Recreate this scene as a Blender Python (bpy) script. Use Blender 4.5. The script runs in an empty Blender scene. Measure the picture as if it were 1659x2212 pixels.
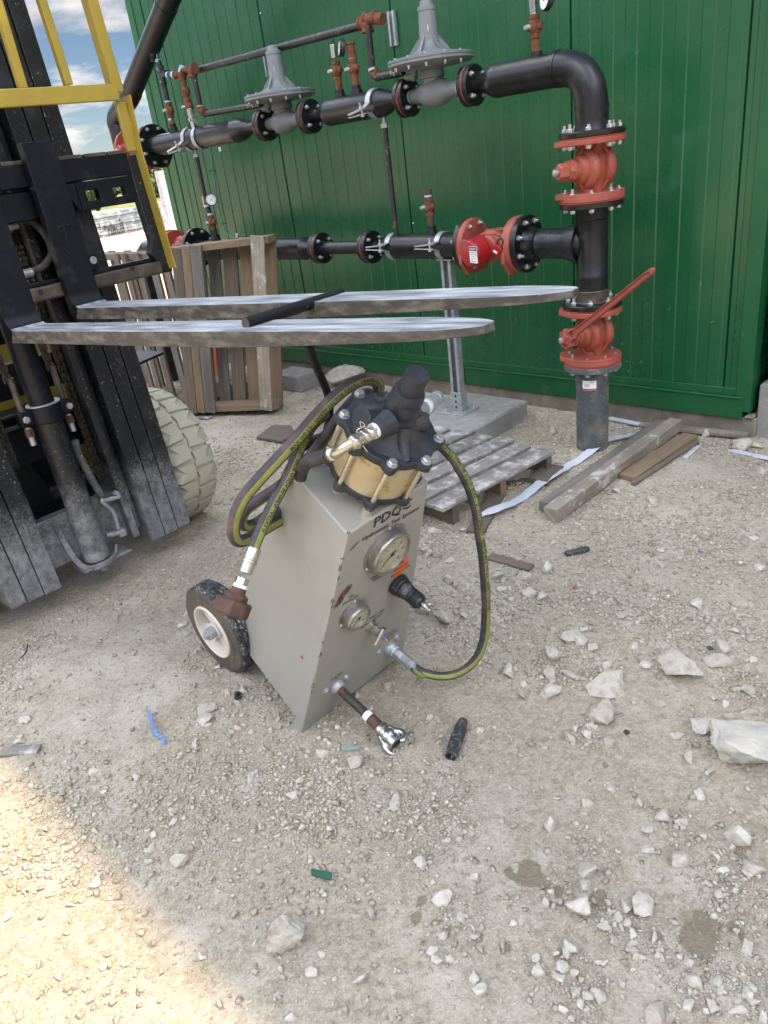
import bpy, bmesh, math, random
import numpy as np
from mathutils import Vector, Matrix

# ------------------------------------------------------------------ camera, world, sun, exposure
SC = bpy.context.scene
COL = SC.collection
R_ = math.radians
CXP, CYP, FPX = 829.5, 1106.0, 1624.0          # photograph measured at 1659 x 2212
CAMH = 1.4
def _cd(u, v):
    d = np.array([u-CXP, -(v-CYP), -FPX]); return d/np.linalg.norm(d)
_up = -_cd(1287., 4469.)
_fw = np.array([0, 0, -1.]); _y = _fw-_fw.dot(_up)*_up; _y /= np.linalg.norm(_y)
_x = np.cross(_y, _up)
RM = np.array([_x, _y, _up])
CAM = np.array([0, 0, CAMH])
cam = bpy.data.cameras.new('camera'); camo = bpy.data.objects.new('camera', cam); COL.objects.link(camo)
cam.sensor_fit = 'HORIZONTAL'; cam.sensor_width = 36; cam.lens = 36*FPX/1659
cam.clip_start = 0.05; cam.clip_end = 1500
m4 = Matrix([list(r)+[0] for r in RM]+[[0, 0, 0, 1]]); m4.translation = Vector(CAM)
camo.matrix_world = m4
SC.camera = camo
SC.render.resolution_x = 768; SC.render.resolution_y = 1024

W_AZ = R_(134.0)                                # the wall runs this way
WA = np.array([-math.cos(W_AZ), -math.sin(W_AZ), 0.]); WN = np.array([-math.sin(W_AZ), math.cos(W_AZ), 0.])
SUN_EL = R_(60)
to_sun = -.819*WN+.574*WA; to_sun /= np.linalg.norm(to_sun)
SUNV = np.array([to_sun[0]*math.cos(SUN_EL), to_sun[1]*math.cos(SUN_EL), math.sin(SUN_EL)])
sun = bpy.data.lights.new('sun', 'SUN'); suno = bpy.data.objects.new('sun', sun); COL.objects.link(suno)
sun.energy = 2.0; sun.angle = R_(0.9); sun.color = (1.0, 0.78, 0.50)
suno.rotation_euler = Vector(SUNV).to_track_quat('Z', 'Y').to_euler()
suno.location = (4, 3, 8)

wd = bpy.data.worlds.new('World'); SC.world = wd; wd.use_nodes = True
nt = wd.node_tree; N = nt.nodes; LK = nt.links
bg = N['Background']
sky = N.new('ShaderNodeTexSky'); sky.sky_type = 'NISHITA'; sky.sun_disc = False
sky.sun_elevation = SUN_EL; sky.sun_rotation = math.atan2(to_sun[0], to_sun[1])
sky.air_density = 1.0; sky.dust_density = 0.0; sky.ozone_density = 2.5; sky.altitude = 1500
tc = N.new('ShaderNodeTexCoord')
sep = N.new('ShaderNodeSeparateXYZ'); LK.new(tc.outputs['Generated'], sep.inputs[0])
def wmath(op, a, b=None):
    n = N.new('ShaderNodeMath'); n.operation = op
    for i, q in enumerate((a, b)):
        if q is None: continue
        if isinstance(q, (int, float)): n.inputs[i].default_value = q
        else: LK.new(q, n.inputs[i])
    return n.outputs[0]
# project the direction on a flat cloud layer
zc = wmath('MAXIMUM', sep.outputs[2], 0.0)
den = wmath('ADD', zc, 0.22)
px = wmath('DIVIDE', sep.outputs[0], den); py = wmath('DIVIDE', sep.outputs[1], den)
cmb = N.new('ShaderNodeCombineXYZ'); LK.new(px, cmb.inputs[0]); LK.new(py, cmb.inputs[1]); LK.new(wmath('MULTIPLY', sep.outputs[2], 1.6), cmb.inputs[2])
n1 = N.new('ShaderNodeTexNoise'); n1.inputs['Scale'].default_value = 1.9; n1.inputs['Detail'].default_value = 9; n1.inputs['Roughness'].default_value = 0.58
n1.inputs['Distortion'].default_value = 0.25
LK.new(cmb.outputs[0], n1.inputs['Vector'])
mp = N.new('ShaderNodeMapping'); mp.inputs['Location'].default_value = (2.3, 1.9, 0.2); LK.new(cmb.outputs[0], mp.inputs[0]); LK.new(mp.outputs[0], n1.inputs['Vector'])
r1 = N.new('ShaderNodeValToRGB'); r1.color_ramp.elements[0].position = 0.45; r1.color_ramp.elements[1].position = 0.56
LK.new(n1.outputs['Fac'], r1.inputs[0])
n2 = N.new('ShaderNodeTexNoise'); n2.inputs['Scale'].default_value = 3.2; n2.inputs['Detail'].default_value = 6
mp2 = N.new('ShaderNodeMapping'); mp2.inputs['Location'].default_value = (1.1, 2.6, 0.9); LK.new(cmb.outputs[0], mp2.inputs[0]); LK.new(mp2.outputs[0], n2.inputs['Vector'])
r2 = N.new('ShaderNodeValToRGB')
r2.color_ramp.elements[0].position = 0.35; r2.color_ramp.elements[0].color = (5.6, 5.6, 5.9, 1)
r2.color_ramp.elements[1].position = 0.62; r2.color_ramp.elements[1].color = (12.5, 12.0, 11.2, 1)
LK.new(n2.outputs['Fac'], r2.inputs[0])
mx = N.new('ShaderNodeMix'); mx.data_type = 'RGBA'
LK.new(r1.outputs[0], mx.inputs[0]); LK.new(sky.outputs[0], mx.inputs[6]); LK.new(r2.outputs[0], mx.inputs[7])
el_ = N.new('ShaderNodeMapRange'); LK.new(sep.outputs[2], el_.inputs[0]); el_.inputs[1].default_value = .24; el_.inputs[2].default_value = .52; el_.inputs[3].default_value = .165; el_.inputs[4].default_value = 1.25; el_.interpolation_type = 'SMOOTHSTEP'  # dims the low sky, brightens the unseen overhead sky as added fill
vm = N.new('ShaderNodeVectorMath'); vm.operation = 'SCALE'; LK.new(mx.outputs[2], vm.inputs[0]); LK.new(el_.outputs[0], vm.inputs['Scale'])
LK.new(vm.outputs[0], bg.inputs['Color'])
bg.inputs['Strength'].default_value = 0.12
SC.view_settings.view_transform = 'Standard'; SC.view_settings.look = 'None'; SC.view_settings.gamma = 1
SC.view_settings.exposure = 2.3
SC.render.engine = 'CYCLES'
SC.cycles.max_bounces = 6

# ------------------------------------------------------------------ geometry helpers
def V3(*a): return np.array(a, float)
def unit(v): v = np.array(v, float); return v/np.linalg.norm(v)
def ray(u, v): return RM@np.array([(u-CXP), -(v-CYP), -FPX])/FPX
def gnd(u, v, z=0.0):
    r = ray(u, v); return CAM+r*((z-CAM[2])/r[2])
def onp(u, v, P, n):
    r = ray(u, v); return CAM+r*(np.dot(np.array(P)-CAM, n)/np.dot(r, n))
def depth(P): return -((np.array(P)-CAM)@RM)[2]
K = 1659/3024
def cr(x, y, X0, Y0, s): return ((X0+x/s)*K, (Y0+y/s)*K)
W0 = gnd(1100, 868)
def WP(s, o, z): return W0+WA*s+WN*o+V3(0, 0, z)

rng = np.random.default_rng(7); random.seed(7)
_perm = rng.random((256, 256))
def vnoise(x, y, sc, seed=0):
    x = np.asarray(x)*sc+seed*17.3; y = np.asarray(y)*sc+seed*31.7
    xi = np.floor(x).astype(int); yi = np.floor(y).astype(int); fx = x-xi; fy = y-yi
    fx = fx*fx*(3-2*fx); fy = fy*fy*(3-2*fy)
    g = lambda a, b: _perm[a % 256, b % 256]
    return (g(xi, yi)*(1-fx)+g(xi+1, yi)*fx)*(1-fy)+(g(xi, yi+1)*(1-fx)+g(xi+1, yi+1)*fx)*fy
def gh(x, y):
    """height of the ground"""
    x = np.asarray(x, float); y = np.asarray(y, float)
    near = np.clip(1-(np.hypot(x, y)-9)/10, 0, 1)
    h = (vnoise(x, y, 0.9, 1)-.5)*.022+(vnoise(x, y, 3.1, 2)-.5)*.014+(vnoise(x, y, 8., 3)-.5)*.009+(vnoise(x, y, 22., 4)-.5)*.005
    h = h+(vnoise(x, y, 55., 5)-.5)*.0035
    rp = W0+WA*.797+WN*.486; h = h+.036*np.exp(-((x-rp[0])**2+(y-rp[1])**2)/.024)*near
    far = np.clip((np.hypot(x, y)-14)/40, 0, 1)
    return h*near+far*(vnoise(x, y, .05, 9)-.5)*.8-.004

def frame(ex, ey, ez): return np.array([unit(ex), unit(ey), unit(ez)])
WF = np.array([WA, WN, [0, 0, 1.]])

class MB:
    def __init__(s): s.v = []; s.f = []; s.m = []; s.uv = []
    def add(s, vs, fs, m=0, uvs=None):
        b = len(s.v); s.v += [tuple(map(float, p)) for p in vs]
        for i, f in enumerate(fs):
            s.f.append(tuple(b+j for j in f)); s.m.append(m if isinstance(m, int) else m[i])
            s.uv.append(uvs[i] if uvs else [(0, 0)]*len(f))
        return s
    def box(s, c, F, hx, hy, hz, m=0, taper=None):
        """box centred at c, F rows are axes; UV runs along the first axis"""
        c = np.array(c, float); F = np.array(F, float)
        vs = []
        for z in (-1, 1):
            t = taper if (taper and z > 0) else (1, 1)
            for x, y in ((-1, -1), (1, -1), (1, 1), (-1, 1)):
                vs.append(c+F[0]*hx*x*t[0]+F[1]*hy*y*t[1]+F[2]*hz*z)
        fs = [(3, 2, 1, 0), (4, 5, 6, 7), (0, 1, 5, 4), (1, 2, 6, 5), (2, 3, 7, 6), (3, 0, 4, 7)]
        ou, ov = random.random()*40, random.random()*40
        loc = [((x*hx), (y*hy), (z*hz)) for z in (-1, 1) for x, y in ((-1, -1), (1, -1), (1, 1), (-1, 1))]
        uvs = []
        for f in fs:
            uvs.append([(loc[i][0]+ou, loc[i][1]+loc[i][2]*1.0+ov) for i in f])
        if np.linalg.det(F) < 0: fs = [tuple(reversed(f)) for f in fs]; uvs = [list(reversed(u)) for u in uvs]
        return s.add(vs, fs, m, uvs)
    def span(s, F, o, a, b, m=0):
        """box between local corners a and b of frame F at origin o"""
        a = np.array(a, float); b = np.array(b, float); c = (a+b)/2; h = abs(b-a)/2
        return s.box(np.array(o)+c@np.array(F), F, h[0], h[1], h[2], m)
    def lathe(s, p0, d, prof, n=24, m=0, ref=None, cap=True):
        """profile [(t, r)] turned round the axis from p0 along d"""
        d = unit(d); p0 = np.array(p0, float)
        a = np.array(ref if ref is not None else ((0, 0, 1) if abs(d[2]) < .9 else (1, 0, 0)), float)
        e1 = unit(a-a.dot(d)*d); e2 = np.cross(d, e1)
        vs = []; fs = []
        for t, r in prof:
            for i in range(n):
                an = 2*math.pi*i/n
                vs.append(p0+d*t+(e1*math.cos(an)+e2*math.sin(an))*r)
        uvs = []
        for j in range(len(prof)-1):
            for i in range(n):
                k = (i+1) % n
                fs.append((j*n+i, j*n+k, (j+1)*n+k, (j+1)*n+i))
                uvs.append([(prof[j][0], i/n), (prof[j][0], (i+1)/n), (prof[j+1][0], (i+1)/n), (prof[j+1][0], i/n)])
        if cap:
            if prof[0][1] > 1e-5: fs.append(tuple(reversed(range(n)))); uvs.append([(0, 0)]*n)
            if prof[-1][1] > 1e-5: fs.append(tuple((len(prof)-1)*n+i for i in range(n))); uvs.append([(0, 0)]*n)
        return s.add(vs, fs, m, uvs)
    def cyl(s, p0, p1, r, r1=None, n=20, m=0, ref=None):
        p0 = np.array(p0, float); p1 = np.array(p1, float); L = np.linalg.norm(p1-p0)
        return s.lathe(p0, p1-p0, [(0, r), (L, r if r1 is None else r1)], n, m, ref)
    def hexa(s, p0, d, r, h, m=0):
        return s.lathe(p0, d, [(0, r), (h*.85, r), (h, r*.86)], 6, m)
    def tube(s, pts, r, n=14, m=0, closed=False, stripe=None, up0=None):
        """tube along pts; stripe=(k0,k1,m) gives faces k0..k1 another material"""
        P = [np.array(p, float) for p in pts]; k = len(P)
        T = []
        for i in range(k):
            a = P[max(i-1, 0)]; b = P[min(i+1, k-1)]; T.append(unit(b-a))
        e = np.array(up0 if up0 is not None else ((0, 0, 1) if abs(T[0][2]) < .9 else (1, 0, 0)), float)
        vs = []; fr = []
        for i in range(k):
            e = unit(e-e.dot(T[i])*T[i]); g = np.cross(T[i], e); fr.append((T[i], e.copy(), g))
            rr = r(i/(k-1)) if callable(r) else r
            for j in range(n):
                an = 2*math.pi*j/n; vs.append(P[i]+(e*math.cos(an)+g*math.sin(an))*rr)
        fs = []; ms = []; uvs = []
        L = 0
        for i in range(k-1):
            L2 = L+np.linalg.norm(P[i+1]-P[i])
            for j in range(n):
                q = (j+1) % n
                fs.append((i*n+j, i*n+q, (i+1)*n+q, (i+1)*n+j)); uvs.append([(L, j/n), (L, (j+1)/n), (L2, (j+1)/n), (L2, j/n)])
                ms.append(stripe[2] if stripe and stripe[0] <= j < stripe[1] else m)
            L = L2
        fs.append(tuple(reversed(range(n)))); ms.append(m); uvs.append([(0, 0)]*n)
        fs.append(tuple((k-1)*n+i for i in range(n))); ms.append(m); uvs.append([(0, 0)]*n)
        s.add(vs, fs, ms, uvs)
        return fr
    def prism(s, poly, off, m=0):
        poly = [np.array(p, float) for p in poly]; off = np.array(off, float); n = len(poly)
        nn = np.zeros(3)
        for i in range(n): nn += np.cross(poly[i], poly[(i+1) % n])
        if nn.dot(off) > 0: poly = poly[::-1]
        vs = poly+[p+off for p in poly]
        e = poly[1]-poly[0]; e = unit(e); g = unit(np.cross(off, e)); h = unit(off)
        lc = [(p.dot(e), p.dot(g)+p.dot(h)) for p in vs]
        fs = [tuple(range(n)), tuple(n+i for i in reversed(range(n)))]+[(i, n+i, n+(i+1) % n, (i+1) % n) for i in range(n)]
        return s.add(vs, fs, m, [[lc[i] for i in f] for f in fs])
    def build(s, name, mats, parent=None, bevel=0, smooth=35, world=False):
        return link_mesh(name, s.v, s.f, mats, parent, bevel, smooth, s.m, s.uv)

ROOT = {}
def base_of(p):
    return ROOT.get(p.name, np.zeros(3)) if p else np.zeros(3)
def link_mesh(name, vs, fs, mats, parent=None, bevel=0, smooth=35, mi=None, uv=None):
    me = bpy.data.meshes.new(name)
    vs = np.array(vs, float)
    b = base_of(parent) if parent else vs.mean(0)*[1, 1, 0]+[0, 0, vs[:, 2].min()]
    me.from_pydata((vs-b).tolist(), [], fs)
    if not isinstance(mats, (list, tuple)): mats = [mats]
    for m in mats: me.materials.append(m)
    if mi and len(mats) > 1: me.polygons.foreach_set('material_index', mi)
    if uv:
        ul = me.uv_layers.new(name='UVMap'); flat = [c for f in uv for p in f for c in p]
        if len(flat) == 2*len(me.loops): ul.data.foreach_set('uv', flat)
    me.update()
    if smooth:
        me.polygons.foreach_set('use_smooth', [True]*len(me.polygons))
        me.set_sharp_from_angle(angle=R_(smooth))
    o = bpy.data.objects.new(name, me); COL.objects.link(o)
    if parent: o.parent = parent; ROOT[o.name] = b
    else: o.location = b; ROOT[o.name] = b
    if bevel:
        bv = o.modifiers.new('bevel', 'BEVEL'); bv.width = bevel; bv.segments = 2; bv.limit_method = 'ANGLE'; bv.angle_limit = R_(40)
    return o
def tag(o, label, cat, group=None, kind=None):
    if label: o['label'] = label
    if cat: o['category'] = cat
    if group: o['group'] = group
    if kind: o['kind'] = kind
    return o
def thing(name, label, cat, loc=(0, 0, 0), group=None):
    o = bpy.data.objects.new(name, None); COL.objects.link(o); o.location = tuple(map(float, loc)); ROOT[o.name] = np.array(loc, float)
    o.empty_display_size = .1
    return tag(o, label, cat, group)
def curve(pts, k=12):
    """catmull-rom through pts"""
    P = [np.array(p, float) for p in pts]; P = [2*P[0]-P[1]]+P+[2*P[-1]-P[-2]]; out = []
    for i in range(1, len(P)-2):
        for j in range(k):
            t = j/k; a, b, c, d = P[i-1:i+3]
            out.append(.5*((2*b)+(-a+c)*t+(2*a-5*b+4*c-d)*t*t+(-a+3*b-3*c+d)*t**3))
    out.append(P[-2]); return out
_txc = {}
def textmesh(s, size=1.0, align='LEFT', bold=False):
    key = (s, align)
    if key not in _txc:
        cu = bpy.data.curves.new('t', 'FONT'); cu.body = s; cu.align_x = align; cu.size = 1.0; cu.resolution_u = 2
        cu.offset = .018 if bold else .006
        ob = bpy.data.objects.new('t', cu); COL.objects.link(ob); bpy.context.view_layer.update()
        me = bpy.data.meshes.new_from_object(ob)
        _txc[key] = ([tuple(v.co) for v in me.vertices], [tuple(p.vertices) for p in me.polygons])
        bpy.data.objects.remove(ob); bpy.data.curves.remove(cu); bpy.data.meshes.remove(me)
    v, f = _txc[key]
    return [(a*size, b*size) for a, b, c in v], f
def text_on(mb, s, P, ex, ey, size, n=None, off=.0012, align='CENTER', m=0, bold=False, sx=1.0):
    v, f = textmesh(s, size, align, bold); ex = unit(ex); ey = unit(ey); n = np.cross(ex, ey) if n is None else unit(n)
    mb.add([np.array(P)+ex*a*sx+ey*b+n*off for a, b in v], f, m)
# ------------------------------------------------------------------ materials
def newmat(name):
    m = bpy.data.materials.new(name); m.use_nodes = True
    return m, m.node_tree.nodes, m.node_tree.links, m.node_tree.nodes['Principled BSDF']
def _noise(n, l, vec, scale, detail=5, rough=.6, dist=0):
    t = n.new('ShaderNodeTexNoise'); t.inputs['Scale'].default_value = scale; t.inputs['Detail'].default_value = detail
    t.inputs['Roughness'].default_value = rough; t.inputs['Distortion'].default_value = dist; l.new(vec, t.inputs['Vector']); return t.outputs['Fac']
def _ramp(n, l, fac, a, b, ca=(0, 0, 0, 1), cb=(1, 1, 1, 1)):
    r = n.new('ShaderNodeValToRGB'); r.color_ramp.elements[0].position = a; r.color_ramp.elements[1].position = b
    r.color_ramp.elements[0].color = ca; r.color_ramp.elements[1].color = cb; l.new(fac, r.inputs[0]); return r.outputs[0]
def _mix(n, l, fac, a, b):
    m = n.new('ShaderNodeMix'); m.data_type = 'RGBA'
    if isinstance(fac, float): m.inputs[0].default_value = fac
    else: l.new(fac, m.inputs[0])
    for i, c in ((6, a), (7, b)):
        if isinstance(c, tuple): m.inputs[i].default_value = (c+(1,))[:4]
        else: l.new(c, m.inputs[i])
    return m.outputs[2]
def _math(n, l, op, a, b=0.0):
    m = n.new('ShaderNodeMath'); m.operation = op
    for i, q in enumerate((a, b)):
        if isinstance(q, (int, float)): m.inputs[i].default_value = q
        else: l.new(q, m.inputs[i])
    return m.outputs[0]
def mat(name, col, rough=.5, metal=0., var=.25, vs=12., dust=None, specks=None, bump=.0, bs=60., coat=0., streak=None, rust=None, spec=.5, up=None, low=None):
    """painted / cast surface: tone variation, dust=(colour, scale, lo, hi), specks, rust patches, bump"""
    m, n, l, p = newmat(name)
    tcn = n.new('ShaderNodeTexCoord'); vec = tcn.outputs['Object']
    if streak:
        mpn = n.new('ShaderNodeMapping'); mpn.vector_type = 'TEXTURE'; mpn.inputs['Scale'].default_value = tuple(1/q_ for q_ in streak); mpn.inputs['Rotation'].default_value = (0, 0, R_(-45)); l.new(vec, mpn.inputs[0]); svec = mpn.outputs[0]
    else: svec = vec
    f = _noise(n, l, svec, vs, 6)
    c0 = tuple(c*(1-var) for c in col); c1 = tuple(min(1, c*(1+var)) for c in col)
    c = _mix(n, l, _ramp(n, l, f, .3, .7), c0, c1)
    rg = None
    if dust:
        dc, ds, lo, hi = dust[:4]
        fd = _ramp(n, l, _noise(n, l, svec, ds, 8, .65), lo, hi)
        if up:   # dirt settles on faces that look up
            g = n.new('ShaderNodeNewGeometry'); sx = n.new('ShaderNodeSeparateXYZ'); l.new(g.outputs['Normal'], sx.inputs[0])
            fd = _math(n, l, 'MAXIMUM', fd, _math(n, l, 'MULTIPLY', _math(n, l, 'MAXIMUM', sx.outputs[2], 0.), up))
        c = _mix(n, l, fd, c, dc); rg = fd
    if rust:
        rc, rs, lo, hi = rust
        c = _mix(n, l, _ramp(n, l, _noise(n, l, vec, rs, 8, .7), lo, hi), c, rc)
    if specks:
        sc_, ss, lo = specks
        f1 = _ramp(n, l, _noise(n, l, vec, ss, 4, .7), lo, lo+.05); f2 = _ramp(n, l, _noise(n, l, vec, ss*.12, 3, .6), .42, .58)
        c = _mix(n, l, _math(n, l, 'MULTIPLY', f1, f2), c, sc_)
    if low:   # mud splashed up from the ground: (colour, z0, z1)
        sz = n.new('ShaderNodeSeparateXYZ'); l.new(vec, sz.inputs[0])
        hz_ = _math(n, l, 'ADD', sz.outputs[2], _math(n, l, 'MULTIPLY', _math(n, l, 'SUBTRACT', _noise(n, l, vec, 6, 8, .7), .5), low[3]))
        mr = n.new('ShaderNodeMapRange'); l.new(hz_, mr.inputs[0]); mr.inputs[1].default_value = low[1]; mr.inputs[2].default_value = low[2]; mr.inputs[3].default_value = 1; mr.inputs[4].default_value = 0
        ff = _ramp(n, l, _math(n, l, 'MULTIPLY', _math(n, l, 'ADD', mr.outputs[0], -.0), _math(n, l, 'ADD', _noise(n, l, vec, 130, 8, .8), .22)), .38, .56)
        c = _mix(n, l, ff, c, _mix(n, l, _ramp(n, l, _noise(n, l, vec, 26, 8, .75), .38, .60), tuple(x*.50 for x in low[0]), tuple(x*1.25 for x in low[0])))
    l.new(c, p.inputs['Base Color'])
    p.inputs['Metallic'].default_value = metal; p.inputs['Roughness'].default_value = rough
    p.inputs['Specular IOR Level'].default_value = spec
    rr = _noise(n, l, vec, vs*2.3, 5)
    rv = _math(n, l, 'ADD', _math(n, l, 'MULTIPLY', _math(n, l, 'SUBTRACT', rr, .5), .3), rough)
    if rg is not None: rv = _math(n, l, 'ADD', rv, _math(n, l, 'MULTIPLY', rg, .3))
    l.new(rv, p.inputs['Roughness'])
    if coat: p.inputs['Coat Weight'].default_value = coat; p.inputs['Coat Roughness'].default_value = .25
    if bump:
        b = n.new('ShaderNodeBump'); b.inputs['Strength'].default_value = bump; b.inputs['Distance'].default_value = .004
        l.new(_noise(n, l, vec, bs, 6, .6), b.inputs['Height']); l.new(b.outputs[0], p.inputs['Normal'])
    return m
def woodmat(name, a, b, dirt_shade=(.09, .075, .06), wht=0.0, rough=.8):
    m, n, l, p = newmat(name)
    u = n.new('ShaderNodeUVMap'); u.uv_map = 'UVMap'
    mp_ = n.new('ShaderNodeMapping'); mp_.inputs['Scale'].default_value = (1.3, 26, 1); l.new(u.outputs[0], mp_.inputs[0])
    g1 = _noise(n, l, mp_.outputs[0], 3.0, 6, .6, .6)
    mp3 = n.new('ShaderNodeMapping'); mp3.inputs['Scale'].default_value = (.6, 3, 1); l.new(u.outputs[0], mp3.inputs[0])
    g2 = _noise(n, l, mp3.outputs[0], 2.0, 4)
    mp4 = n.new('ShaderNodeMapping'); mp4.inputs['Scale'].default_value = (5, 200, 1); l.new(u.outputs[0], mp4.inputs[0])
    g3 = _noise(n, l, mp4.outputs[0], 1.2, 5, .7)
    c = _mix(n, l, _ramp(n, l, g1, .32, .68), a, b)
    c = _mix(n, l, _ramp(n, l, g2, .5, .75), c, tuple(x*.6 for x in b))
    c = _mix(n, l, _math(n, l, 'MULTIPLY', _ramp(n, l, g3, .52, .72), .55), c, dirt_shade)
    if wht:
        c = _mix(n, l, _math(n, l, 'MULTIPLY', _ramp(n, l, _noise(n, l, u.outputs[0], 13, 8, .7), .55-.1*wht, .62), .75), c, (.5, .48, .45))
    l.new(c, p.inputs['Base Color']); p.inputs['Roughness'].default_value = rough
    bp = n.new('ShaderNodeBump'); bp.inputs['Strength'].default_value = .6; bp.inputs['Distance'].default_value = .003
    l.new(_math(n, l, 'ADD', g3, g1), bp.inputs['Height']); l.new(bp.outputs[0], p.inputs['Normal'])
    return m
DUST = (.36, .33, .27)
M = {}
M['green'] = mat('green painted sheet metal', (.0075, .080, .0275), rough=.27, var=.08, vs=1.5, dust=((.05, .16, .09), 2.2, .62, 1.1), specks=((.45, .46, .42), 130, .70), bump=.12, bs=160, spec=.55)
M['green_dark'] = mat('green painted flashing', (.007, .082, .026), rough=.38, var=.12, vs=3, dust=((.09, .15, .1), 14, .58, .9), bump=.05)
M['black_pipe'] = mat('black painted pipe', (.005, .006, .009), rough=.34, var=.4, vs=14, dust=((.07, .06, .05), 14, .58, 1.0), specks=((.3, .27, .22), 150, .66), bump=.15, bs=90)
M['small_pipe'] = mat('small bore black pipe', (.014, .015, .018), rough=.42, var=.4, vs=30, specks=((.5, .48, .42), 70, .62), rust=((.12, .05, .02), 22, .60, .72))
M['black_flange'] = mat('black flange', (.004, .0045, .006), rough=.36, var=.3, vs=20, dust=((.06, .055, .05), 30, .62, .98))
M['red'] = mat('red primed cast iron', (.31, .070, .042), rough=.50, var=.16, vs=9, dust=((.36, .15, .10), 8, .52, .95), bump=.35, bs=130)
M['darkred'] = mat('shaded red valve', (.30, .05, .035), rough=.5, var=.18, vs=9, bump=.3, bs=130)  # darker copy of the red, shade put into its colour
M['gasket'] = mat('orange red gasket', (.34, .06, .025), rough=.7)
M['grey_cast'] = mat('grey enamel cast iron', (.165, .175, .19), rough=.45, var=.1, vs=12, bump=.3, bs=160)
M['rust'] = mat('rusty malleable iron', (.13, .042, .015), rough=.8, var=.5, vs=45, dust=((.20, .09, .038), 60, .5, .8), bump=.6, bs=150)
M['pipe_rust'] = mat('dark pipe with rust', (.035, .026, .022), rough=.5, var=.5, vs=30, dust=((.16, .075, .04), 26, .58, .72), bump=.4, bs=120)
M['bezel'] = mat('dull gauge bezel', (.30, .285, .26), rough=.35, metal=.75, var=.25, vs=40, rust=((.12, .06, .03), 30, .6, .7))
M['lilac'] = mat('lilac panel', (.42, .39, .42), rough=.6)
M['darkrust'] = mat('dark rusty steel', (.065, .032, .021), rough=.7, var=.45, vs=40, dust=((.16, .07, .035), 30, .5, .75), bump=.5, bs=120)
M['zinc'] = mat('zinc plated bolt', (.47, .48, .49), rough=.36, metal=.8, var=.15, vs=60)
M['galv'] = mat('galvanised steel', (.37, .395, .415), rough=.45, metal=.55, var=.25, vs=25, dust=((.34, .35, .34), 20, .5, .8))
M['tape'] = mat('pale blue thread tape', (.30, .50, .62), rough=.7)
M['white'] = mat('white tape', (.75, .75, .73), rough=.7, var=.08)
M['brass'] = mat('brass', (.52, .38, .17), rough=.35, metal=.9, var=.2, vs=40)
M['dial'] = mat('gauge dial', (.72, .73, .72), rough=.35, var=.05)
M['dial_old'] = mat('yellowed gauge dial', (.33, .31, .21), rough=.25, var=.15, vs=30, dust=((.28, .26, .18), 70, .56, .66), coat=.8)
M['ink'] = mat('black ink', (.015, .015, .017), rough=.7)
M['pvc'] = mat('dusty grey plastic pipe', (.075, .085, .095), rough=.65, var=.2, vs=8, dust=((.24, .22, .17), 11, .47, .72), specks=((.42, .39, .32), 120, .60))
M['concrete'] = mat('pale concrete', (.235, .23, .21), rough=.9, var=.12, vs=10, dust=((.36, .345, .31), 25, .5, .75), bump=.6, bs=120)
M['foundation'] = mat('dirty concrete footing', (.17, .145, .11), rough=.95, var=.25, vs=6, dust=((.25, .22, .175), 12, .5, .75), bump=.8, bs=60)
M['greymetal'] = mat('grey purple cladding', (.16, .165, .20), rough=.45, var=.1, vs=3)
M['yellow'] = mat('yellow machine paint', (.33, .245, .035), rough=.42, var=.12, vs=8, dust=((.16, .12, .05), 26, .63, .74), rust=((.07, .04, .02), 40, .67, .72), coat=.15)
M['fk_black'] = mat('black machine paint', (.0030, .0045, .008), rough=.40, var=.4, vs=8, dust=((.035, .037, .04), 12, .56, .95), specks=((.30, .28, .26), 140, .70), rust=((.06, .03, .015), 25, .68, .75), bump=.2, bs=70, spec=.28)
M['fk_mast'] = mat('mast rail paint with dried mud', (.003, .0045, .0065), rough=.48, var=.4, vs=8, dust=((.06, .06, .06), 9, .54, .85), specks=((.34, .33, .31), 105, .62), rust=((.08, .04, .02), 22, .66, .74), bump=.35, bs=110, low=((.165, .17, .175), .12, .80, .28))
M['fk_low'] = mat('mud caked steel', (.10, .10, .105), rough=.75, var=.4, vs=18, dust=((.24, .23, .21), 26, .44, .68), specks=((.45, .43, .38), 150, .6), rust=((.12, .07, .04), 18, .6, .75), bump=.5, bs=90)
M['fk_brown'] = mat('greasy brown steel', (.055, .042, .030), rough=.5, var=.5, vs=12, dust=((.16, .13, .10), 20, .5, .8), bump=.3)
M['chain'] = mat('greasy chain', (.07, .052, .038), rough=.5, metal=.4, var=.5, vs=60)
M['fork_top'] = mat('polished worn fork steel', (.13, .148, .172), rough=.55, metal=.12, var=.45, vs=5, streak=(.9, 7, 1), dust=((.42, .43, .44), 6, .40, .66), rust=((.04, .04, .045), 6, .67, .71))  # wear plus bluish sky reflection put into the base colour
M['fork_side'] = mat('scuffed fork edge', (.045, .040, .036), rough=.6, var=.35, vs=9, streak=(3, 8, 9), dust=((.17, .15, .125), 5, .46, .70), specks=((.34, .31, .27), 60, .66), bump=.3)
M['tyre_cream'] = mat('cream non marking rubber', (.36, .34, .265), rough=.8, var=.06, vs=6, dust=((.38, .35, .26), 9, .45, .75), bump=.25, bs=70)
M['cab'] = mat('beige grey cabinet paint', (.265, .256, .226), rough=.38, var=.07, vs=4, dust=((.19, .165, .125), 5, .58, .90), specks=((.10, .075, .05), 60, .68), rust=((.16, .075, .035), 16, .745, .77))
M['cabtop'] = M['cab']
M['pump_blue'] = mat('dark blue cast housing', (.019, .0225, .033), rough=.52, var=.2, vs=14, dust=((.10, .095, .085), 8, .50, .85), bump=.4, bs=160)
M['barrel'] = mat('stained bronze barrel', (.46, .38, .235), rough=.34, var=.12, vs=8, metal=.25, dust=((.34, .22, .08), 26, .54, .60))
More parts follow.
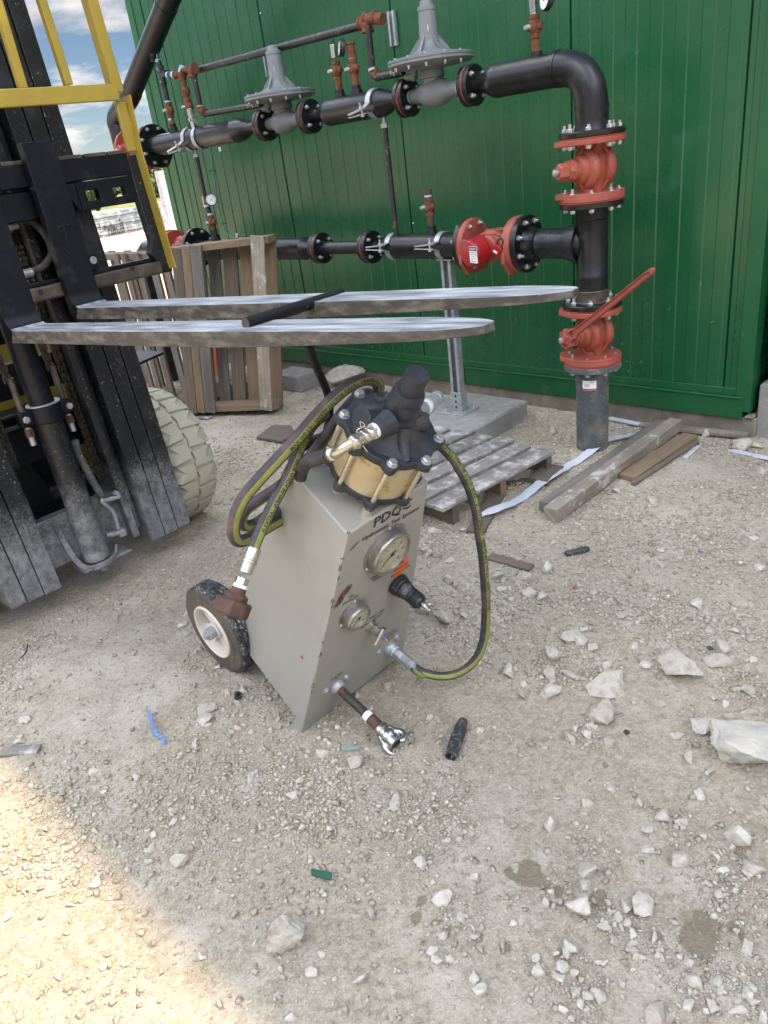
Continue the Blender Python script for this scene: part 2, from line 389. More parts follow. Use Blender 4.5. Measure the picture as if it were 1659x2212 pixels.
M['rodm'] = mat('plated tie rod', (.66, .60, .48), rough=.3, metal=.9, var=.15, vs=20)
M['chrome'] = mat('bright plated fitting', (.52, .52, .51), rough=.24, metal=1., var=.1, vs=50)
M['chrome_y'] = mat('yellowish plated fitting', (.50, .47, .39), rough=.3, metal=.95, var=.12, vs=25)
M['hose'] = mat('black rubber hose', (.028, .026, .026), rough=.6, var=.3, vs=30, dust=((.12, .10, .095), 18, .46, .72), bump=.2, bs=150)
M['hose_purple'] = mat('faded purple hose', (.040, .030, .036), rough=.6, var=.3, vs=14, dust=((.21, .12, .12), 7, .50, .72), bump=.2, bs=150)
M['lime'] = mat('lime hose stripe', (.19, .195, .045), rough=.55, var=.15, vs=30, dust=((.07, .065, .05), 70, .60, .68))
M['rubber'] = mat('dusty black tyre', (.025, .025, .027), rough=.8, var=.3, vs=30, dust=((.15, .15, .145), 60, .48, .66), specks=((.42, .42, .40), 120, .56), bump=.5, bs=120)
M['rubber_side'] = mat('brown dusty tyre wall', (.065, .054, .044), rough=.8, var=.25, vs=18, dust=((.15, .115, .08), 10, .48, .75), bump=.2)
M['rim'] = mat('cream wheel rim', (.55, .50, .43), rough=.45, var=.1, vs=20)
M['bk_tube'] = mat('black painted tube', (.006, .007, .009), spec=.3, rough=.5, var=.3, vs=20, specks=((.35, .33, .3), 160, .64))
M['knob'] = mat('black plastic knob', (.012, .013, .016), rough=.45, var=.3, vs=20, dust=((.14, .14, .14), 40, .55, .75))
M['orange'] = mat('orange label', (.62, .13, .03), rough=.6, var=.1)
M['bluep'] = mat('blue plastic', (.05, .12, .55), rough=.4)
M['lockred'] = mat('red plastic lockout', (.30, .008, .016), rough=.32, var=.05)
M['greenwire'] = mat('green wire', (.01, .16, .09), rough=.5)
M['rustmark'] = mat('rust stain', (.125, .058, .032), rough=.8, var=.4, vs=60, bump=.3)
M['pink'] = mat('pink mark', (.38, .06, .16), rough=.7)
M['wood_new'] = woodmat('pine board', (0.243, 0.172, 0.105), (0.173, 0.118, 0.073))
M['wood_mid'] = woodmat('aged board', (0.173, 0.130, 0.095), (0.115, 0.089, 0.070))
M['wood_grey'] = woodmat('grey weathered board', (0.189, 0.167, 0.144), (0.111, 0.100, 0.089))
M['wood_pale'] = woodmat('pale dusty board', (.36, .305, .23), (.24, .20, .15), wht=.2)
M['wood_flat'] = woodmat('weathered deck board', (.25, .235, .215), (.14, .125, .11), wht=.55)
M['plywood'] = woodmat('brown board', (0.148, 0.115, 0.089), (0.111, 0.089, 0.070))
M['whitestrip'] = mat('white trim board', (.46, .49, .54), rough=.5, var=.1, vs=8, dust=((.33, .29, .24), 22, .60, .75))
M['blackplastic'] = mat('dusty black plastic', (.03, .032, .035), rough=.5, var=.3, vs=20, dust=((.30, .30, .29), 70, .52, .70))
M['greenplastic'] = mat('dark green strip', (.01, .085, .05), rough=.4, var=.15)
M['tealplastic'] = mat('pale teal strip', (.20, .29, .25), rough=.6, var=.1)
M['bluestring'] = mat('blue film', (.12, .27, .60), rough=.4)
M['redscrap'] = mat('red scrap', (.55, .05, .08), rough=.5)
M['paper'] = mat('crumpled film', (.62, .62, .64), rough=.5)
M['wrap'] = mat('silver plastic wrap', (.20, .24, .27), rough=.3, var=.25, vs=3, dust=((.42, .45, .47), 5, .5, .6), bump=1., bs=6)
M['spray'] = mat('black spray paint', (.02, .02, .02), rough=.8)
M['spraypink'] = mat('pink spray paint', (.75, .04, .12), rough=.8)
M['leaf'] = mat('tree leaves', (.075, .10, .035), rough=.7, var=.45, vs=.9)
M['trunk'] = mat('tree trunk', (.12, .09, .07), rough=.9)
M['grass'] = mat('field grass', (.14, .19, .05), rough=.9, var=.35, vs=.5, dust=((.30, .24, .12), .3, .5, .65))

def stonemat(name, a, b, dirt_shade, sc=25., obj=False):
    m, n, l, p = newmat(name)
    g = n.new('ShaderNodeNewGeometry'); tcn = n.new('ShaderNodeTexCoord')
    vec = tcn.outputs['Object']
    f1 = _noise(n, l, vec, sc, 6, .65); f2 = _noise(n, l, vec, sc*4, 5, .7)
    if obj:
        oi = n.new('ShaderNodeObjectInfo'); k = oi.outputs['Random']
    else: k = g.outputs['Random Per Island']
    c = _mix(n, l, _ramp(n, l, k, .0, 1.), a, b)
    c = _mix(n, l, _math(n, l, 'MULTIPLY', _ramp(n, l, f1, .45, .66), .75), c, dirt_shade)  # dirt tone that also puts crevice shade into the stone colour
    # dust sits on the upward faces
    sx = n.new('ShaderNodeSeparateXYZ'); l.new(g.outputs['Normal'], sx.inputs[0])
    l.new(c, p.inputs['Base Color']); p.inputs['Roughness'].default_value = .92
    p.inputs['Specular IOR Level'].default_value = .2
    bp = n.new('ShaderNodeBump'); bp.inputs['Strength'].default_value = .8; bp.inputs['Distance'].default_value = .006
    l.new(f2, bp.inputs['Height']); l.new(bp.outputs[0], p.inputs['Normal'])
    return m
M['stone'] = stonemat('limestone', (.40, .36, .29), (.56, .52, .445), (.27, .22, .155), 30, True)
M['gravel'] = stonemat('limestone gravel', (.30, .25, .175), (.58, .535, .445), (.42, .36, .275), 40)
M['slab'] = stonemat('grey crusted slab', (.46, .425, .36), (.50, .47, .41), (.22, .225, .23), 9, True)

def groundmat():
    m, n, l, p = newmat('crushed limestone yard')
    tcn = n.new('ShaderNodeTexCoord'); vec = tcn.outputs['Object']
    at = n.new('ShaderNodeAttribute'); at.attribute_name = 'mask'
    sp = n.new('ShaderNodeSeparateColor'); l.new(at.outputs['Color'], sp.inputs[0])
    big = _noise(n, l, vec, 1.3, 6, .6); mid = _noise(n, l, vec, 7, 7, .65, .4); fine = _noise(n, l, vec, 55, 6, .7)
    grit = _noise(n, l, vec, 150, 6, .75)
    c = _mix(n, l, _ramp(n, l, fine, .38, .62), (.30, .25, .178), (.445, .39, .30))
    wf = _math(n, l, 'ADD', _math(n, l, 'MULTIPLY', big, .55), _math(n, l, 'MULTIPLY', mid, .5))
    wf = _math(n, l, 'ADD', wf, _math(n, l, 'MULTIPLY', _math(n, l, 'SUBTRACT', sp.outputs[1], .5), .35))
    wm = _math(n, l, 'MULTIPLY', _ramp(n, l, wf, .50, .64), .75)
    c = _mix(n, l, wm, c, (.525, .475, .385))
    c = _mix(n, l, _math(n, l, 'MULTIPLY', _ramp(n, l, grit, .52, .66), .6), c, (.62, .58, .50))
    c = _mix(n, l, _math(n, l, 'MULTIPLY', _ramp(n, l, grit, .28, .46, (1, 1, 1, 1), (0, 0, 0, 1)), .5), c, (.20, .17, .125))  # low grit darkened, crevice shade put into the ground colour
    # damp stains
    c = _mix(n, l, _math(n, l, 'MULTIPLY', _ramp(n, l, _math(n, l, 'ADD', sp.outputs[0], _math(n, l, 'MULTIPLY', _math(n, l, 'SUBTRACT', fine, .5), .5)), .36, .60), .72), c, (.175, .14, .085))
    # vegetation field far off
    c = _mix(n, l, sp.outputs[2], c, _mix(n, l, _ramp(n, l, _noise(n, l, vec, .7, 6), .4, .62), (.09, .13, .035), (.20, .175, .08)))
    l.new(c, p.inputs['Base Color']); p.inputs['Roughness'].default_value = .95; p.inputs['Specular IOR Level'].default_value = .15
    h = _math(n, l, 'ADD', _math(n, l, 'MULTIPLY', fine, .9), _math(n, l, 'MULTIPLY', grit, .5))
    h = _math(n, l, 'ADD', h, _math(n, l, 'MULTIPLY', mid, 1.2))
    bp = n.new('ShaderNodeBump'); bp.inputs['Strength'].default_value = 1.0; bp.inputs['Distance'].default_value = .010
    l.new(h, bp.inputs['Height']); l.new(bp.outputs[0], p.inputs['Normal'])
    return m


M['ground'] = groundmat()

M['footmark'] = mat('pale scuff', (.24, .27, .22), rough=.8)
# ------------------------------------------------------------------ ground
def axis(lo, hi, a, b, d, g=1.13):
    xs = list(np.arange(a, b, d)); s = d; x = xs[-1]
    while x < hi: s *= g; x += s; xs.append(x)
    s = d; x = xs[0]; L = []
    while x > lo: s *= g; x -= s; L.append(x)
    return np.array(L[::-1]+xs)
GX = axis(-170, 170, -2.3, 2.7, .0125); GY = axis(-60, 260, .45, 5.6, .0125)
XX, YY = np.meshgrid(GX, GY); XX = XX.ravel(); YY = YY.ravel()
ZZ = gh(XX, YY)
nx, ny = len(GX), len(GY)
idx = np.arange(nx*ny).reshape(ny, nx)
q = np.stack([idx[:-1, :-1], idx[:-1, 1:], idx[1:, 1:], idx[1:, :-1]], -1).reshape(-1, 4)
me = bpy.data.meshes.new('ground')
me.vertices.add(nx*ny); me.vertices.foreach_set('co', np.stack([XX, YY, ZZ], 1).ravel())
me.loops.add(q.size); me.loops.foreach_set('vertex_index', q.ravel())
me.polygons.add(len(q)); me.polygons.foreach_set('loop_start', np.arange(len(q))*4)
me.polygons.foreach_set('use_smooth', np.ones(len(q), bool)); me.update()
mask = np.zeros((nx*ny, 4), np.float32); mask[:, 3] = 1; mask[:, 1] = .5
def blobs(lst, ch, soft=.35):
    for (u, v, w) in lst:
        c = gnd(u, v); r = w/2*depth(c)/FPX
        sel = (abs(XX-c[0]) < 4*r) & (abs(YY-c[1]) < 4*r)
        xs, ys = XX[sel], YY[sel]
        wob = .62+.8*vnoise(xs, ys, 1.1/r, int(u) % 7)
        d = np.hypot(xs-c[0], (ys-c[1])*.8)/(r*wob)
        val = np.clip((1.15-d)/soft, 0, 1)
        mask[sel, ch] = np.maximum(mask[sel, ch], val)
c4 = lambda x, y, w: (*cr(x, y, 1500, 2800, 1.0886), w/1.0886*K)
c3 = lambda x, y, w: (*cr(x, y, 0, 2800, 1.106), w/1.106*K)
c7 = lambda x, y, w: (*cr(x, y, 1700, 2000, 1.253), w/1.253*K)
c8 = lambda x, y, w: (*cr(x, y, 700, 2000, 1.659), w/1.659*K)
cW = lambda x, y, w: (*cr(x, y, 1600, 1400, 1.165), w/1.165*K)
blobs([c4(1350, 950, 190), c4(1400, 900, 130), c4(1390, 1010, 90), c4(640, 700, 130), c4(700, 720, 60), c4(555, 680, 60), c4(175, 815, 50), c4(150, 890, 60), c4(285, 945, 55), c4(240, 905, 40), c4(410, 970, 70),
       c4(530, 1010, 60), c4(780, 1050, 85), c4(185, 1005, 35), c4(340, 535, 45), c4(965, 228, 40), c4(1190, 960, 55), c4(1530, 915, 70), c4(940, 800, 90), c4(1080, 840, 60), c4(760, 760, 60), c4(1530, 590, 80),
       c3(1450, 530, 60), c3(1605, 632, 35), c3(1560, 830, 40), c7(1085, 185, 45), c7(1090, 240, 40), c7(1070, 270, 30), c7(1100, 560, 35)], 0, .6)
blobs([c7(1000, 560, 330), c4(1500, 1180, 400), c4(1350, 720, 260), c4(700, 620, 260), c4(300, 1250, 420), c3(500, 420, 220), c3(250, 700, 350), c3(820, 980, 300), c7(330, 480, 420), c7(150, 620, 330), c7(830, 760, 260),
       c3(1100, 330, 240), c8(300, 1400, 200)], 1, 1.0)
ang = np.arctan2(YY, XX); rr = np.hypot(XX, YY)
mask[:, 2] = np.clip((rr-(34+5*vnoise(XX, YY, .12, 4)))/4, 0, 1)
ca = me.color_attributes.new('mask', 'FLOAT_COLOR', 'POINT'); ca.data.foreach_set('color', mask.ravel())
me.materials.append(M['ground'])
og = bpy.data.objects.new('ground', me); COL.objects.link(og); tag(og, 'pale crushed limestone yard, shaded near the green building', 'ground', kind='structure')

# ------------------------------------------------------------------ stones
def rock(n, seed, flat=.7, ang=1.0, sub=0):
    r = np.random.default_rng(seed)
    p = r.normal(size=(n, 3)); p /= np.linalg.norm(p, axis=1)[:, None]; p *= (1-.28*r.random((n, 1))*ang)
    p *= [1, .62+.35*r.random(), flat*(.6+.4*r.random())]
    bm = bmesh.new()
    for a in p: bm.verts.new(a)
    bmesh.ops.convex_hull(bm, input=bm.verts)
    lone = [v for v in bm.verts if not v.link_faces]
    if lone: bmesh.ops.delete(bm, geom=lone, context='VERTS')
    if sub:
        for it_ in range(2 if sub == 1 else 4):
            bmesh.ops.subdivide_edges(bm, edges=[e for e in bm.edges if e.calc_length() > (.22 if sub == 1 else .09)], cuts=1)
            bmesh.ops.triangulate(bm, faces=bm.faces)
            if it_ < 2: bmesh.ops.smooth_vert(bm, verts=bm.verts, factor=.16, use_axis_x=True, use_axis_y=True, use_axis_z=True)
        for v in bm.verts:
            c = v.co; k = vnoise(c.x*1+5, c.y+c.z*1.7+5, 3.1, seed)-.5+.5*(vnoise(c.x+9, c.y-c.z+9, 8., seed)-.5)
            if sub > 1: k += .55*abs(vnoise(c.x*2+4, c.y*2+c.z+4, 6., seed+3)-.5)+.30*(vnoise(c.x+c.z+7, c.y+7, 17., seed+5)-.5)
            v.co = c*(1+.17*k)
    bm.verts.ensure_lookup_table(); bm.verts.index_update()
    vs = np.array([v.co[:] for v in bm.verts]); fs = [tuple(v.index for v in f.verts) for f in bm.faces]
    bm.free(); return vs, fs
def place_rock(c, w, seed, name='stone', flat=.7, n=13, m='stone', rot=None, sx=1., sy=1., sink=.3, smooth=24, tall=1., det=1):
    vs, fs = rock(n, seed, flat, 1.0, det)
    vs = vs*[sx, sy, tall]*(w/2/max(abs(vs[:, 0]).max(), 1e-6))
    a = rot if rot is not None else seed*1.7
    Rz = np.array([[math.cos(a), -math.sin(a), 0], [math.sin(a), math.cos(a), 0], [0, 0, 1]])
    vs = vs@Rz.T
    z = gh(c[0], c[1]); vs[:, 2] += -vs[:, 2].min()*(1-sink)+float(z)-.002
    vs[:, :2] += c[:2]
    return link_mesh(name, vs, fs, M[m], None, 0, smooth)
# stones that can be told apart: (u, v, width px), seed, label
big = [
 (c3(1258, 985, 165), 3, dict(flat=1.0, n=11, tall=1.15, sink=.1, rot=.3), 'large pale pyramid shaped rock standing alone near the bottom centre of the yard'),
 (c4(835, 815, 125), 5, dict(flat=.95, n=12, sink=.1), 'chunky angular rock with a split face beside the long damp stain'),
 (c4(862, 735, 66), 6, dict(flat=.8), 'small half damp rock touching the back of the chunky split rock'),
 (c7(833, 985, 150), 8, dict(flat=.75, n=15), 'rounded off square limestone block in the middle of the right side rubble'),
 (c7(865, 835, 170), 9, dict(flat=.3, n=16, sink=.5, sx=1.2), 'long flat limestone slab sunk in the ground above the rounded block'),
 (c7(1235, 745, 190), 10, dict(flat=.38, n=14, sink=.4, sx=1.1), 'broad cracked limestone slab, left one of the pair of slabs at the right edge'),
 (c7(1430, 738, 140), 11, dict(flat=.42, n=12, sink=.4), 'smaller flat slab, right one of the cracked pair near the right edge'),
 (c7(1432, 672, 80), 12, dict(flat=.8), 'lump of rock lying against the back of the cracked slab pair'),
 (c7(1345, 1058, 118), 13, dict(flat=.7, n=18), 'smooth oval rock just left of the big grey crusted slab'),
 (c7(600, 712, 105), 14, dict(flat=.55, n=16), 'bulging pale rock half buried between hose loop and cracked slabs'),
 (c7(690, 622, 110), 15, dict(flat=.45, n=13, sink=.4), 'tan topped flat rock behind the bulging pale rock'),
 (c7(395, 792, 80), 16, dict(flat=.8), 'blocky stone nearest to the right of the hose loop'),
 (c7(585, 898, 88), 17, dict(flat=.7), 'tan stone lying left of the rounded off square block'),
 (c8(940, 1592, 140), 18, dict(flat=.5, n=10, rot=.2), 'flat edged white rock in front of the machine foot and left of the teal strip'),
 (c8(1165, 1655, 115), 19, dict(flat=.8), 'cracked white rock just below the pale teal strip'),
 (c8(1612, 655, 115), 20, dict(flat=.65), 'rough rock on the ground behind the black regulator knob'),
 (c8(190, 1292, 135), 21, dict(flat=.55, n=13), 'pale flat stone with broken right edge left of the cart foot'),
 (c8(182, 1382, 85), 22, dict(flat=.8), 'blocky stone below the pale flat stone left of the cart foot'),
 (c8(435, 1178, 85), 23, dict(flat=.8, n=11), 'tan cube like stone directly under the small cart wheel'),
 (c3(787, 657, 76), 24, dict(flat=.9, n=18), 'lone roundish pebble with grey patch close to the sunlit ground'),
 (c3(1615, 877, 46), 25, dict(flat=1., n=26), 'small ball shaped pebble near the bottom centre'),
 (c3(1570, 1168, 62), 26, dict(flat=.7, n=8), 'three cornered white stone right of the pyramid shaped rock'),
 (c4(1125, 808, 92), 27, dict(flat=.6, n=14), 'smooth white stone left of the large damp stain'),
 (c4(1285, 617, 92), 28, dict(flat=.75, n=10), 'brick shaped white stone near the lower right edge'),
 (c4(1597, 665, 86), 29, dict(flat=.8), 'white angular stone closest to the right edge below the big slab'),
 (c4(1178, 1265, 102), 30, dict(flat=.5, n=12), 'pitted white stone lowest on the right side of the yard'),
 (c4(815, 987, 72), 31, dict(flat=.75), 'white stone between the small damp spots and the big damp stain'),
 (c4(75, 378, 92), 32, dict(flat=.5, n=14), 'white stone with brown stains lying below the black plastic tube'),
 (c4(1385, 48, 60), 33, dict(flat=.8, n=16), 'dark veined pebble on top of the rubble by the big slab'),
 (cW(1540, 402, 98), 34, dict(flat=.75, n=20, sink=.2), 'rounded white boulder lying against the footing at the right'),
 ((748, 815, 78), 35, dict(flat=.8, n=14, sink=.2), 'white crumbly boulder against the footing behind the hose loops'),
 (cW(1125, 668, 50), 36, dict(flat=.5, n=9, sx=1.6), 'long thin pale stone in front of the lumber'),
]
for (u, v, w), sd, kw, lab in big:
    c = gnd(u, v+w*.18); W = 1.2*w*depth(c)/FPX
    tag(place_rock(c, W, sd, 'rock', det=2, **kw), lab, 'rock')
c = gnd(*c4(1545, 165, 0)[:2]); W = 325/1.0886*K*depth(c)/FPX
tag(place_rock(c, W, 41, 'rock', flat=.75, n=15, m='slab', sy=1.25, sink=.12, rot=.5, tall=1.1, det=2), 'biggest rock, a thick slab with grey crusted top cut off by the right edge', 'rock')

mids = [c4(*a) for a in [(383, 380, 42), (165, 655, 70), (1370, 345, 66), (1410, 378, 38), (1215, 455, 80), (1520, 530, 115), (1490, 575, 62), (1040, 825, 58), (605, 900, 52), (562, 905, 46), (1060, 895, 48), (835, 1110, 58), (705, 815, 50), (665, 1055, 42), (1110, 1050, 46), (1085, 1095, 40), (1265, 100, 52), (975, 130, 52), (905, 70, 60), (690, 1090, 42), (980, 325, 38), (1195, 710, 52), (935, 15, 100), (1025, 870, 40), (960, 925, 45), (240, 55, 42), (215, 30, 40), (418, 85, 32), (820, 120, 55), (1445, 770, 40), (1460, 665, 40), (1385, 530, 38), (1570, 1000, 70), (1140, 500, 48), (1110, 385, 45), (890, 385, 55), (870, 430, 30), (740, 480, 90), (870, 670, 90), (1150, 585, 60), (400, 705, 48), (270, 810, 75), (1600, 1230, 60), (1160, 1160, 45), (885, 1215, 50), (245, 555, 40), (1285, 470, 60), (1330, 200, 45), (1400, 250, 60), (1575, 1150, 50)]]
mids += [c3(*a) for a in [(885, 1065, 42), (1405, 1075, 46), (1340, 1142, 34), (755, 445, 42), (757, 497, 30), (1278, 372, 62), (1345, 450, 34), (1105, 262, 46), (1097, 300, 58), (895, 35, 56), (910, 66, 40), (95, 130, 62), (108, 38, 46), (32, 900, 58), (342, 1205, 44), (1215, 1250, 44), (308, 868, 20), (1300, 312, 34), (1145, 170, 32), (1570, 390, 55), (1230, 430, 34), (675, 555, 28), (665, 610, 30), (400, 270, 55), (860, 165, 40), (1000, 95, 38), (1035, 78, 30), (595, 305, 30), (430, 760, 60), (120, 790, 30), (1110, 1010, 34), (490, 830, 30)]]
mids += [c7(*a) for a in [(575, 822, 76), (695, 818, 78), (440, 925, 62), (1555, 900, 62), (1485, 592, 60), (805, 425, 46), (935, 530, 46), (990, 690, 52), (345, 405, 52), (570, 312, 92), (465, 346, 82), (178, 380, 52), (385, 460, 52), (600, 605, 52), (1210, 1115, 62), (765, 1112, 78), (865, 1155, 62), (1550, 730, 46), (1200, 415, 40), (1610, 302, 56), (1425, 195, 40), (1130, 295, 26), (455, 870, 42), (90, 410, 44), (710, 1092, 52), (1050, 780, 55), (1140, 790, 40), (1180, 632, 45), (1150, 690, 50), (870, 770, 50), (800, 690, 70), (735, 660, 60), (1590, 160, 40), (1590, 735, 45), (130, 375, 45), (80, 370, 60), (480, 430, 60), (540, 440, 70), (90, 255, 60), (20, 230, 60), (660, 520, 35), (740, 600, 45), (60, 560, 80), (170, 540, 60), (330, 350, 60), (420, 790, 30), (1450, 960, 55), (1570, 1010, 75), (230, 1100, 42), (30, 1065, 46), (1380, 600, 60), (1300, 480, 60), (1470, 1030, 60)]]
mids += [c8(*a) for a in [(203, 1427, 50), (388, 1440, 46), (335, 1472, 48), (488, 1466, 34), (38, 762, 80), (262, 1045, 50), (660, 1386, 40), (692, 1422, 40), (315, 1212, 30), (385, 1290, 40), (110, 1165, 34), (560, 1580, 40), (120, 1570, 60), (1085, 1485, 50), (1040, 1440, 50), (1120, 1410, 44), (1180, 1230, 70), (1620, 300, 80), (1560, 240, 40), (1380, 1160, 50), (500, 1725, 60), (290, 530, 30), (60, 690, 30), (490, 40, 30), (130, 935, 60), (60, 830, 60), (1010, 1680, 45), (1050, 1715, 40)]]
mids += [cW(*a) for a in [(1612, 412, 62), (1375, 362, 56), (1620, 530, 56), (550, 243, 34), (965, 625, 36), (1000, 298, 40), (365, 185, 60), (400, 175, 50), (320, 165, 40), (100, 905, 66), (170, 152, 40), (675, 860, 26), (1170, 905, 22), (1440, 880, 40), (1595, 850, 34), (1370, 725, 60), (255, 805, 40), (130, 800, 60), (560, 205, 40), (660, 352, 60), (600, 330, 30)]]
GS = 'small pale limestone stone, one of many alike lying loose on the yard'
for i, (u, v, w) in enumerate(mids):
    if not (-60 < u < 1720 and v < 2260): continue
    c = gnd(u, v); W = 1.15*max(w, 18)*depth(c)/FPX
    tag(place_rock(c, W, 100+i, 'stone', flat=.55+.4*((i*37) % 10)/10, n=9+(i*7) % 7, sink=.35), GS, 'stone', 'loose limestone stones')
# random scatter: the biggest as single stones, the rest as gravel
RUB = []
for z_ in [c7(330, 430, 420), c7(150, 620, 300), c7(800, 500, 300), c7(1150, 520, 340), c7(780, 760, 300), c7(600, 820, 260), c7(1350, 620, 330), c7(1560, 900, 300), c7(1560, 560, 260), c7(820, 1130, 260), c7(1330, 1110, 260), c4(880, 560, 300), c4(1000, 640, 260), c4(760, 740, 260), c4(1250, 480, 260), c4(1480, 700, 340), c4(950, 850, 300), c4(1150, 1010, 330), c4(850, 1160, 340), c4(1350, 1130, 380), c4(1560, 1180, 300), c4(350, 990, 360), c4(250, 460, 330),
           c3(1400, 400, 300), c3(1250, 430, 200), c8(300, 1000, 260), c8(100, 1000, 300), c8(1640, 600, 240), cW(600, 250, 320), cW(900, 790, 420), cW(120, 850, 300), cW(1350, 850, 300), cW(1400, 420, 300)]:
    p_ = gnd(z_[0], z_[1]); RUB.append((p_[0], p_[1], z_[2]*depth(p_)/FPX/2))
def density(x, y):
    d = vnoise(x, y, 1.6, 11)*.55+vnoise(x, y, 6., 12)*.45
    b = np.zeros_like(d)
    for cx_, cy_, r_ in RUB: b = np.maximum(b, np.clip(1.35-np.hypot(x-cx_, (y-cy_)*.8)/r_, 0, 1))
    return d*.8+b*.42
def keepout(x, y): return False
pts = []
rr_ = np.random.default_rng(21)
NC = 1500000; xs = rr_.uniform(-3.2, 3.2, NC); ys = .55+6.5*rr_.random(NC)**1.35
dn = density(xs, ys)
for z_ in (c4(1350, 950, 150), c4(640, 700, 110)):
    p_ = gnd(z_[0], z_[1]); r_ = z_[2]*depth(p_)/FPX/2; dn = np.where(np.hypot(xs-p_[0], (ys-p_[1])*.8) < r_, -1., dn)
keep = rr_.random(len(xs)) < np.where(dn < 0, .02, np.clip((dn-.33)*1.8, .09, 1))
# only what is in (or just beside) the frame
P = np.stack([xs, ys, np.zeros_like(xs)-CAMH], 1)@RM
uu_ = CXP+FPX*P[:, 0]/-P[:, 2]; vv_ = CYP-FPX*P[:, 1]/-P[:, 2]
keep &= (uu_ > -160) & (uu_ < 1820) & (vv_ > 500) & (vv_ < 2330)
so = (np.stack([xs, ys], 1)-W0[:2])@WN[:2]; keep &= so > .03
xs, ys, dn = xs[keep], ys[keep], dn[keep]
dist = np.hypot(xs, ys)
size = .0021*(1-rr_.random(len(xs)))**(-.44)*(.8+.5*np.clip(dn, 0, 1)); size = np.minimum(size, .0125)
lim = .0014+.0008*dist
keep = size > lim*.9+0*dist
xs, ys, size, dist = xs[keep], ys[keep], size[keep], dist[keep]
order = np.argsort(-size/np.maximum(dist, 1.)); xs, ys, size = xs[order], ys[order], size[order]
nbig = max(0, 240-len(mids))
for i in range(nbig):
    tag(place_rock(V3(xs[i], ys[i], 0), size[i]*2.1, 400+i, 'stone', flat=.6+.3*random.random(), n=9, sink=.3), GS, 'stone', 'loose limestone stones')
xs, ys, size = xs[nbig:], ys[nbig:], size[nbig:]
NV = 36; variants = []
for k in range(NV):
    v_, f_ = rock(8+k % 5, 900+k, .55+.35*(k % 3)/2)
    variants.append((v_, np.array([list(f) for f in f_])))     # hull faces are triangles
allv = []; allf = []; off = 0
kinds = rr_.integers(0, NV, len(xs)); rot = rr_.random(len(xs))*6.283; zz = gh(xs, ys)
for k in range(NV):
    sel = np.where(kinds == k)[0]
    if not len(sel): continue
    v_, f_ = variants[k]
    ca_, sa_ = np.cos(rot[sel]), np.sin(rot[sel]); s_ = size[sel]
    X = (v_[None, :, 0]*ca_[:, None]-v_[None, :, 1]*sa_[:, None])*s_[:, None]+xs[sel][:, None]
    Y = (v_[None, :, 0]*sa_[:, None]+v_[None, :, 1]*ca_[:, None])*s_[:, None]+ys[sel][:, None]
    Z = (v_[None, :, 2]+.25)*s_[:, None]+zz[sel][:, None]
    allv.append(np.stack([X, Y, Z], -1).reshape(-1, 3))
    nf = (f_[None]+(np.arange(len(sel))*len(v_))[:, None, None]+off).reshape(-1, 3); allf.append(nf); off += len(sel)*len(v_)
allv = np.concatenate(allv); allf = np.concatenate(allf)
print('gravel stones', len(xs), 'faces', len(allf))
me = bpy.data.meshes.new('gravel'); me.vertices.add(len(allv)); me.vertices.foreach_set('co', allv.ravel())
me.loops.add(allf.size); me.loops.foreach_set('vertex_index', allf.ravel()); me.polygons.add(len(allf)); me.polygons.foreach_set('loop_start', np.arange(len(allf))*3); me.update()
me.materials.append(M['gravel']); o = bpy.data.objects.new('gravel', me); COL.objects.link(o)
tag(o, 'fine pale limestone gravel strewn over the yard', 'gravel', kind='stuff')

# ------------------------------------------------------------------ green building
bt = thing('green_building', 'large green ribbed metal building on a low concrete footing', 'building', WP(-.8, -4, 0))
S0, S1, BH, DEP = -3.03, 1.315, 6.50, 8.0
seams = [-2.86, -2.70, -1.645, -.612, .429, 1.20]
# profile of the front sheet along s: narrow ribs, deep dark seams
prof = [(S0, 0)]
s = S0+.06
rs = np.random.default_rng(4)
marks = []
x = S0+.10
while x < S1-.05:
    marks.append(x); x += .0545 if len(marks) % 2 else .0535
evs = [(a, 'r') for a in marks if min(abs(a-b) for b in seams) > .025]+[(b, 's') for b in seams]
evs.sort()
lev = 0.
for a, k in evs:
    if k == 's':
        prof += [(a-.005, lev), (a-.003, -.016), (a+.003, -.016), (a+.005, 0.)]; lev = 0.
    else:
        nl = .0042 if lev == 0 else 0.
        prof += [(a-.0028, lev), (a+.0028, nl)]; lev = nl
prof += [(S1, lev)]
def sheet(z0, z1):
    vs = [WP(a, o_, z0) for a, o_ in prof]+[WP(a, o_, z1) for a, o_ in prof]; n = len(prof)
    return vs, [(i, i+1, n+i+1, n+i) for i in range(n-1)]
mb = MB(); v_, f_ = sheet(.21, BH); mb.add(v_, f_)
mb.span(WF, W0, (S0, -DEP, .12), (S1, -.022, BH))
mb.build('wall', M['green'], bt, smooth=0)
for a_, b_ in (((S0-.012, -.06, .10), (S0+.055, .006, BH)), ((S1-.055, -.08, .115), (S1+.012, .012, BH))):
    MB().span(WF, W0, a_, b_).build('corner_trim', M['green_dark'], bt, bevel=.002)
mb = MB()
mb.span(WF, W0, (S0-.02, -.012, .188), (S1-.02, .008, .222)); mb.span(WF, W0, (S0-.02, -.012, .180), (-.30, .026, .188)); mb.span(WF, W0, (-.296, -.012, .178), (S1-.018, .024, .187))
mb.span(WF, W0, (S0-.02, -.012, .085), (-.30, .018, .1795)); mb.span(WF, W0, (-.297, -.012, .082), (S1-.02, .0155, .1775))
mb.build('base_flashing', M['green_dark'], bt, bevel=.0015)
mb = MB(); mb.span(WF, W0, (S0, -DEP, -.25), (S1+.04, -.004, .083)); mb.span(WF, W0, (S1-.01, -.05, .083), (S1+.03, .010, .098), 0)
mb.build('footing', M['foundation'], bt, bevel=.01)
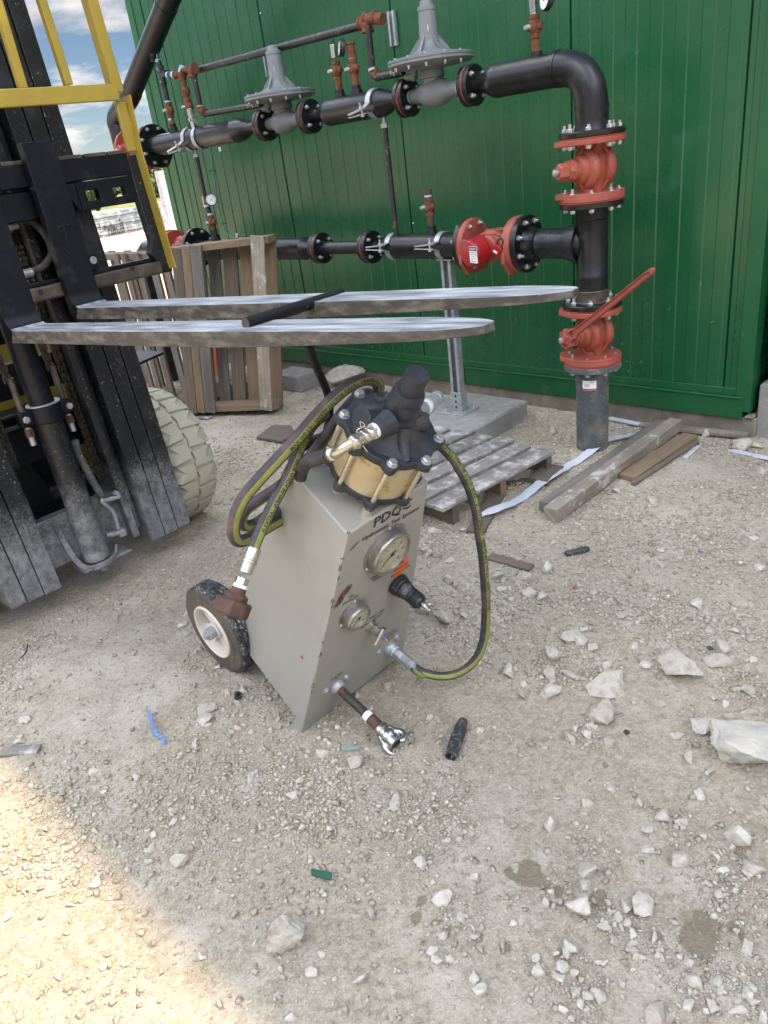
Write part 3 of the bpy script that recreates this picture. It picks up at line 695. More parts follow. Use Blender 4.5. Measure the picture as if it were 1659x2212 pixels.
mb = MB(); mb.span(WF, W0, (S0-.15, -DEP-.1, BH), (S1+.15, .06, BH+.08)); mb.build('roof', M['green_dark'], bt)
mb = MB()
for a in (-2.863, -1.645, -.612, .429):
    for z in np.arange(.35, BH, .62): mb.hexa(WP(a+.018, .0042, z+.03*math.sin(a*9+z)), WN, .0045, .003)
mb.build('rivet', M['white'], bt)
# scuffs and splashes near the foot of the wall
mb = MB(); q_ = np.random.default_rng(31)
for k in range(70):
    s_ = q_.uniform(-2.9, 1.15); z_ = .24+abs(q_.normal())*.22; a_ = q_.random()*3.1; l_ = .003+.012*q_.random(); w_ = .0006+.0016*q_.random()
    c_ = WP(s_, .0048, z_); d_ = WA*math.cos(a_)+V3(0, 0, 1)*math.sin(a_); n_ = np.cross(WN, d_)
    mb.add([c_-d_*l_, c_+n_*w_, c_+d_*l_, c_-n_*w_], [(0, 1, 2, 3)])
mb.build('scuff', M['footmark'], bt, smooth=0)
# grey building beyond the right corner
gb = thing('grey_building', 'grey purple clad building just visible at the right edge on a pale footing', 'building', WP(2.6, -1, 0))
mb = MB(); mb.span(WF, W0, (S1+.075, -4.0, .245), (S1+9, -.045, 6.80)); mb.build('wall', M['greymetal'], gb)
mb = MB(); mb.span(WF, W0, (S1+.035, -4.0, -.25), (S1+9, -.02, .243)); mb.build('footing', M['concrete'], gb, bevel=.008)

# ------------------------------------------------------------------ far side of the yard
def quad_up(u0, v0, u1, v1, uT, vT, thick, back=True):
    """base corners on the ground by their picture position, height from a top point"""
    a = gnd(u0, v0); b = gnd(u1, v1); e = unit(b-a); nrm = unit(np.cross(e, V3(0, 0, 1)))
    t = onp(uT, vT, a, nrm); return a, b, e, nrm, t[2]
a, b, e, nr, h = quad_up(196, 524, 312, 502, 203, 461, .8)
if nr.dot(CAM-a) < 0: nr = -nr
ws = thing('wrapped_panel_stack', 'stack of panels in silver plastic wrap with spray painted writing beyond the forklift', 'stack', (a+b)/2)
F_ = frame(e, nr, (0, 0, 1)); L_ = np.linalg.norm(b-a)
mb = MB(); 
nn_ = 9
for i in range(nn_):
    z0 = .06+(h-.06)*i/nn_; z1 = .06+(h-.06)*(i+1)/nn_-.006
    mb.span(F_, a, (-1.5, -1.6, z0), (L_, .0+.012*((i*5) % 3), z1))
mb.build('panels', M['wrap'], ws, bevel=.01)
mb = MB()
for x0 in (-1.2, .2, L_*.75): mb.span(F_, a, (x0, -1.5, 0), (x0+.3, .02, .055))
mb.build('pallet_base', M['wood_new'], ws)
mb = MB()
# handwritten capitals as brush strokes
def strokes(mb, segs, o_, ex, ez, sc, n, r):
    for sg in segs:
        mb.tube([o_+ex*x*sc+ez*y*sc+n*.03 for x, y in sg], r, 6)
glyph = {
 'L': [[(0, 1), (0, 0), (.6, 0)]], 'o': [[(.3, .6), (0, .45), (0, .1), (.3, 0), (.55, .15), (.55, .45), (.3, .6)]],
 'r': [[(0, .6), (0, 0)], [(0, .4), (.3, .62), (.45, .5)]], 'e': [[(0, .32), (.5, .36), (.4, .6), (.1, .55), (0, .2), (.2, 0), (.5, .08)]],
 'N': [[(0, 0), (0, .8), (.5, 0), (.5, .85)]], 'a': [[(.5, .55), (.2, .6), (0, .3), (.15, 0), (.45, .15), (.5, .55), (.6, 0)]],
 'T': [[(0, .95), (.8, 1.)], [(.35, 1.), (.3, .05)], [(.1, 0), (.55, .05)]], 'x': [[(0, .6), (.5, 0)], [(.5, .65), (0, 0)]],
 'C': [[(.5, .7), (.2, .8), (0, .4), (.15, 0), (.55, .1)]], 'u': [[(0, .6), (.05, .05), (.4, .05), (.5, .6), (.5, 0)]],
 't': [[(.25, .95), (.25, 0)], [(0, .6), (.5, .65)]], 'l': [[(.1, 1.), (.1, 0)]], 'i': [[(.1, .55), (.1, 0)], [(.1, .75), (.12, .8)]],
 's': [[(.45, .6), (.1, .55), (.1, .35), (.45, .25), (.4, 0), (0, .05)]]}
def write(mb, txt, u, v, sc, r):
    P0 = onp(u, v, a, nr); x = 0
    for ch in txt:
        if ch != ' ': strokes(mb, [[(x+p_[0], p_[1]*1.75) for p_ in sg] for sg in glyph[ch]], P0, e, V3(0, 0, 1), sc, nr, r)
        x += .72 if ch not in 'li ' else .42
P1 = onp(221, 499, a, nr); P2 = onp(254, 490, a, nr); sc_ = np.linalg.norm(P2-P1)/4.6
write(mb, 'LoreNa', 217, 500, sc_, .008)
write(mb, 'Tx', 258, 489, sc_, .008)
write(mb, 'Cutlist', 236, 509, sc_*1.12, .009)
mb.build('spray_writing', M['spray'], ws)
mb = MB(); mb.tube([onp(u, v, a, nr)+nr*.03 for u, v in ((238, 513), (255, 509), (270, 506), (283, 501))], .022, 6); mb.build('pink_underline', M['spraypink'], ws)
# wrapped bundle by the yellow post, panel stack edge by the building corner, lumber
c = gnd(350, 498); wb = thing('wrapped_bundle', 'pale plastic wrapped upright bundle seen just right of the yellow post', 'bundle', c)
mb = MB(); hB = 60*depth(c)/FPX
mb.lathe(c, (0, 0, 1), [(0, .30), (hB*.3, .26), (hB*.6, .20), (hB*.9, .17), (hB, .05)], 9); mb.build('wrap', M['wrap'], wb, smooth=0)
c = gnd(389, 478); hC = 102*depth(c)/FPX
tag(MB().box(c+V3(0, 0, hC/2), WF, .12, .5, hC/2).build('pale_panel_column', M['lilac'], bevel=.01), 'tall pale panel standing by the left corner of the green building', 'panel')
c = gnd(352, 478)
mb = MB()
for i in range(4): mb.box(c+V3(0, 0, .06+.12*i), WF, 1.1-.05*i, .5, .05)
tag(mb.build('far_lumber_stack', M['wood_new']), 'stack of pale lumber far beyond the pallets near the building corner', 'lumber')
# tree line
def tree(u, dist, top_px, w, seed, label):
    r = ray(u, 434.6-.1358*u); d = unit([r[0], r[1], 0]); base = d*dist
    z0 = float(gh(base[0], base[1])); h = CAMH+top_px*dist/FPX-z0
    t = thing('oak_tree', label, 'tree', (base[0], base[1], z0), 'trees at the far edge of the field')
    q_ = np.random.default_rng(seed)
    mb = MB(); b0 = np.array([base[0], base[1], z0-.1])
    mb.tube([b0, b0+V3(.05, 0, h*.3), b0+V3(-.1, .1, h*.55), b0+V3(.1, 0, h*.8)], lambda t_: .14*(1-.8*t_), 8)
    for k in range(5):
        an = q_.random()*6.28; mb.tube([b0+V3(0, 0, h*.35), b0+V3(math.cos(an)*w*.2, math.sin(an)*w*.2, h*.6), b0+V3(math.cos(an)*w*.38, math.sin(an)*w*.38, h*.75)], lambda t_: .06*(1-.8*t_), 6)
    mb.build('trunk', M['trunk'], t)
    n = 2600; cl = q_.normal(size=(26, 3))*[w*.24, w*.24, h*.17]+[0, 0, h*.55]
    cl[:, 2] = np.clip(cl[:, 2], h*.12, h*.86)
    ct = cl[q_.integers(0, 26, n)]+q_.normal(size=(n, 3))*[w*.085, w*.085, h*.075]; ct[:, 2] = np.clip(ct[:, 2], .1, h)
    a1 = q_.normal(size=(n, 3)); a1 /= np.linalg.norm(a1, axis=1)[:, None]; a2 = np.cross(a1, q_.normal(size=(n, 3))); a2 /= np.linalg.norm(a2, axis=1)[:, None]
    s_ = .16*(.5+q_.random((n, 1))); v_ = np.concatenate([ct+a1*s_, ct+a2*s_*.6, ct-a1*s_, ct-a2*s_*.6]); v_ += b0
    f_ = [(i, n+i, 2*n+i, 3*n+i) for i in range(n)]
    link_mesh('crown', v_, f_, M['leaf'], t, 0, 0)
for i, (u, dd, tp, w, lab) in enumerate([(395, 62, 31, 7, 'olive green bushy tree nearest the building corner, far across the field'), (352, 66, 24, 6, 'dull green tree behind the yellow backrest post far across the field'), (310, 70, 22, 7, 'low tree on the skyline just left of the yellow post'),
                                     (262, 64, 20, 6, 'low tree seen through the right window of the fork carriage'), (215, 68, 22, 7, 'low tree behind the mast on the skyline'), (440, 66, 34, 8, 'tall bushy tree mostly hidden by the green building corner'), (160, 70, 20, 8, 'low tree hidden behind the mast rails')]):
    tree(u, dd, tp, w, 50+i, lab)
# ------------------------------------------------------------------ gas pipework in front of the wall
PO = .486
pm = thing('pipework', 'black and red gas pipework with two grey regulators in front of the green wall', 'pipework', gnd(1278, 965))
def A_(x, y): return cr(x, y, 0, 0, 1.659)
def B_(x, y): return cr(x, y, 500, 0, 1.659)
def C_(x, y): return cr(x, y, 1200, 0, 1.659)
def D_(x, y): return cr(x, y, 2000, 400, 1.58)
def E_(x, y): return cr(x, y, 1200, 700, 1.659)
def wp(uv, o=PO): return onp(uv[0], uv[1], W0+WN*o, WN)
UPZ, LOZ = 1.597, .946
def flange_joint(P, ax, parts, R, rbolt, nb, bl, br, parent=pm, ph=.0, rot=None):
    """parts: [(t0, t1, material, name)] discs along the axis, then bolts as sub-parts of the first disc"""
    ax = unit(ax); first = None
    for t0, t1, mt, nm in parts:
        mb = MB(); r = R*(1.0 if 'gasket' not in nm else .99)
        mb.lathe(P+ax*t0, ax, [(0, r-.003), (.003, r), (t1-t0-.003, r), (t1-t0, r-.003)], 40)
        o = mb.build(nm, M[mt], parent, smooth=30)
        if first is None and nm == 'flange': first = o
    a0 = min(p_[0] for p_ in parts); a1 = max(p_[1] for p_ in parts)
    ref = V3(0, 0, 1) if abs(ax[2]) < .9 else WA
    e1 = unit(ref-ref.dot(ax)*ax); e2 = np.cross(ax, e1)
    for k in range(nb):
        an = ph+2*math.pi*(k+.5)/nb; c = P+(e1*math.cos(an)+e2*math.sin(an))*rbolt
        mb = MB(); j = .004*((k*7) % 3)
        mb.hexa(c+ax*(a0-.001), -ax, br, bl); mb.hexa(c+ax*(a1+.001), ax, br, bl)
        mb.cyl(c+ax*(a1+bl), c+ax*(a1+bl+.010+j), br*.55, n=10); mb.cyl(c+ax*(a0-bl), c+ax*(a0-bl-.003), br*.8, n=10)
        mb.cyl(c+ax*a0, c+ax*a1, br*.5, n=8)
        mb.build('bolt', M['zinc'], first or parent, smooth=30)
    return first
def pipe(s0, s1, z, r, o=PO, mt='black_pipe', prof=None, name='pipe'):
    mb = MB(); mb.lathe(WP(s0, o, z), WA, prof or [(0, r), (s1-s0, r)], 40); return mb.build(name, M[mt], pm)
# upper run
mb = MB(); L1 = 1.0
mb.lathe(WP(-2.40, PO, UPZ), WA, [(0, .045), (.015, .055), (.075, .060), (.08, .0635), (.088, .060), (.52, .060), (.96, .060), (.965, .0635), (.975, .062), (1.01, .060), (1.06, .045), (1.09, .030), (1.19, .028)], 40)
mb.build('pipe', M['black_pipe'], pm)
# plug valve at the left end of the upper run (mostly behind the forklift)
def plugvalve(P, ax, out, half, plate, body, mt='red', lobes=True, hub=True, plate_t=.02, bulge=1.0, name='plug_valve', square=1):
    """two plates joined by a bulging body; out points to the hexagonal stem"""
    ax = unit(ax); out = unit(out-out.dot(ax)*ax); sd = np.cross(ax, out)
    v = None
    mb = MB()
    mb.lathe(P-ax*half, ax, [(0, body*.62), (half*.18, body*.60), (half*.34, body*.60), (half*.55, body*.68), (half*.85, body*.80), (half, body*.82), (half*1.15, body*.80), (half*1.45, body*.68), (half*1.66, body*.60), (half*1.82, body*.60), (half*2, body*.62)], 40)
    for sgn in (.34, -.62):   # front and rear lobes of the body
        c = P+out*sgn*body; R0 = min(body*1.08, half*.86)*(1 if sgn > 0 else .94)
        mb.lathe(c-out*.36*body, out, [(0, R0*.55), (body*.06, R0*.82), (body*.18, R0*.96), (body*.36, R0), (body*.54, R0*.96), (body*.66, R0*.82), (body*.72, R0*.55), (body*.73, .001)], 32)
    mb.lathe(P-out*body*.2, out, [(0, body*.7), (body*1.0, body*.74), (body*1.12, body*.66), (body*1.18, body*.52), (body*1.45, body*.52), (body*1.5, body*.46)], 30)
    for k in range(6):
        an = k*math.pi/3+.4; 
        mb.tube([P+sd*math.cos(an)*body*.5+out*math.sin(an)*body*.5-ax*half*.9, P+sd*math.cos(an)*body*.95+out*math.sin(an)*body*.95-ax*half*.3, P+sd*math.cos(an)*body*.95+out*math.sin(an)*body*.95+ax*half*.3, P+sd*math.cos(an)*body*.5+out*math.sin(an)*body*.5+ax*half*.9], .008, 8)
    v = mb.build(name, M[mt], pm, smooth=50)
    for sg in (-1, 1):
        c = P+ax*half*sg; poly = []
        for k in range(9):   # round on one side, squared on the other
            an = -math.pi/2+math.pi*k/8; poly.append(c-ax*plate_t/2+(sd*math.cos(an)*-1*square+out*math.sin(an))*plate)
        poly += [c-ax*plate_t/2+sd*plate*.55*square+out*plate*1.0, c-ax*plate_t/2+sd*plate*1.02*square+out*plate*.62, c-ax*plate_t/2+sd*plate*1.02*square-out*plate*.62, c-ax*plate_t/2+sd*plate*.55*square-out*plate*1.0]
        MB().prism(poly, ax*plate_t).build('valve_plate', M[mt], v, bevel=.0025, smooth=30)
    if hub:
        mb = MB(); b0 = P+out*body*1.22
        mb.lathe(b0, out, [(0, body*.50), (body*.35, body*.48)], 8); mb.hexa(b0+out*body*.3, out, body*.42, body*.55)
        mb.build('valve_stem', M[mt], v, smooth=25)
        MB().lathe(b0+out*body*.84, out, [(0, .013), (.018, .013), (.02, .010)], 16).build('stem_tip', M['zinc'], v)
    return v
flange_joint(WP(-2.315, PO, UPZ), WA, [(-.010, .014, 'black_flange', 'flange'), (-.018, -.0105, 'gasket', 'gasket')], .128, .105, 8, .013, .012)
plugvalve(WP(-2.47, PO, UPZ), WA, WN, .13, .128, .085, 'darkred')
# fallen diagonal black pipe with its elbow into that valve
mb = MB()
pA = wp(A_(1120, -60), .50); pB = wp(A_(1085, 40), .50); pC = wp(A_(860, 600), .50)
dd_ = unit(pC-pB); e0 = WP(-2.70, .49, 1.82)
pts = [pB-dd_*1.2, pB, pC]; mb.tube(curve([pB-dd_*1.5, pB, pB+dd_*.4, pC], 8), .0625, 28)
mb.tube(curve([pC-dd_*.02, pC+dd_*.06, WP(-2.69, .49, 1.80), WP(-2.70, .49, 1.70), WP(-2.70, .49, 1.46)], 8), .0625, 28)
mb.tube([pB-dd_*.006, pB+dd_*.006], .0655, 28); mb.tube([pC-dd_*.006, pC+dd_*.006], .0655, 28)
mb.lathe(WP(-2.70, .49, 1.46), WA, [(-.02, .07), (.10, .0625), (.16, .0625)], 24)
mb.build('riser_pipe', M['black_pipe'], pm, smooth=60)
# regulator joints
def small_joint(s, z, gside=-1):
    g = (-.019, -.0125) if gside < 0 else (.0125, .019)
    g2 = (-.040, -.0195) if gside < 0 else (.0195, .040)
    flange_joint(WP(s, PO, z), WA, [(-.012, .012, 'black_flange', 'flange'), (g[0], g[1], 'gasket', 'gasket'), (g2[0], g2[1], 'black_flange', 'flange')], .080, .058, 4, .011, .0105)
def regulator(sc, sL, sR, dz, R, towr, ztop, side):
    z = UPZ
    rg = thing_part = None
    mb = MB()
    mb.lathe(WP(sL, PO, z), WA, [(0, .028), (.004, .032), (.035, .032), (.05, .034), ((sR-sL)*.32, .052), ((sR-sL)*.5, .060), ((sR-sL)*.68, .052), ((sR-sL)-.05, .034), ((sR-sL)-.035, .032), ((sR-sL)-.004, .032), (sR-sL, .028)], 36)
    mb.lathe(WP(sc, PO, z), (0, 0, 1), [(0, .045), (.055, .046), (.06, .056), (.085, .056), (.09, .05)], 8)
    body = mb.build('regulator', M['grey_cast'], pm, smooth=48)
    mb = MB()
    z0 = dz
    mb.lathe(WP(sc, PO, z+.085), (0, 0, 1), [(0, .045), (.012, .062), (z0-z-.085-.012, R*.62), (z0-z-.085-.006, R*.93), (z0-z-.085, R*.97)], 48)
    mb.lathe(WP(sc, PO, z0), (0, 0, 1), [(0, R*.97), (.003, R), (.011, R), (.0125, R*.985), (.0145, R*.985), (.016, R), (.024, R), (.028, R*.93), (.034, R*.66), (.046, R*.42), (.056, towr*1.45), (.075, towr*1.12), (.09, towr*1.05), (ztop-z0-.03, towr*.92), (ztop-z0-.028, towr*.98), (ztop-z0-.012, towr*.96), (ztop-z0-.008, towr*.72), (ztop-z0+.008, towr*.66), (ztop-z0+.012, towr*.5)], 48)
    for k in range(6):
        an = k*math.pi/3+.3; d = WA*math.cos(an)+WN*math.sin(an)
        mb.prism([WP(sc, PO, z0+.04)+d*towr*.9, WP(sc, PO, z0+.04)+d*R*.50, WP(sc, PO, z0+.11)+d*towr*.9], np.cross(d, V3(0, 0, 1))*.006)
    case = mb.build('diaphragm_case', M['grey_cast'], body, smooth=40)
    mb = MB()   # vent and pilot on the back left
    c = WP(sc-R*.40, PO-.06, z0+.03); mb.lathe(c, (0, 0, 1), [(0, .045), (.03, .04), (.07, .034), (.078, .026), (.08, .01)], 20)
    mb.lathe(WP(sc-R*.28, PO-.03, z0+.02), (0, 0, 1), [(0, .05), (.03, .045), (.035, .03)], 18)
    mb.cyl(WP(sc-R*.1, PO-.04, z0+.07), WP(sc-R*.1, PO-.04, z0+.13), .006)
    mb.build('vent', M['grey_cast'], body)
    for k in range(14):
        an = 2*math.pi*k/14+.1; c = WP(sc, PO, z0-.006)+(WA*math.cos(an)+WN*math.sin(an))*R*.94
        if (c-WP(sc, PO, z0)).dot(WN) < -.3*R: continue
        mb = MB(); mb.hexa(c, (0, 0, -1), .0065, .006); mb.cyl(c, c-V3(0, 0, .014), .004, n=8); mb.hexa(c+V3(0, 0, .032), (0, 0, 1), .006, .005)
        mb.build('bolt', M['zinc'], body)
    mb = MB(); c = WP(sc+towr*.6, PO+towr*.78, z0+.13); mb.box(c, frame(WA-.7*WN*-1, WN, (0, 0, 1)), .006, .0015, .012); mb.build('tag', M['white'], body)
    # ring of tape where the nipple screws in
    mb = MB(); mb.lathe(WP(sR-.001, PO, z), WA, [(0, .0300), (.006, .0298)], 24); mb.lathe(WP(sL-.006, PO, z), WA, [(0, .0298), (.006, .0300)], 24); mb.build('thread_tape', M['tape'], body)
    mb = MB(); mb.lathe(WP(sR+.004, PO, z), WA, [(0, .0275), (.045, .0275)], 24); mb.lathe(WP(sL-.05, PO, z), WA, [(0, .0275), (.045, .0275)], 24); mb.build('nipple', M['black_pipe'], body)
    # control line port under the case
    mb = MB(); c = WP(sc-R*.56, PO+.02, z0-.035); mb.lathe(c-WA*.03, WA, [(0, .014), (.03, .016), (.045, .022), (.06, .016)], 16); mb.lathe(c+WA*.02, (0, 0, 1), [(0, .018), (.04, .016)], 14); mb.build('line_port', M['grey_cast'], body)
small_joint(-1.185, UPZ, 1); small_joint(-.795, UPZ, -1)
regulator(-1.015, -1.145, -.885, 1.706, .188, .041, 1.935, 0)
mb = MB(); mb.lathe(WP(-.80, PO, UPZ), WA, [(0, .036), (.02, .034), (.04, .028), (.085, .028), (.10, .034), (.125, .055), (.14, .060), (.155, .0605), (.50, .0605), (.505, .063), (.515, .060), (.545, .052), (.60, .030), (.66, .028)], 40); mb.build('pipe', M['black_pipe'], pm)
small_joint(-.150, UPZ, 1); small_joint(.245, UPZ, -1)
regulator(.020, -.105, .165, 1.710, .190, .040, 1.935, 0)
# from the last joint the line widens, turns down and meets the riser
RS = .797
mb = MB(); mb.lathe(WP(.24, PO, UPZ), WA, [(0, .036), (.03, .034), (.05, .034), (.085, .050), (.11, .0625), (.13, .0655), (.14, .0635), (.42, .0635)], 36)
mb.tube(curve([WP(.63, PO, UPZ), WP(.66, PO, UPZ), WP(.735, PO, UPZ-.018), WP(.782, PO, UPZ-.075), WP(RS, PO, UPZ-.15), WP(RS, PO, 1.40)], 8), .064, 32)
mb.tube([WP(.655, PO, UPZ), WP(.663, PO, UPZ)], .0665, 32); mb.tube([WP(RS, PO, 1.452), WP(RS, PO, 1.445)], .0670, 32)
mb.lathe(WP(RS, PO, 1.445), (0, 0, -1), [(0, .0665), (.01, .0645), (.06, .064), (.09, .075)], 32)
mb.build('elbow_pipe', M['black_pipe'], pm, smooth=60)
UP = V3(0, 0, 1)
flange_joint(WP(RS, PO, 1.352), UP, [(-.005, .016, 'black_flange', 'flange'), (-.010, -.0055, 'gasket', 'gasket'), (-.0102-.022, -.0102, 'red', 'valve_flange')], .128, .104, 8, .012, .0115)
v1 = plugvalve(WP(RS, PO, 1.232), UP, WN*.9-WA*.42, .097, .128, .078, square=-1)
flange_joint(WP(RS, PO, 1.108), UP, [(-.021, .0, 'black_flange', 'flange'), (.0005, .004, 'gasket', 'gasket'), (.0045, .026, 'red', 'valve_flange')], .128, .104, 8, .012, .0115, ph=.1)
mb = MB(); mb.lathe(WP(RS, PO, 1.09), UP*-1, [(0, .080), (.02, .070), (.05, .065), (.052, .068), (.058, .065), (.27, .065), (.275, .068), (.283, .0655), (.335, .065)], 40)
mb.lathe(WP(.49, PO, LOZ), WA, [(0, .075), (.03, .066), (.062, .0625), (.065, .065), (.072, .0625), (.19, .0625), (.196, .066), (.22, .066), (.26, .064), (.31, .055)], 40)
mb.lathe(WP(RS-.11, PO, LOZ), WA, [(0, .068), (.03, .078), (.06, .082)], 32)
mb.build('tee_pipe', M['black_pipe'], pm, smooth=50)
mb = MB(); mb.lathe(WP(RS, PO, .757), UP*-1, [(0, .0655), (.004, .0675), (.012, .0655), (.025, .064), (.045, .0665), (.052, .074)], 40); mb.build('weld_neck', M['fk_brown'], pm)
flange_joint(WP(RS, PO, .700), UP, [(-.016, .006, 'black_flange', 'flange'), (-.021, -.0165, 'gasket', 'gasket'), (-.044, -.0215, 'red', 'valve_flange')], .123, .100, 8, .012, .0115, ph=.05)
v2 = plugvalve(WP(RS, PO, .568), UP, WN*.92-WA*.38, .100, .124, .074, square=-1)
flange_joint(WP(RS, PO, .440), UP, [(-.027, .0, 'pvc', 'flange'), (.0005, .004, 'gasket', 'gasket'), (.0045, .022, 'red', 'valve_flange')], .124, .100, 8, .012, .0115, ph=-.1)
mb = MB(); mb.lathe(WP(RS, PO, .415), UP*-1, [(0, .078), (.02, .073), (.085, .073), (.088, .0715), (.60, .0715)], 40); gp = mb.build('grey_pipe', M['pvc'], pm)
# printed sticker on the grey pipe
def wrap_pt(ang_c, zc, r, dx, dy):
    an = ang_c+dx/r; return WP(RS, PO, zc+dy)+(WN*math.cos(an)+WA*math.sin(an))*r
def wrap_rect(mb, ang_c, zc, r, w, h, m=0, x0=0, y0=0):
    n = 8; vs = []; fs = []
    for i in range(n+1):
        for dy in (-h/2, h/2): vs.append(wrap_pt(ang_c, zc, r, x0-w/2+w*i/n, y0+dy))
    for i in range(n): fs.append((2*i, 2*i+2, 2*i+3, 2*i+1))
    mb.add(vs, fs, m)
camdir = CAM-WP(RS, PO, .4); ang0 = math.atan2(camdir.dot(WA), camdir.dot(WN))-.18
mb = MB(); wrap_rect(mb, ang0, .352, .0737, .062, .043, 0); wrap_rect(mb, ang0, .352, .0739, .062, .007, 1, 0, -.017)
for k in range(4): wrap_rect(mb, ang0, .352, .0740, .026, .0012, 2, -.010, .006-.004*k)
def wrap_text(mb, s, x, y, size, m):
    v, f = textmesh(s, size, 'CENTER', True); mb.add([wrap_pt(ang0, .352, .0741, x+a, y+b) for a, b in v], f, m)
wrap_text(mb, '+GF+', .012, .0125, .009, 2)
mb.build('sticker', [M['white'], M['redscrap'], M['ink']], gp, smooth=0)
# wrench handle on the lower valve
out2 = unit(WN*.92-WA*.38)
hc = WP(RS, PO, .568)+out2*(.074*1.22+.035)
tip = onp(*D_(912, 1045), hc, out2); dirh = unit(tip-hc); sdh = np.cross(out2, dirh)
mb = MB(); ring = []
for k in range(16):
    an = 2*math.pi*k/16; r = .046 if k % 2 else .038; ring.append(hc+(dirh*math.cos(an)+sdh*math.sin(an))*r)
mb.prism([p_-out2*.002 for p_ in ring], out2*.024)
Lh = np.linalg.norm(tip-hc)
def hp(t, w, z): return hc+dirh*t+sdh*w+out2*z
mb.prism([hp(.036, -.024, 0), hp(.060, -.021, 0), hp(.085, -.015, 0), hp(Lh-.006, -.011, 0), hp(Lh+.004, -.006, 0), hp(Lh+.006, 0, 0), hp(Lh+.004, .006, 0), hp(Lh-.006, .011, 0), hp(.085, .015, 0), hp(.060, .021, 0), hp(.036, .024, 0)], out2*.012)
mb.prism([hp(.040, -.026, .002), hp(.066, -.022, .002), hp(.066, -.013, .002), hp(.040, -.013, .002)], out2*.024); mb.prism([hp(.040, .013, .002), hp(.066, .013, .002), hp(.066, .022, .002), hp(.040, .026, .002)], out2*.024)
for sg in (-1, 1): mb.prism([hp(.08, .0145*sg, .010), hp(Lh-.03, .010*sg, .010), hp(Lh-.03, .006*sg, .010), hp(.08, .0095*sg, .010)], out2*.007)
hd = mb.build('wrench_handle', M['red'], v2, bevel=.0015, smooth=30)
mb = MB(); star = []
for k in range(16):
    an = 2*math.pi*k/16+.2; r = .029 if k % 2 else .021; star.append(hc+out2*.023+(dirh*math.cos(an)+sdh*math.sin(an))*r)
mb.prism(star, out2*.0012); mb.cyl(hp(Lh-.022, 0, .0125), hp(Lh-.022, 0, .0135), .0045, n=12); mb.build('recess', M['ink'], v2)
mb = MB(); mb.hexa(hc+out2*.018, out2, .019, .018); mb.build('stem_nut', M['red'], v2)
MB().lathe(hc+out2*.036, out2, [(0, .011), (.010, .011), (.012, .008)], 16).build('stem_tip', M['zinc'], v2)
# raised casting letters
mb = MB()
for (vz, sz) in ((1.235, .018), (.575, .016)):
    ang = math.atan2(.9, .42)
    P_ = WP(RS, PO, vz)+(WN*.80+WA*.60)*.083
    text_on(mb, '15253' if vz > 1 else '1525', P_, (0, 0, 1), WN*.6-WA*.8, sz, WN*.80+WA*.60, off=.002)
mb.build('cast_lettering', M['darkred'], v1)

# lower run
flange_joint(WP(.468, PO, LOZ), WA, [(-.002, .024, 'black_flange', 'flange'), (-.0065, -.0025, 'gasket', 'gasket'), (-.030, -.007, 'red', 'valve_flange')], .122, .099, 8, .013, .012)
v3 = plugvalve(WP(.310, PO, LOZ), WA, WN, .118, .118, .068, square=1, hub=False)
flange_joint(WP(.172, PO, LOZ), WA, [(-.024, .0, 'black_flange', 'flange'), (.0005, .004, 'gasket', 'gasket'), (.0045, .026, 'red', 'valve_flange')], .120, .098, 8, .013, .012, ph=.1)
# red lockout cover, label, padlock
oc = WP(.285, PO+.07, LOZ-.012); axl = unit(WN*1.0-WA*.28-UP*.05)
mb = MB(); mb.lathe(oc, axl, [(0, .062), (.06, .062), (.075, .060), (.082, .054), (.085, .03), (.086, .0)], 36); mb.lathe(oc+axl*.0, axl, [(0, .066), (.012, .066)], 36)
lk = mb.build('lockout_cover', M['lockred'], v3, smooth=40)
cpos = onp(*E_(1228, 408), oc+axl*.05, axl)
mb = MB(); pk = onp(*E_(1258, 470), oc+axl*.075+WN*.01, axl); Fk = frame(WA*.86-UP*.5, WN, UP*.86+WA*.5)
mb.box(pk, Fk, .021, .010, .019); mb.build('padlock', M['lockred'], v3, bevel=.003)
mb = MB(); mb.tube(curve([pk+Fk[2]*.018-Fk[0]*.012, pk+Fk[2]*.040-Fk[0]*.012, pk+Fk[2]*.050, pk+Fk[2]*.040+Fk[0]*.012, pk+Fk[2]*.018+Fk[0]*.012], 6), .0032, 8); mb.build('shackle', M['bk_tube'], v3)
mb = MB(); mb.box(pk-Fk[2]*.008+Fk[1]*.0106, Fk, .010, .0006, .004); mb.build('padlock_label', M['white'], v3)
# danger label stands square to the viewer on the left of the cover
lc = onp(*E_(1101, 503), oc+axl*.088, axl); ex_ = unit(WA-WA.dot(axl)*axl); ey_ = np.cross(axl, ex_); ey_ = ey_ if ey_[2] > 0 else -ey_
FL = frame(ex_, axl, ey_)
mb = MB(); mb.box(lc, FL, .027, .0008, .036, 0)
mb.box(lc+ey_*.026+axl*.0012, FL, .0255, .0004, .0085, 2)
mb.lathe(lc+ey_*.026+axl*.0018, axl, [(0, .0079), (.0002, .0079)], 20, 1)
nL = axl
text_on(mb, 'DANGER', lc+ey_*.0225+axl*.0022, ex_, ey_, .0112, nL, off=.0004, m=0, bold=True)
for i, (t_, sz) in enumerate((('LOCKED OUT', .0078), ('DO NOT OPERATE', .0060), ('THIS LOCK MAY ONLY', .0040), ('BE REMOVED BY', .0040))):
    text_on(mb, t_, lc+ey_*(.008-.0085*i)+axl*.001, ex_, ey_, sz, nL, off=.0004, m=2)
text_on(mb, 'ON   OFF', lc-ey_*.031+axl*.001, ex_, ey_, .0075, nL, off=.0004, m=2, bold=True)
mb.build('danger_label', [M['white'], M['lockred'], M['ink']], v3, smooth=0)
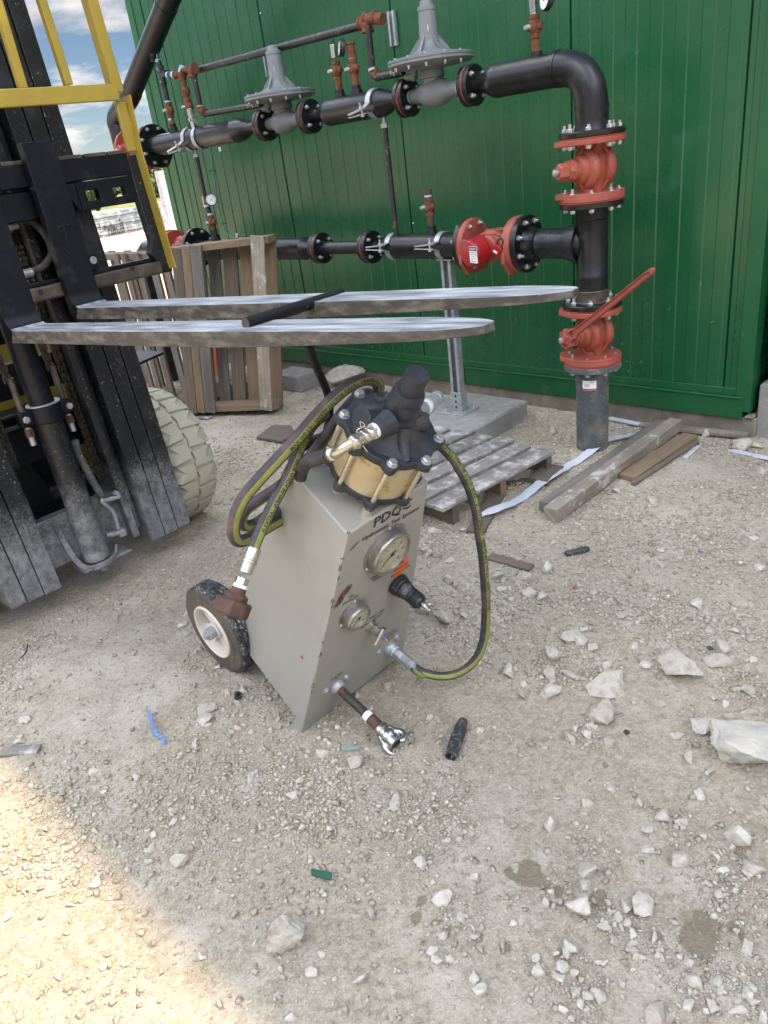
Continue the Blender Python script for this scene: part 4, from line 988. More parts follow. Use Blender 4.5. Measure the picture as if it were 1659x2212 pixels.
mb = MB(); mb.lathe(WP(.162, PO, LOZ), -WA, [(0, .070), (.02, .064), (.045, .0605), (.048, .063), (.055, .0605), (.49, .0605), (.495, .063), (.505, .060), (.53, .050), (.56, .034), (.585, .030), (.62, .034)], 40); mb.build('pipe', M['black_pipe'], pm)
flange_joint(WP(-.475, PO, LOZ), WA, [(-.012, .012, 'black_flange', 'flange'), (-.019, -.0125, 'gasket', 'gasket'), (-.040, -.0195, 'black_flange', 'flange')], .082, .060, 4, .011, .0105)
mb = MB(); mb.lathe(WP(-.86, PO, LOZ), WA, [(0, .040), (.015, .038), (.045, .034), (.06, .0345), (.08, .0335), (.30, .0335), (.33, .036), (.345, .040)], 32); mb.build('pipe', M['black_pipe'], pm)
flange_joint(WP(-.862, PO, LOZ), WA, [(-.012, .012, 'black_flange', 'flange'), (-.019, -.0125, 'gasket', 'gasket'), (-.040, -.0195, 'black_flange', 'flange')], .082, .060, 4, .011, .0105)
mb = MB(); mb.lathe(WP(-.90, PO, LOZ), -WA, [(0, .034), (.015, .030), (.04, .034), (.07, .050), (.10, .0595), (.105, .0625), (.115, .060), (1.12, .060), (1.16, .07)], 40); mb.build('pipe', M['black_pipe'], pm)
flange_joint(WP(-2.07, PO, LOZ+.02), WA, [(-.012, .012, 'black_flange', 'flange'), (-.017, -.0125, 'gasket', 'gasket')], .122, .100, 8, .013, .012)
v4 = plugvalve(WP(-2.21, PO, LOZ+.02), WA, WN, .12, .118, .075, 'darkred', hub=False)
mb = MB(); mb.lathe(WP(-2.30, PO+.08, LOZ-.02), WN, [(0, .05), (.05, .05), (.06, .04)], 24); mb.build('lockout_cover', M['lockred'], v4)
flange_joint(WP(-2.36, PO, LOZ+.02), WA, [(-.03, -.008, 'darkred', 'flange')], .120, .098, 8, .013, .012)
mb = MB(); mb.lathe(WP(-2.40, PO, LOZ+.02), -WA, [(0, .06), (.3, .06)], 24); mb.tube(curve([WP(-2.70, PO, LOZ+.02), WP(-2.76, PO, LOZ-.02), WP(-2.78, PO, LOZ-.12), WP(-2.78, PO, -.1)], 6), .06, 24); mb.build('pipe', M['black_pipe'], pm)

# galvanised strap clamps
def clamp(s, z, r, ears, mtl='galv', turn=0):
    c = WP(s, PO, z); mb = MB(); w = .015; n = 26; rr2 = r+.004
    an_e = math.atan2(ears[1], ears[0])            # direction of the ears in the (o, z) plane
    vs = []; pts = []
    for i in range(n+1):
        an = an_e+.35+(2*math.pi-.7)*i/n; pts.append((math.cos(an), math.sin(an)))
    for (cx_, cy_) in pts:
        for a, rr3 in ((-w, r+.001), (w, r+.001), (w, rr2+.002), (-w, rr2+.002)): vs.append(c+WA*a+(WN*cx_+UP*cy_)*rr3)
    fs = []
    for i in range(n):
        for j in range(4): fs.append((i*4+j, i*4+(j+1) % 4, (i+1)*4+(j+1) % 4, (i+1)*4+j))
    mb.add(vs, fs)
    d = unit(WN*ears[0]+UP*ears[1]); q = np.cross(WA, d)
    for sg in (-1, 1):
        a0 = c+d*r*.90+q*sg*(r*.36); a1 = c+d*(r+.035)+q*sg*.012; a2 = c+d*(r+.10)+q*sg*.006-WA*turn
        for p0, p1 in ((a0, a1), (a1, a2)):
            ln = np.linalg.norm(p1-p0); mb.box((p0+p1)/2, frame(p1-p0, WA-WA.dot(unit(p1-p0))*unit(p1-p0), np.cross(p1-p0, WA)), ln/2+.002, w, .0022)
    o = mb.build('strap_clamp', M[mtl], pm, smooth=25)
    mb = MB(); b = c+d*(r+.05); mb.hexa(b+q*.014, q, .009, .008); mb.hexa(b-q*.014, -q, .009, .008); mb.cyl(b-q*.040, b+q*.02, .005, n=10)
    mb.build('bolt', M['zinc'], o)
clamp(-1.90, UPZ, .0605, (.9, -.35), turn=.05); clamp(-.33, UPZ, .0605, (.95, -.25), turn=.04); clamp(-1.79, UPZ, .0605, (.35, .9), turn=-.02)
clamp(-.315, LOZ, .0605, (.95, .1), turn=.05); clamp(.010, LOZ, .0605, (.95, .1), turn=.05)
# thin vertical supports between the runs
def rod(s, z0, z1, r=.0135, mt='small_pipe', nm='support_rod', o=PO):
    mb = MB(); mb.cyl(WP(s, o, z0), WP(s, o, z1), r); ob = mb.build(nm, M[mt], pm)
    mb = MB(); mb.cyl(WP(s, o, z1), WP(s, o, z1+.05), r*.62, n=10); mb.hexa(WP(s, o, z1-.002), UP, r*1.35, .02); mb.build('nut', M['galv'], ob)
rod(-.295, LOZ+.055, UPZ-.105); rod(-1.88, LOZ+.06, UPZ-.10)
mb = MB(); mb.tube(curve([wp(A_(1420, 980)), wp(A_(1390, 1000)), wp(A_(1385, 1040)), wp(A_(1412, 1250)), wp(A_(1440, 1400)), wp(A_(1470, 1500)), wp(A_(1510, 1550)), wp(A_(1550, 1548))], 8), .0045, 8); mb.build('earth_wire', M['greenwire'], pm)
mb = MB()
for uv in (A_(1440, 975), A_(1550, 1540)): mb.box(wp(uv, PO+.03), WF, .012, .006, .012)
mb.build('wire_lug', M['zinc'], pm, bevel=.002)
mb = MB(); mb.tube([wp(A_(1368, 1115)), wp(A_(1408, 1115))], .004, 6); mb.tube([wp(A_(1442, 1458)), wp(A_(1480, 1458))], .004, 6); mb.build('cable_tie', M['ink'], pm)

# ---- small bore lines
def seg(uvs, r=.0165, mt='small_pipe', o=PO, nm='small_pipe', k=1):
    pts = [wp(u_, o) for u_ in uvs]; mb = MB(); mb.tube(curve(pts, 6) if k > 1 else pts, r, 18); return mb.build(nm, M[mt], pm, smooth=60)
def ring(uv, uv2, r=.0185, o=PO, mt='tape'):
    mb = MB(); mb.tube([wp(uv, o), wp(uv2, o)], r, 16); mb.build('thread_tape', M[mt], pm)
def smallvalve(uv, uv2, o=PO, mt='rust', s=1.0, hubside=None):
    """rusty plug cock between two picture points"""
    a_ = wp(uv, o); b_ = wp(uv2, o); d = unit(b_-a_); L = np.linalg.norm(b_-a_); mb = MB()
    mb.lathe(a_, d, [(0, .021*s), (L*.18, .021*s), (L*.19, .018*s), (L*.3, .023*s), (L*.7, .023*s), (L*.81, .018*s), (L*.82, .021*s), (L, .021*s)], 8)
    c = (a_+b_)/2; mb.lathe(c-WN*.024*s, WN, [(0, .016*s), (.01*s, .021*s), (.04*s, .021*s), (.047*s, .016*s)], 18)
    mb.lathe(c-WA*.034*s, WA, [(0, .012*s), (.012, .016*s), (.055*s, .016*s), (.068*s, .012*s)], 14)
    o_ = mb.build('plug_cock', M[mt], pm, smooth=40)
    mb = MB(); hd_ = unit(WN*.8-WA*.6) ; mb.cyl(c+hd_*.02*s, c+hd_*.036*s, .010*s, n=14); mb.box(c+hd_*.040*s, frame(hd_, np.cross(hd_, UP), UP), .006, .006, .006); mb.build('stem', M['galv'], o_)
    return o_
def boss(uv, o=PO, r=.028):
    c = wp(uv, o); mb = MB(); mb.lathe(c-UP*.02, UP, [(0, r), (.028, r*.9), (.03, r*.8), (.045, r*.78)], 20); mb.build('weld_boss', M['black_pipe'], pm)
def elbow(uv, d1, d2, r=.021, mt='rust', o=PO, L=.032):
    c = wp(uv, o); d1 = unit(d1); d2 = unit(d2); mb = MB()
    mb.tube(curve([c+d1*L, c+d1*L*.45+d2*L*.08, c+d2*L*.45+d1*L*.08, c+d2*L], 5), r, 16); mb.lathe(c+d1*L*.7, d1, [(0, r), (.002, r*1.18), (.012, r*1.18)], 16); mb.lathe(c+d2*L*.7, d2, [(0, r), (.002, r*1.18), (.012, r*1.18)], 16)
    mb.build('elbow', M[mt], pm, smooth=60)
def gauge(c, face, R, stem_to=None, parent=pm, mt='dial', needle=.8):
    face = unit(face); mb = MB(); mb.lathe(c-face*.018, face, [(0, R*.9), (.004, R), (.022, R), (.026, R*.96), (.026, R*.88), (.022, R*.88)], 32); g = mb.build('gauge', M['knob'] if mt == 'dial' else M['galv'], parent, smooth=40)
    mb = MB(); mb.lathe(c+face*.0045, face, [(0, R*.87), (.0005, R*.87)], 32, 0)
    ex = unit(np.cross(UP, face)); ey = np.cross(face, ex)
    for k in range(11):
        an = R_(225-27*k); d = ex*math.cos(an)+ey*math.sin(an); mb.box(c+face*.0058+d*R*.72, frame(d, np.cross(face, d), face), R*.08, R*.015, .0003, 1)
    d = ex*math.cos(needle)+ey*math.sin(needle); mb.box(c+face*.0068+d*R*.2, frame(d, np.cross(face, d), face), R*.42, R*.022, .0004, 1); mb.cyl(c+face*.006, c+face*.008, R*.07, n=12, m=1)
    mb.build('dial', [M[mt], M['ink']], g, smooth=0); return g
boss(A_(1132, 840)); boss(A_(1258, 815))
seg([A_(1130, 825), A_(1118, 770)], mt='rust'); ring(A_(1120, 786), A_(1117, 772)); smallvalve(A_(1118, 768), A_(1098, 668)); ring(A_(1097, 672), A_(1094, 658))
seg([A_(1094, 660), A_(1067, 540)]); ring(A_(1068, 546), A_(1063, 530)); 
mb = MB(); P_ = wp(A_(1058, 492)); dT = unit(wp(A_(1050, 455))-wp(A_(1065, 535))); mb.lathe(P_-dT*.05, dT, [(0, .021), (.012, .021), (.014, .018), (.085, .018), (.087, .021), (.10, .021)], 18); mb.lathe(P_, WA, [(0, .018), (.04, .018), (.042, .021), (.055, .021)], 16); mb.build('tee', M['small_pipe'], pm)
ring(A_(1045, 452), A_(1041, 438)); seg([A_(1045, 445), A_(1032, 395)]); ring(A_(1033, 405), A_(1029, 388))
seg([A_(1080, 492), A_(1150, 487)]); ring(A_(1095, 490), A_(1105, 490)); ring(A_(1128, 489), A_(1138, 489))
def needle_block(uv, uv2, o=PO):
    a_ = wp(uv, o); b_ = wp(uv2, o); d = unit(b_-a_); L = np.linalg.norm(b_-a_)
    MB().box((a_+b_)/2, frame(WA-WA.dot(d)*d, WN, d), .013, .012, L/2).build('gauge_block', M['chrome'], pm, bevel=.002)
    mb = MB(); mb.cyl(b_, b_+d*.022, .006, n=10); mb.build('block_cap', M['knob'], pm)
needle_block(A_(1030, 392), A_(1018, 330)); gauge(wp(A_(990, 356), PO+.02), unit(WN*.75-WA*.55+UP*.15), .037)
seg([A_(1258, 800), A_(1246, 745)], mt='rust'); smallvalve(A_(1244, 745), A_(1224, 645)); seg([A_(1224, 650), A_(1212, 610)], mt='rust')
mb = MB(); P_ = wp(A_(1213, 600)); mb.lathe(P_-UP*.022, UP, [(0, .02), (.012, .024), (.028, .028), (.036, .024), (.046, .018)], 8); mb.build('union', M['rust'], pm)
seg([A_(1208, 585), A_(1190, 490)], mt='rust')
elbow(A_(1183, 478), -UP, WA); elbow(A_(1165, 484), WA, -WA, r=.019, L=.03)
seg([A_(1190, 462), A_(1240, 450)], mt='rust'); ring(A_(1185, 470), A_(1193, 440), r=.0195)
elbow(A_(1248, 452), WA, -UP, r=.026, L=.04)
seg([A_(1262, 480), A_(1308, 700)]); ring(A_(1305, 690), A_(1310, 712)); elbow(A_(1318, 738), UP, WA, r=.022)
seg([A_(1335, 745), B_(875, 682)])
seg([B_(380, 480), B_(1560, 158)], o=PO-.05, r=.0185)
elbow(C_(405, 145), -WA, -UP, r=.026, o=PO-.03, L=.04); elbow(C_(430, 125), WA, -WA+UP*.2, r=.024, o=PO-.03, L=.035)
seg([C_(440, 118), C_(510, 125)], mt='rust', r=.024, o=PO-.03)
seg([C_(412, 175), C_(440, 450)], o=PO-.02); ring(C_(437, 448), C_(441, 462)); elbow(C_(448, 498), UP, WA, r=.022, o=PO-.01); seg([C_(465, 505), C_(645, 472)], o=PO)
boss(C_(232, 625)); boss(C_(340, 595))
seg([C_(228, 600), C_(218, 520)], mt='rust'); smallvalve(C_(216, 522), C_(200, 400)); needle_block(C_(197, 380), C_(186, 290)); gauge(wp(C_(232, 312), PO+.02), unit(WN*.75-WA*.5+UP*.15), .037)
seg([C_(338, 575), C_(328, 500)], mt='rust'); ring(C_(338, 585), C_(336, 572)); smallvalve(C_(326, 510), C_(312, 385)); ring(C_(312, 385), C_(309, 370)); seg([C_(309, 372), C_(302, 320)], mt='rust'); elbow(C_(302, 325), -UP, UP, r=.02, L=.03)
# gauge cock on the big elbow at the top right
boss(C_(1515, 385)); seg([C_(1513, 350), C_(1505, 245)], mt='rust'); smallvalve(C_(1507, 250), C_(1502, 95)); ring(C_(1500, 95), C_(1499, 80), mt='chrome'); needle_block(C_(1498, 75), C_(1488, -40)); gauge(wp(C_(1572, -5), PO+.02), unit(WN*.8-WA*.4+UP*.1), .038)
# cocks on the lower run
boss(E_(830, 350)); seg([E_(828, 330), E_(818, 245)], mt='darkrust'); smallvalve(E_(818, 248), E_(808, 128)); ring(E_(806, 125), E_(805, 112)); seg([E_(805, 108), E_(802, 75)], mt='darkrust', r=.021)
boss(A_(1412, 1560)); seg([A_(1410, 1545), A_(1398, 1490)]); smallvalve(A_(1395, 1500), A_(1375, 1405)); ring(A_(1375, 1408), A_(1372, 1392)); seg([A_(1370, 1400), A_(1352, 1340)]); ring(A_(1356, 1352), A_(1352, 1338))
MB().box(wp(A_(1338, 1318)), WF, .010, .010, .035).build('gauge_block', M['brass'], pm, bevel=.002); gauge(wp(A_(1378, 1304), PO+.01), unit(WN*.4+WA*.8+UP*.1), .036)

# ---- galvanised strut post with base plate on a concrete block
ps = thing('strut_post', 'galvanised slotted strut post bolted to the concrete block under the lower pipe', 'post', WP(.03, PO, .10))
mb = MB(); zt, zb_ = .880, .115
c0 = WP(.022, PO, 0)
for (a0, a1, b0, b1) in ((-.030, -.027, -.020, .020), (.027, .030, -.020, .020), (-.0268, .0268, -.020, -.017), (-.0268, -.014, .017, .020), (.014, .0268, .017, .020)):
    mb.span(WF, c0, (a0, b0, zb_), (a1, b1, zt))
mb.build('strut', M['galv'], ps, bevel=.0006)
MB().span(WF, c0, (-.012, -.0168, zb_), (.012, -.012, zt)).build('strut_channel', M['ink'], ps)
mb = MB(); mb.span(WF, c0, (-.075, -.075, .1085), (.075, .075, .1145)); mb.build('base_plate', M['galv'], ps, bevel=.002)
mb = MB(); mb.span(WF, c0, (-.036, -.026, .115), (-.0305, .026, .215)); mb.span(WF, c0, (.0305, -.026, .115), (.036, .026, .215)); mb.span(WF, c0, (-.0302, .0205, .115), (.0302, .026, .215))
mb.build('socket', M['galv'], ps, bevel=.0015)
mb = MB()
for z in (.135, .165, .195): mb.cyl(c0+WN*.0262+UP*z, c0+WN*.0268+UP*z, .007, n=12)
mb.build('hole', M['ink'], ps)
for sx_, sy_ in ((-.055, .05), (.055, .05), (-.055, -.05), (.055, -.05)):
    b_ = c0+WA*sx_+WN*sy_+UP*.115; mb = MB(); mb.hexa(b_, UP, .010, .009); mb.cyl(b_, b_+UP*.025, .005, n=8); mb.build('anchor_bolt', M['galv'], ps)
mb = MB(); mb.span(WF, c0, (-.045, -.03, zt+.0005), (.045, .03, zt+.006)); mb.build('top_plate', M['galv'], ps)
bl = MB()
pa = [gnd(*p_, .1) for p_ in ((1112, 862), (925, 905))]
cb = WP(.03, PO, 0); 
bl.box(cb+WN*-.02+WA*.0+UP*(.033), WF, .235, .26, .075)
tag(bl.build('concrete_block', M['concrete'], bevel=.012), 'square pale concrete block carrying the galvanised post', 'block')
# unistrut pieces fixed to the wall
for uvT, uvB, lab, g in ((C_(575, 72), C_(598, 300), 'short galvanised strut screwed on the wall beside the upper right elbow', None), (B_(912, 310), B_(935, 500), 'short galvanised strut on the wall behind the left regulator tower', None)):
    a_ = onp(*uvT, W0, WN); b_ = onp(*uvB, W0, WN); s_ = (a_-W0).dot(WA); mb = MB()
    for x0, x1, y0, y1 in ((-.022, -.019, .004, .024), (.019, .022, .004, .024), (-.019, .019, .004, .007), (-.019, -.010, .021, .024), (.010, .019, .021, .024)):
        mb.span(WF, W0, (s_+x0, y0, b_[2]), (s_+x1, y1, a_[2]))
    tag(mb.build('wall_strut', M['galv'], bevel=.0005), lab, 'strut')
# ------------------------------------------------------------------ hydrostatic test cart
az_, ph_ = R_(42), R_(21)
F1 = gnd(650, 1586); cp = np.array([math.cos(az_), math.sin(az_), 0]); cq = np.array([math.sin(az_), -math.cos(az_), 0])
qq = cq*math.cos(ph_)-V3(0, 0, 1)*math.sin(ph_); uu = cq*math.sin(ph_)+V3(0, 0, 1)*math.cos(ph_)
def fr(u, v, off=0.): return onp(u, v, F1+qq*off, qq)
F2 = fr(871, 1410); T1 = fr(751, 1155); T2 = fr(926, 1041)
B1 = onp(622, 1008, T1, uu); B2 = B1+(T2-T1)
sn = unit(np.cross(T1-F1, B1-T1)); sn = sn if sn.dot(cp) < 0 else -sn
G1 = onp(488, 1350, F1, sn); G2 = G1+(F2-F1)*1.0
E1 = onp(639, 1546, F1, sn)
ct = thing('pressure_test_cart', 'beige grey wheeled pressure test cart with blue and bronze pump, dials and looping hoses', 'test pump', [F1[0], F1[1], 0])
foot = F1
mb = MB()
# cabinet shell with a little foot at each front corner
E2 = E1+(F2-F1); F1b = F1+(T1-F1)*.055; F2b = F2+(T2-F2)*.055
inn = unit(F2-F1)*.07
E1b = onp(633, 1568, F1, sn)
v = [F1, F2, T2, T1, B1, B2, G1, G2, E1, E2, F1b, F2b, F1+inn, F2-inn, E1b]
mb.add(v, [(0, 12, 10), (12, 13, 11, 10), (13, 1, 11), (10, 11, 2, 3), (3, 2, 5, 4), (0, 10, 3, 4, 6, 8, 14), (1, 9, 7, 5, 2, 11), (4, 5, 7, 6), (6, 7, 9, 8)])
mb.build('cabinet', M['cab'], ct, bevel=.004, smooth=20)
mb = MB()
for a_, b_ in ((F1, F1+inn*.9),): mb.prism([F1+qq*.0008, F1+inn*.6+qq*.0008, F1b+inn*.1+qq*.0008, F1b+qq*.0008], qq*.0012)
mb.build('foot', M['cab'], ct)
# paint losses along the front left edge and rust patches on the panel
mb = MB(); q_ = np.random.default_rng(5)
for k in range(18):
    t = q_.random(); P_ = F1+(T1-F1)*t; e = unit(T1-F1); w = .003+.006*q_.random(); l = .006+.02*q_.random()
    mb.add([P_+qq*.0011+cp*.001, P_+qq*.0011+cp*w+e*l*.4, P_+qq*.0011+e*l+cp*.001], [(0, 1, 2)])
    if k % 2: mb.add([P_+sn*.0011-unit(B1-T1)*-.001, P_+sn*.0011+unit(B1-T1)*w*.7+e*l*.4, P_+sn*.0011+e*l], [(0, 1, 2)])
def blot(u, v, w, h, ang=0, seed=1, n=18):
    r = np.random.default_rng(seed); c = fr(u, v); pts = []
    for k in range(n):
        an = 2*math.pi*k/n; rr3 = .65+.6*r.random(); x = math.cos(an)*w*rr3; y = math.sin(an)*h*rr3
        pts.append(c+cp*(x*math.cos(ang)-y*math.sin(ang))+uu*(x*math.sin(ang)+y*math.cos(ang))+qq*.0010)
    mb.add(pts, [tuple(range(n))])
Q_ = lambda x, y: cr(x, y, 700, 2000, 1.659)
blot(*Q_(1082, 568), .013, .030, -.55, 2, 30); blot(*Q_(1050, 612), .008, .020, -.5, 3, 24); blot(*Q_(1112, 528), .009, .014, -.6, 8, 22); blot(*Q_(1150, 250), .016, .003, .5, 4, 14)
mb.build('rust_patch', M['rustmark'], ct, smooth=0)
mb = MB(); c = onp(*Q_(808, 970), F1, sn); e = unit(np.cross(sn, UP)); mb.add([c+sn*.0012+e*x+UP*y for x, y in ((-.008, .016), (-.006, .004), (.010, -.004), (.0, -.006), (-.006, -.012), (-.009, .0))], [(0, 1, 2, 3, 4, 5)]); mb.build('pink_mark', M['pink'], ct, smooth=0)
# lettering on the sloping panel
Z3 = lambda x, y: cr(x, y, 1300, 1900, 2.0738)
def ptxt(mb, s, u, v, size, bold=False, ex=None, sx=1., al='CENTER'):
    text_on(mb, s, fr(u, v), cp, uu, size, qq, off=.0009, bold=bold, sx=sx, align=al)
mb = MB()
ptxt(mb, 'PDQC', *Z3(505, 280), .041, True, sx=1.12); ptxt(mb, '\u00ae', *Z3(640, 175), .010)
ptxt(mb, 'Hydrostatic Test Systems', *Z3(497, 345), .0182, True, sx=1.02)
mb.build('brand_lettering', M['ink'], ct, smooth=0)
LET = []
def ptx(sx_, *ls):
    m_ = MB()
    for t_, x_, y_, sz_ in ls: ptxt(m_, t_, *Z3(x_, y_), sz_, sx=sx_)
    m_.build('panel_lettering', M['ink'], ct, smooth=0)
ptx(1.1, ('DISCHARGE', 415, 745, .0125), ('PRESSURE', 415, 768, .0125)); ptx(1.1, ('AIR', 170, 935, .0115), ('PRESSURE', 165, 965, .0115))
ptx(1.1, ('HIGH PRESSURE', 335, 1110, .0120), ('BLEED VAVLE', 335, 1135, .0120)); ptx(1.1, ('HIGH', 495, 1225, .0118), ('PRESSURE', 490, 1252, .0118), ('OUT', 485, 1278, .0118))
ptx(1.1, ('WATER', 50, 1588, .0120), ('IN', 46, 1610, .0120))
mb = MB(); oc_ = [fr(*Z3(*a_)) for a_ in ((528, 668), (640, 598), (622, 700), (515, 778))]
mb.prism([p_+qq*.0008 for p_ in oc_], qq*.0006, 0)
oe = unit(oc_[1]-oc_[0]); ou_ = unit(oc_[0]-oc_[3])
oc4 = sum(oc_)/4
for i, t_ in enumerate(('AIR', 'PRESSURE', 'REGULATOR')): text_on(mb, t_, oc4+ou_*(.012-.016*i), oe, ou_, .0125, qq, off=.0018, m=1)
mb.build('orange_label', [M['orange'], M['ink']], ct, smooth=0)
# dials
def panel_gauge(u, v, Rw, Rb, needle, txt):
    c = fr(u, v)+qq*.0105; mb = MB(); mb.lathe(c+qq*.0, qq, [(-.012, Rw), (-.009, Rw), (-.0085, Rw-.002), (-.0084, Rb*.98), (.004, Rb*.98), (.010, Rb), (.015, Rb), (.018, Rb*.96), (.018, Rb*.87), (.012, Rb*.86)], 48)
    g = mb.build('dial_gauge', M['bezel'], ct, smooth=40)
    mb = MB(); mb.lathe(c+qq*.0122, qq, [(0, Rb*.86), (.0008, Rb*.86)], 40, 0)
    for k in range(31):
        an = R_(225-9*k); d = cp*math.cos(an)+uu*math.sin(an); L_ = .09 if k % 5 == 0 else .045
        mb.box(c+qq*.0134+d*Rb*(.78-L_/2), frame(d, np.cross(qq, d), qq), Rb*L_/2, Rb*(.012 if k % 5 == 0 else .006), .0002, 1)
    for k in range(0, 31, 5):
        an = R_(225-9*k); d = cp*math.cos(an)+uu*math.sin(an); text_on(mb, str(k//5*txt), c+qq*.0134+d*Rb*.58-uu*Rb*.05, cp, uu, Rb*.17, qq, off=.0002, m=1)
    d = cp*math.cos(needle)+uu*math.sin(needle); sd_ = np.cross(qq, d); mb.prism([c+qq*.0145-d*Rb*.22+sd_*Rb*.035, c+qq*.0145-d*Rb*.22-sd_*Rb*.035, c+qq*.0145+d*Rb*.72], qq*.0006, 1); mb.cyl(c+qq*.0134, c+qq*.0165, Rb*.07, n=14, m=1)
    mb.build('dial', [M['dial_old'], M['ink']], g, smooth=0)
    mb = MB()
    for an in (R_(90), R_(210), R_(330)): d = cp*math.cos(an)+uu*math.sin(an); mb.lathe(c-qq*.0085+d*(Rw+Rb)/2, qq, [(0, .005), (.002, .0045), (.003, .002)], 12)
    mb.build('screw', M['zinc'], g)
panel_gauge(*Z3(450, 540), .073, .062, R_(215), 2); panel_gauge(*Z3(182, 1062), .046, .038, R_(225), 30)
# regulator knob
c = fr(*Z3(540, 820)); mb = MB()
mb.lathe(c, qq, [(0, .022), (.004, .031), (.012, .031), (.015, .028), (.020, .029), (.024, .026), (.030, .0265), (.034, .0235), (.050, .0215), (.053, .020), (.056, .0215), (.060, .020), (.064, .021), (.086, .0195), (.090, .017), (.091, .009)], 36); kn = mb.build('regulator_knob', M['knob'], ct, smooth=35)
mb = MB()
for k in range(26):
    an = 2*math.pi*k/26; d = cp*math.cos(an)+uu*math.sin(an); mb.box(c+qq*.077+d*.0196, frame(d, np.cross(qq, d), qq), .0012, .0016, .008)
mb.build('knurl', M['ink'], kn)
mb = MB(); mb.cyl(c+qq*.088, c+qq*.112, .0045); mb.hexa(c+qq*.096, qq, .0075, .010); mb.cyl(c+qq*.112, c+qq*.122, .006); mb.build('stem', M['chrome'], kn)
mb = MB(); mb.cyl(c+qq*.118-uu*.026+cp*.006, c+qq*.118+uu*.026-cp*.006, .0034); mb.build('t_handle', M['chrome'], kn)
# bleed valve
c = fr(*Z3(330, 1170)); mb = MB(); mb.lathe(c, qq, [(0, .020), (.006, .019), (.007, .015), (.020, .015), (.022, .012), (.032, .012)], 20); mb.hexa(c+qq*.02, qq, .0135, .012); bv_ = mb.build('bleed_valve', M['chrome_y'], ct)
MB().lathe(c+qq*.033, qq, [(0, .0125), (.014, .0125), (.016, .009)], 20).build('blue_collar', M['bluep'], bv_)
mb = MB(); mb.cyl(c+qq*.048, c+qq*.066, .004); mb.build('stem', M['chrome'], bv_)
mb = MB(); hA = onp(*Z3(440, 1190), c+qq*.066, qq); hB_ = onp(*Z3(372, 1322), c+qq*.066, qq); mb.cyl(hA, hB_, .0068); mb.lathe(hA-unit(hA-hB_)*.012, unit(hA-hB_), [(0, .0075), (.002, .0072)], 16); mb.build('t_handle', M['chrome_y'], bv_)
# bolts and washers on the panel
mb = MB()
for uv in (Z3(130, 1590), Z3(400, 1385), Z3(545, 1265), cr(510, 885, 1100, 2400, 2.765)): p_ = fr(*uv); mb.lathe(p_, qq, [(0, .011), (.002, .010), (.003, .0065), (.006, .006), (.007, .003)], 14)
mb.build('panel_bolt', M['galv'], ct)
# water inlet pipe and claw coupling
Z5 = lambda x, y: cr(x, y, 1100, 2400, 2.765)
c = fr(*Z5(625, 835)); pe = onp(*Z5(940, 1155), c+qq*.0, cp)   # in the vertical plane of the panel normal
dq = unit(qq*1.0+uu*.0)
tipw = onp(*Z5(955, 1150), c, cp)
dw = unit(tipw-c); Lw = np.linalg.norm(tipw-c)
mb = MB(); mb.lathe(c, qq, [(0, .023), (.006, .023), (.012, .019), (.016, .015)], 24); mb.build('pipe_boss', M['galv'], ct)
mb = MB(); mb.cyl(c, c+dw*Lw*.22, .0128, n=22); mb.build('inlet_pipe_end', M['rust'], ct)
mb = MB(); mb.cyl(c+dw*Lw*.2, c+dw*Lw*1.05, .0123, n=22); ip = mb.build('inlet_pipe', M['pipe_rust'], ct)
mb = MB(); mb.cyl(c+dw*(Lw*.96), c+dw*(Lw+.022), .0142, n=22); mb.build('tape', M['white'], ip)
b = c+dw*(Lw+.022); mb = MB(); mb.cyl(b-dw*.01, b+dw*.028, .0155, n=22); mb.build('sleeve', M['darkrust'], ip)
mb = MB(); mb.lathe(b+dw*.024, dw, [(0, .017), (.004, .0195), (.014, .0205), (.016, .018), (.026, .019), (.029, .0215), (.040, .0225), (.044, .020), (.050, .0215), (.062, .0225), (.064, .017), (.055, .0155)], 28)
e1_ = unit(UP-UP.dot(dw)*dw); e2_ = np.cross(dw, e1_); hc_ = b+dw*.073
for sg in (1, -1):
    dr = unit(e1_*.55*sg+e2_*-.83*sg); ds_ = np.cross(dw, dr)
    mb.tube(curve([hc_-dw*.012+dr*.018, hc_+dw*.004+dr*.029, hc_+dw*.020+dr*.029+ds_*.006, hc_+dw*.027+dr*.020+ds_*.014, hc_+dw*.022+dr*.012+ds_*.018], 6), lambda t_: .0088-.0025*t_, 12)
    mb.tube(curve([hc_-dw*.03+dr*.015, hc_-dw*.012+dr*.021, hc_+dw*.002+dr*.025], 4), .0075, 10)
cc_ = mb.build('claw_coupling', M['chrome'], ct, smooth=50)
MB().lathe(b+dw*.0885, dw, [(0, .0150), (.001, .0150)], 20).build('coupling_bore', M['ink'], cc_)
# discharge fitting and right hand hose
c = fr(*Z3(490, 1345)); hA = onp(*Z3(680, 1500), c, cp)
dh = unit(onp(*Z3(640, 1470), c+qq*.1, cp)-c)
mb = MB(); mb.lathe(c, qq, [(0, .025), (.008, .025), (.016, .020), (.022, .015)], 22); mb.build('outlet_boss', M['galv'], ct)
mb = MB(); mb.cyl(c+dh*.010, c+dh*.022, .0165); mb.build('tape', M['white'], ct)
mb = MB(); mb.hexa(c+dh*.022, dh, .016, .030); mb.lathe(c+dh*.05, dh, [(0, .014), (.002, .0155), (.026, .0155), (.028, .0170), (.032, .0170), (.034, .0155), (.036, .0170), (.040, .0170), (.042, .0155), (.075, .0155), (.078, .013)], 24); mb.build('hose_fitting', M['galv'], ct)
h0 = c+dh*.126
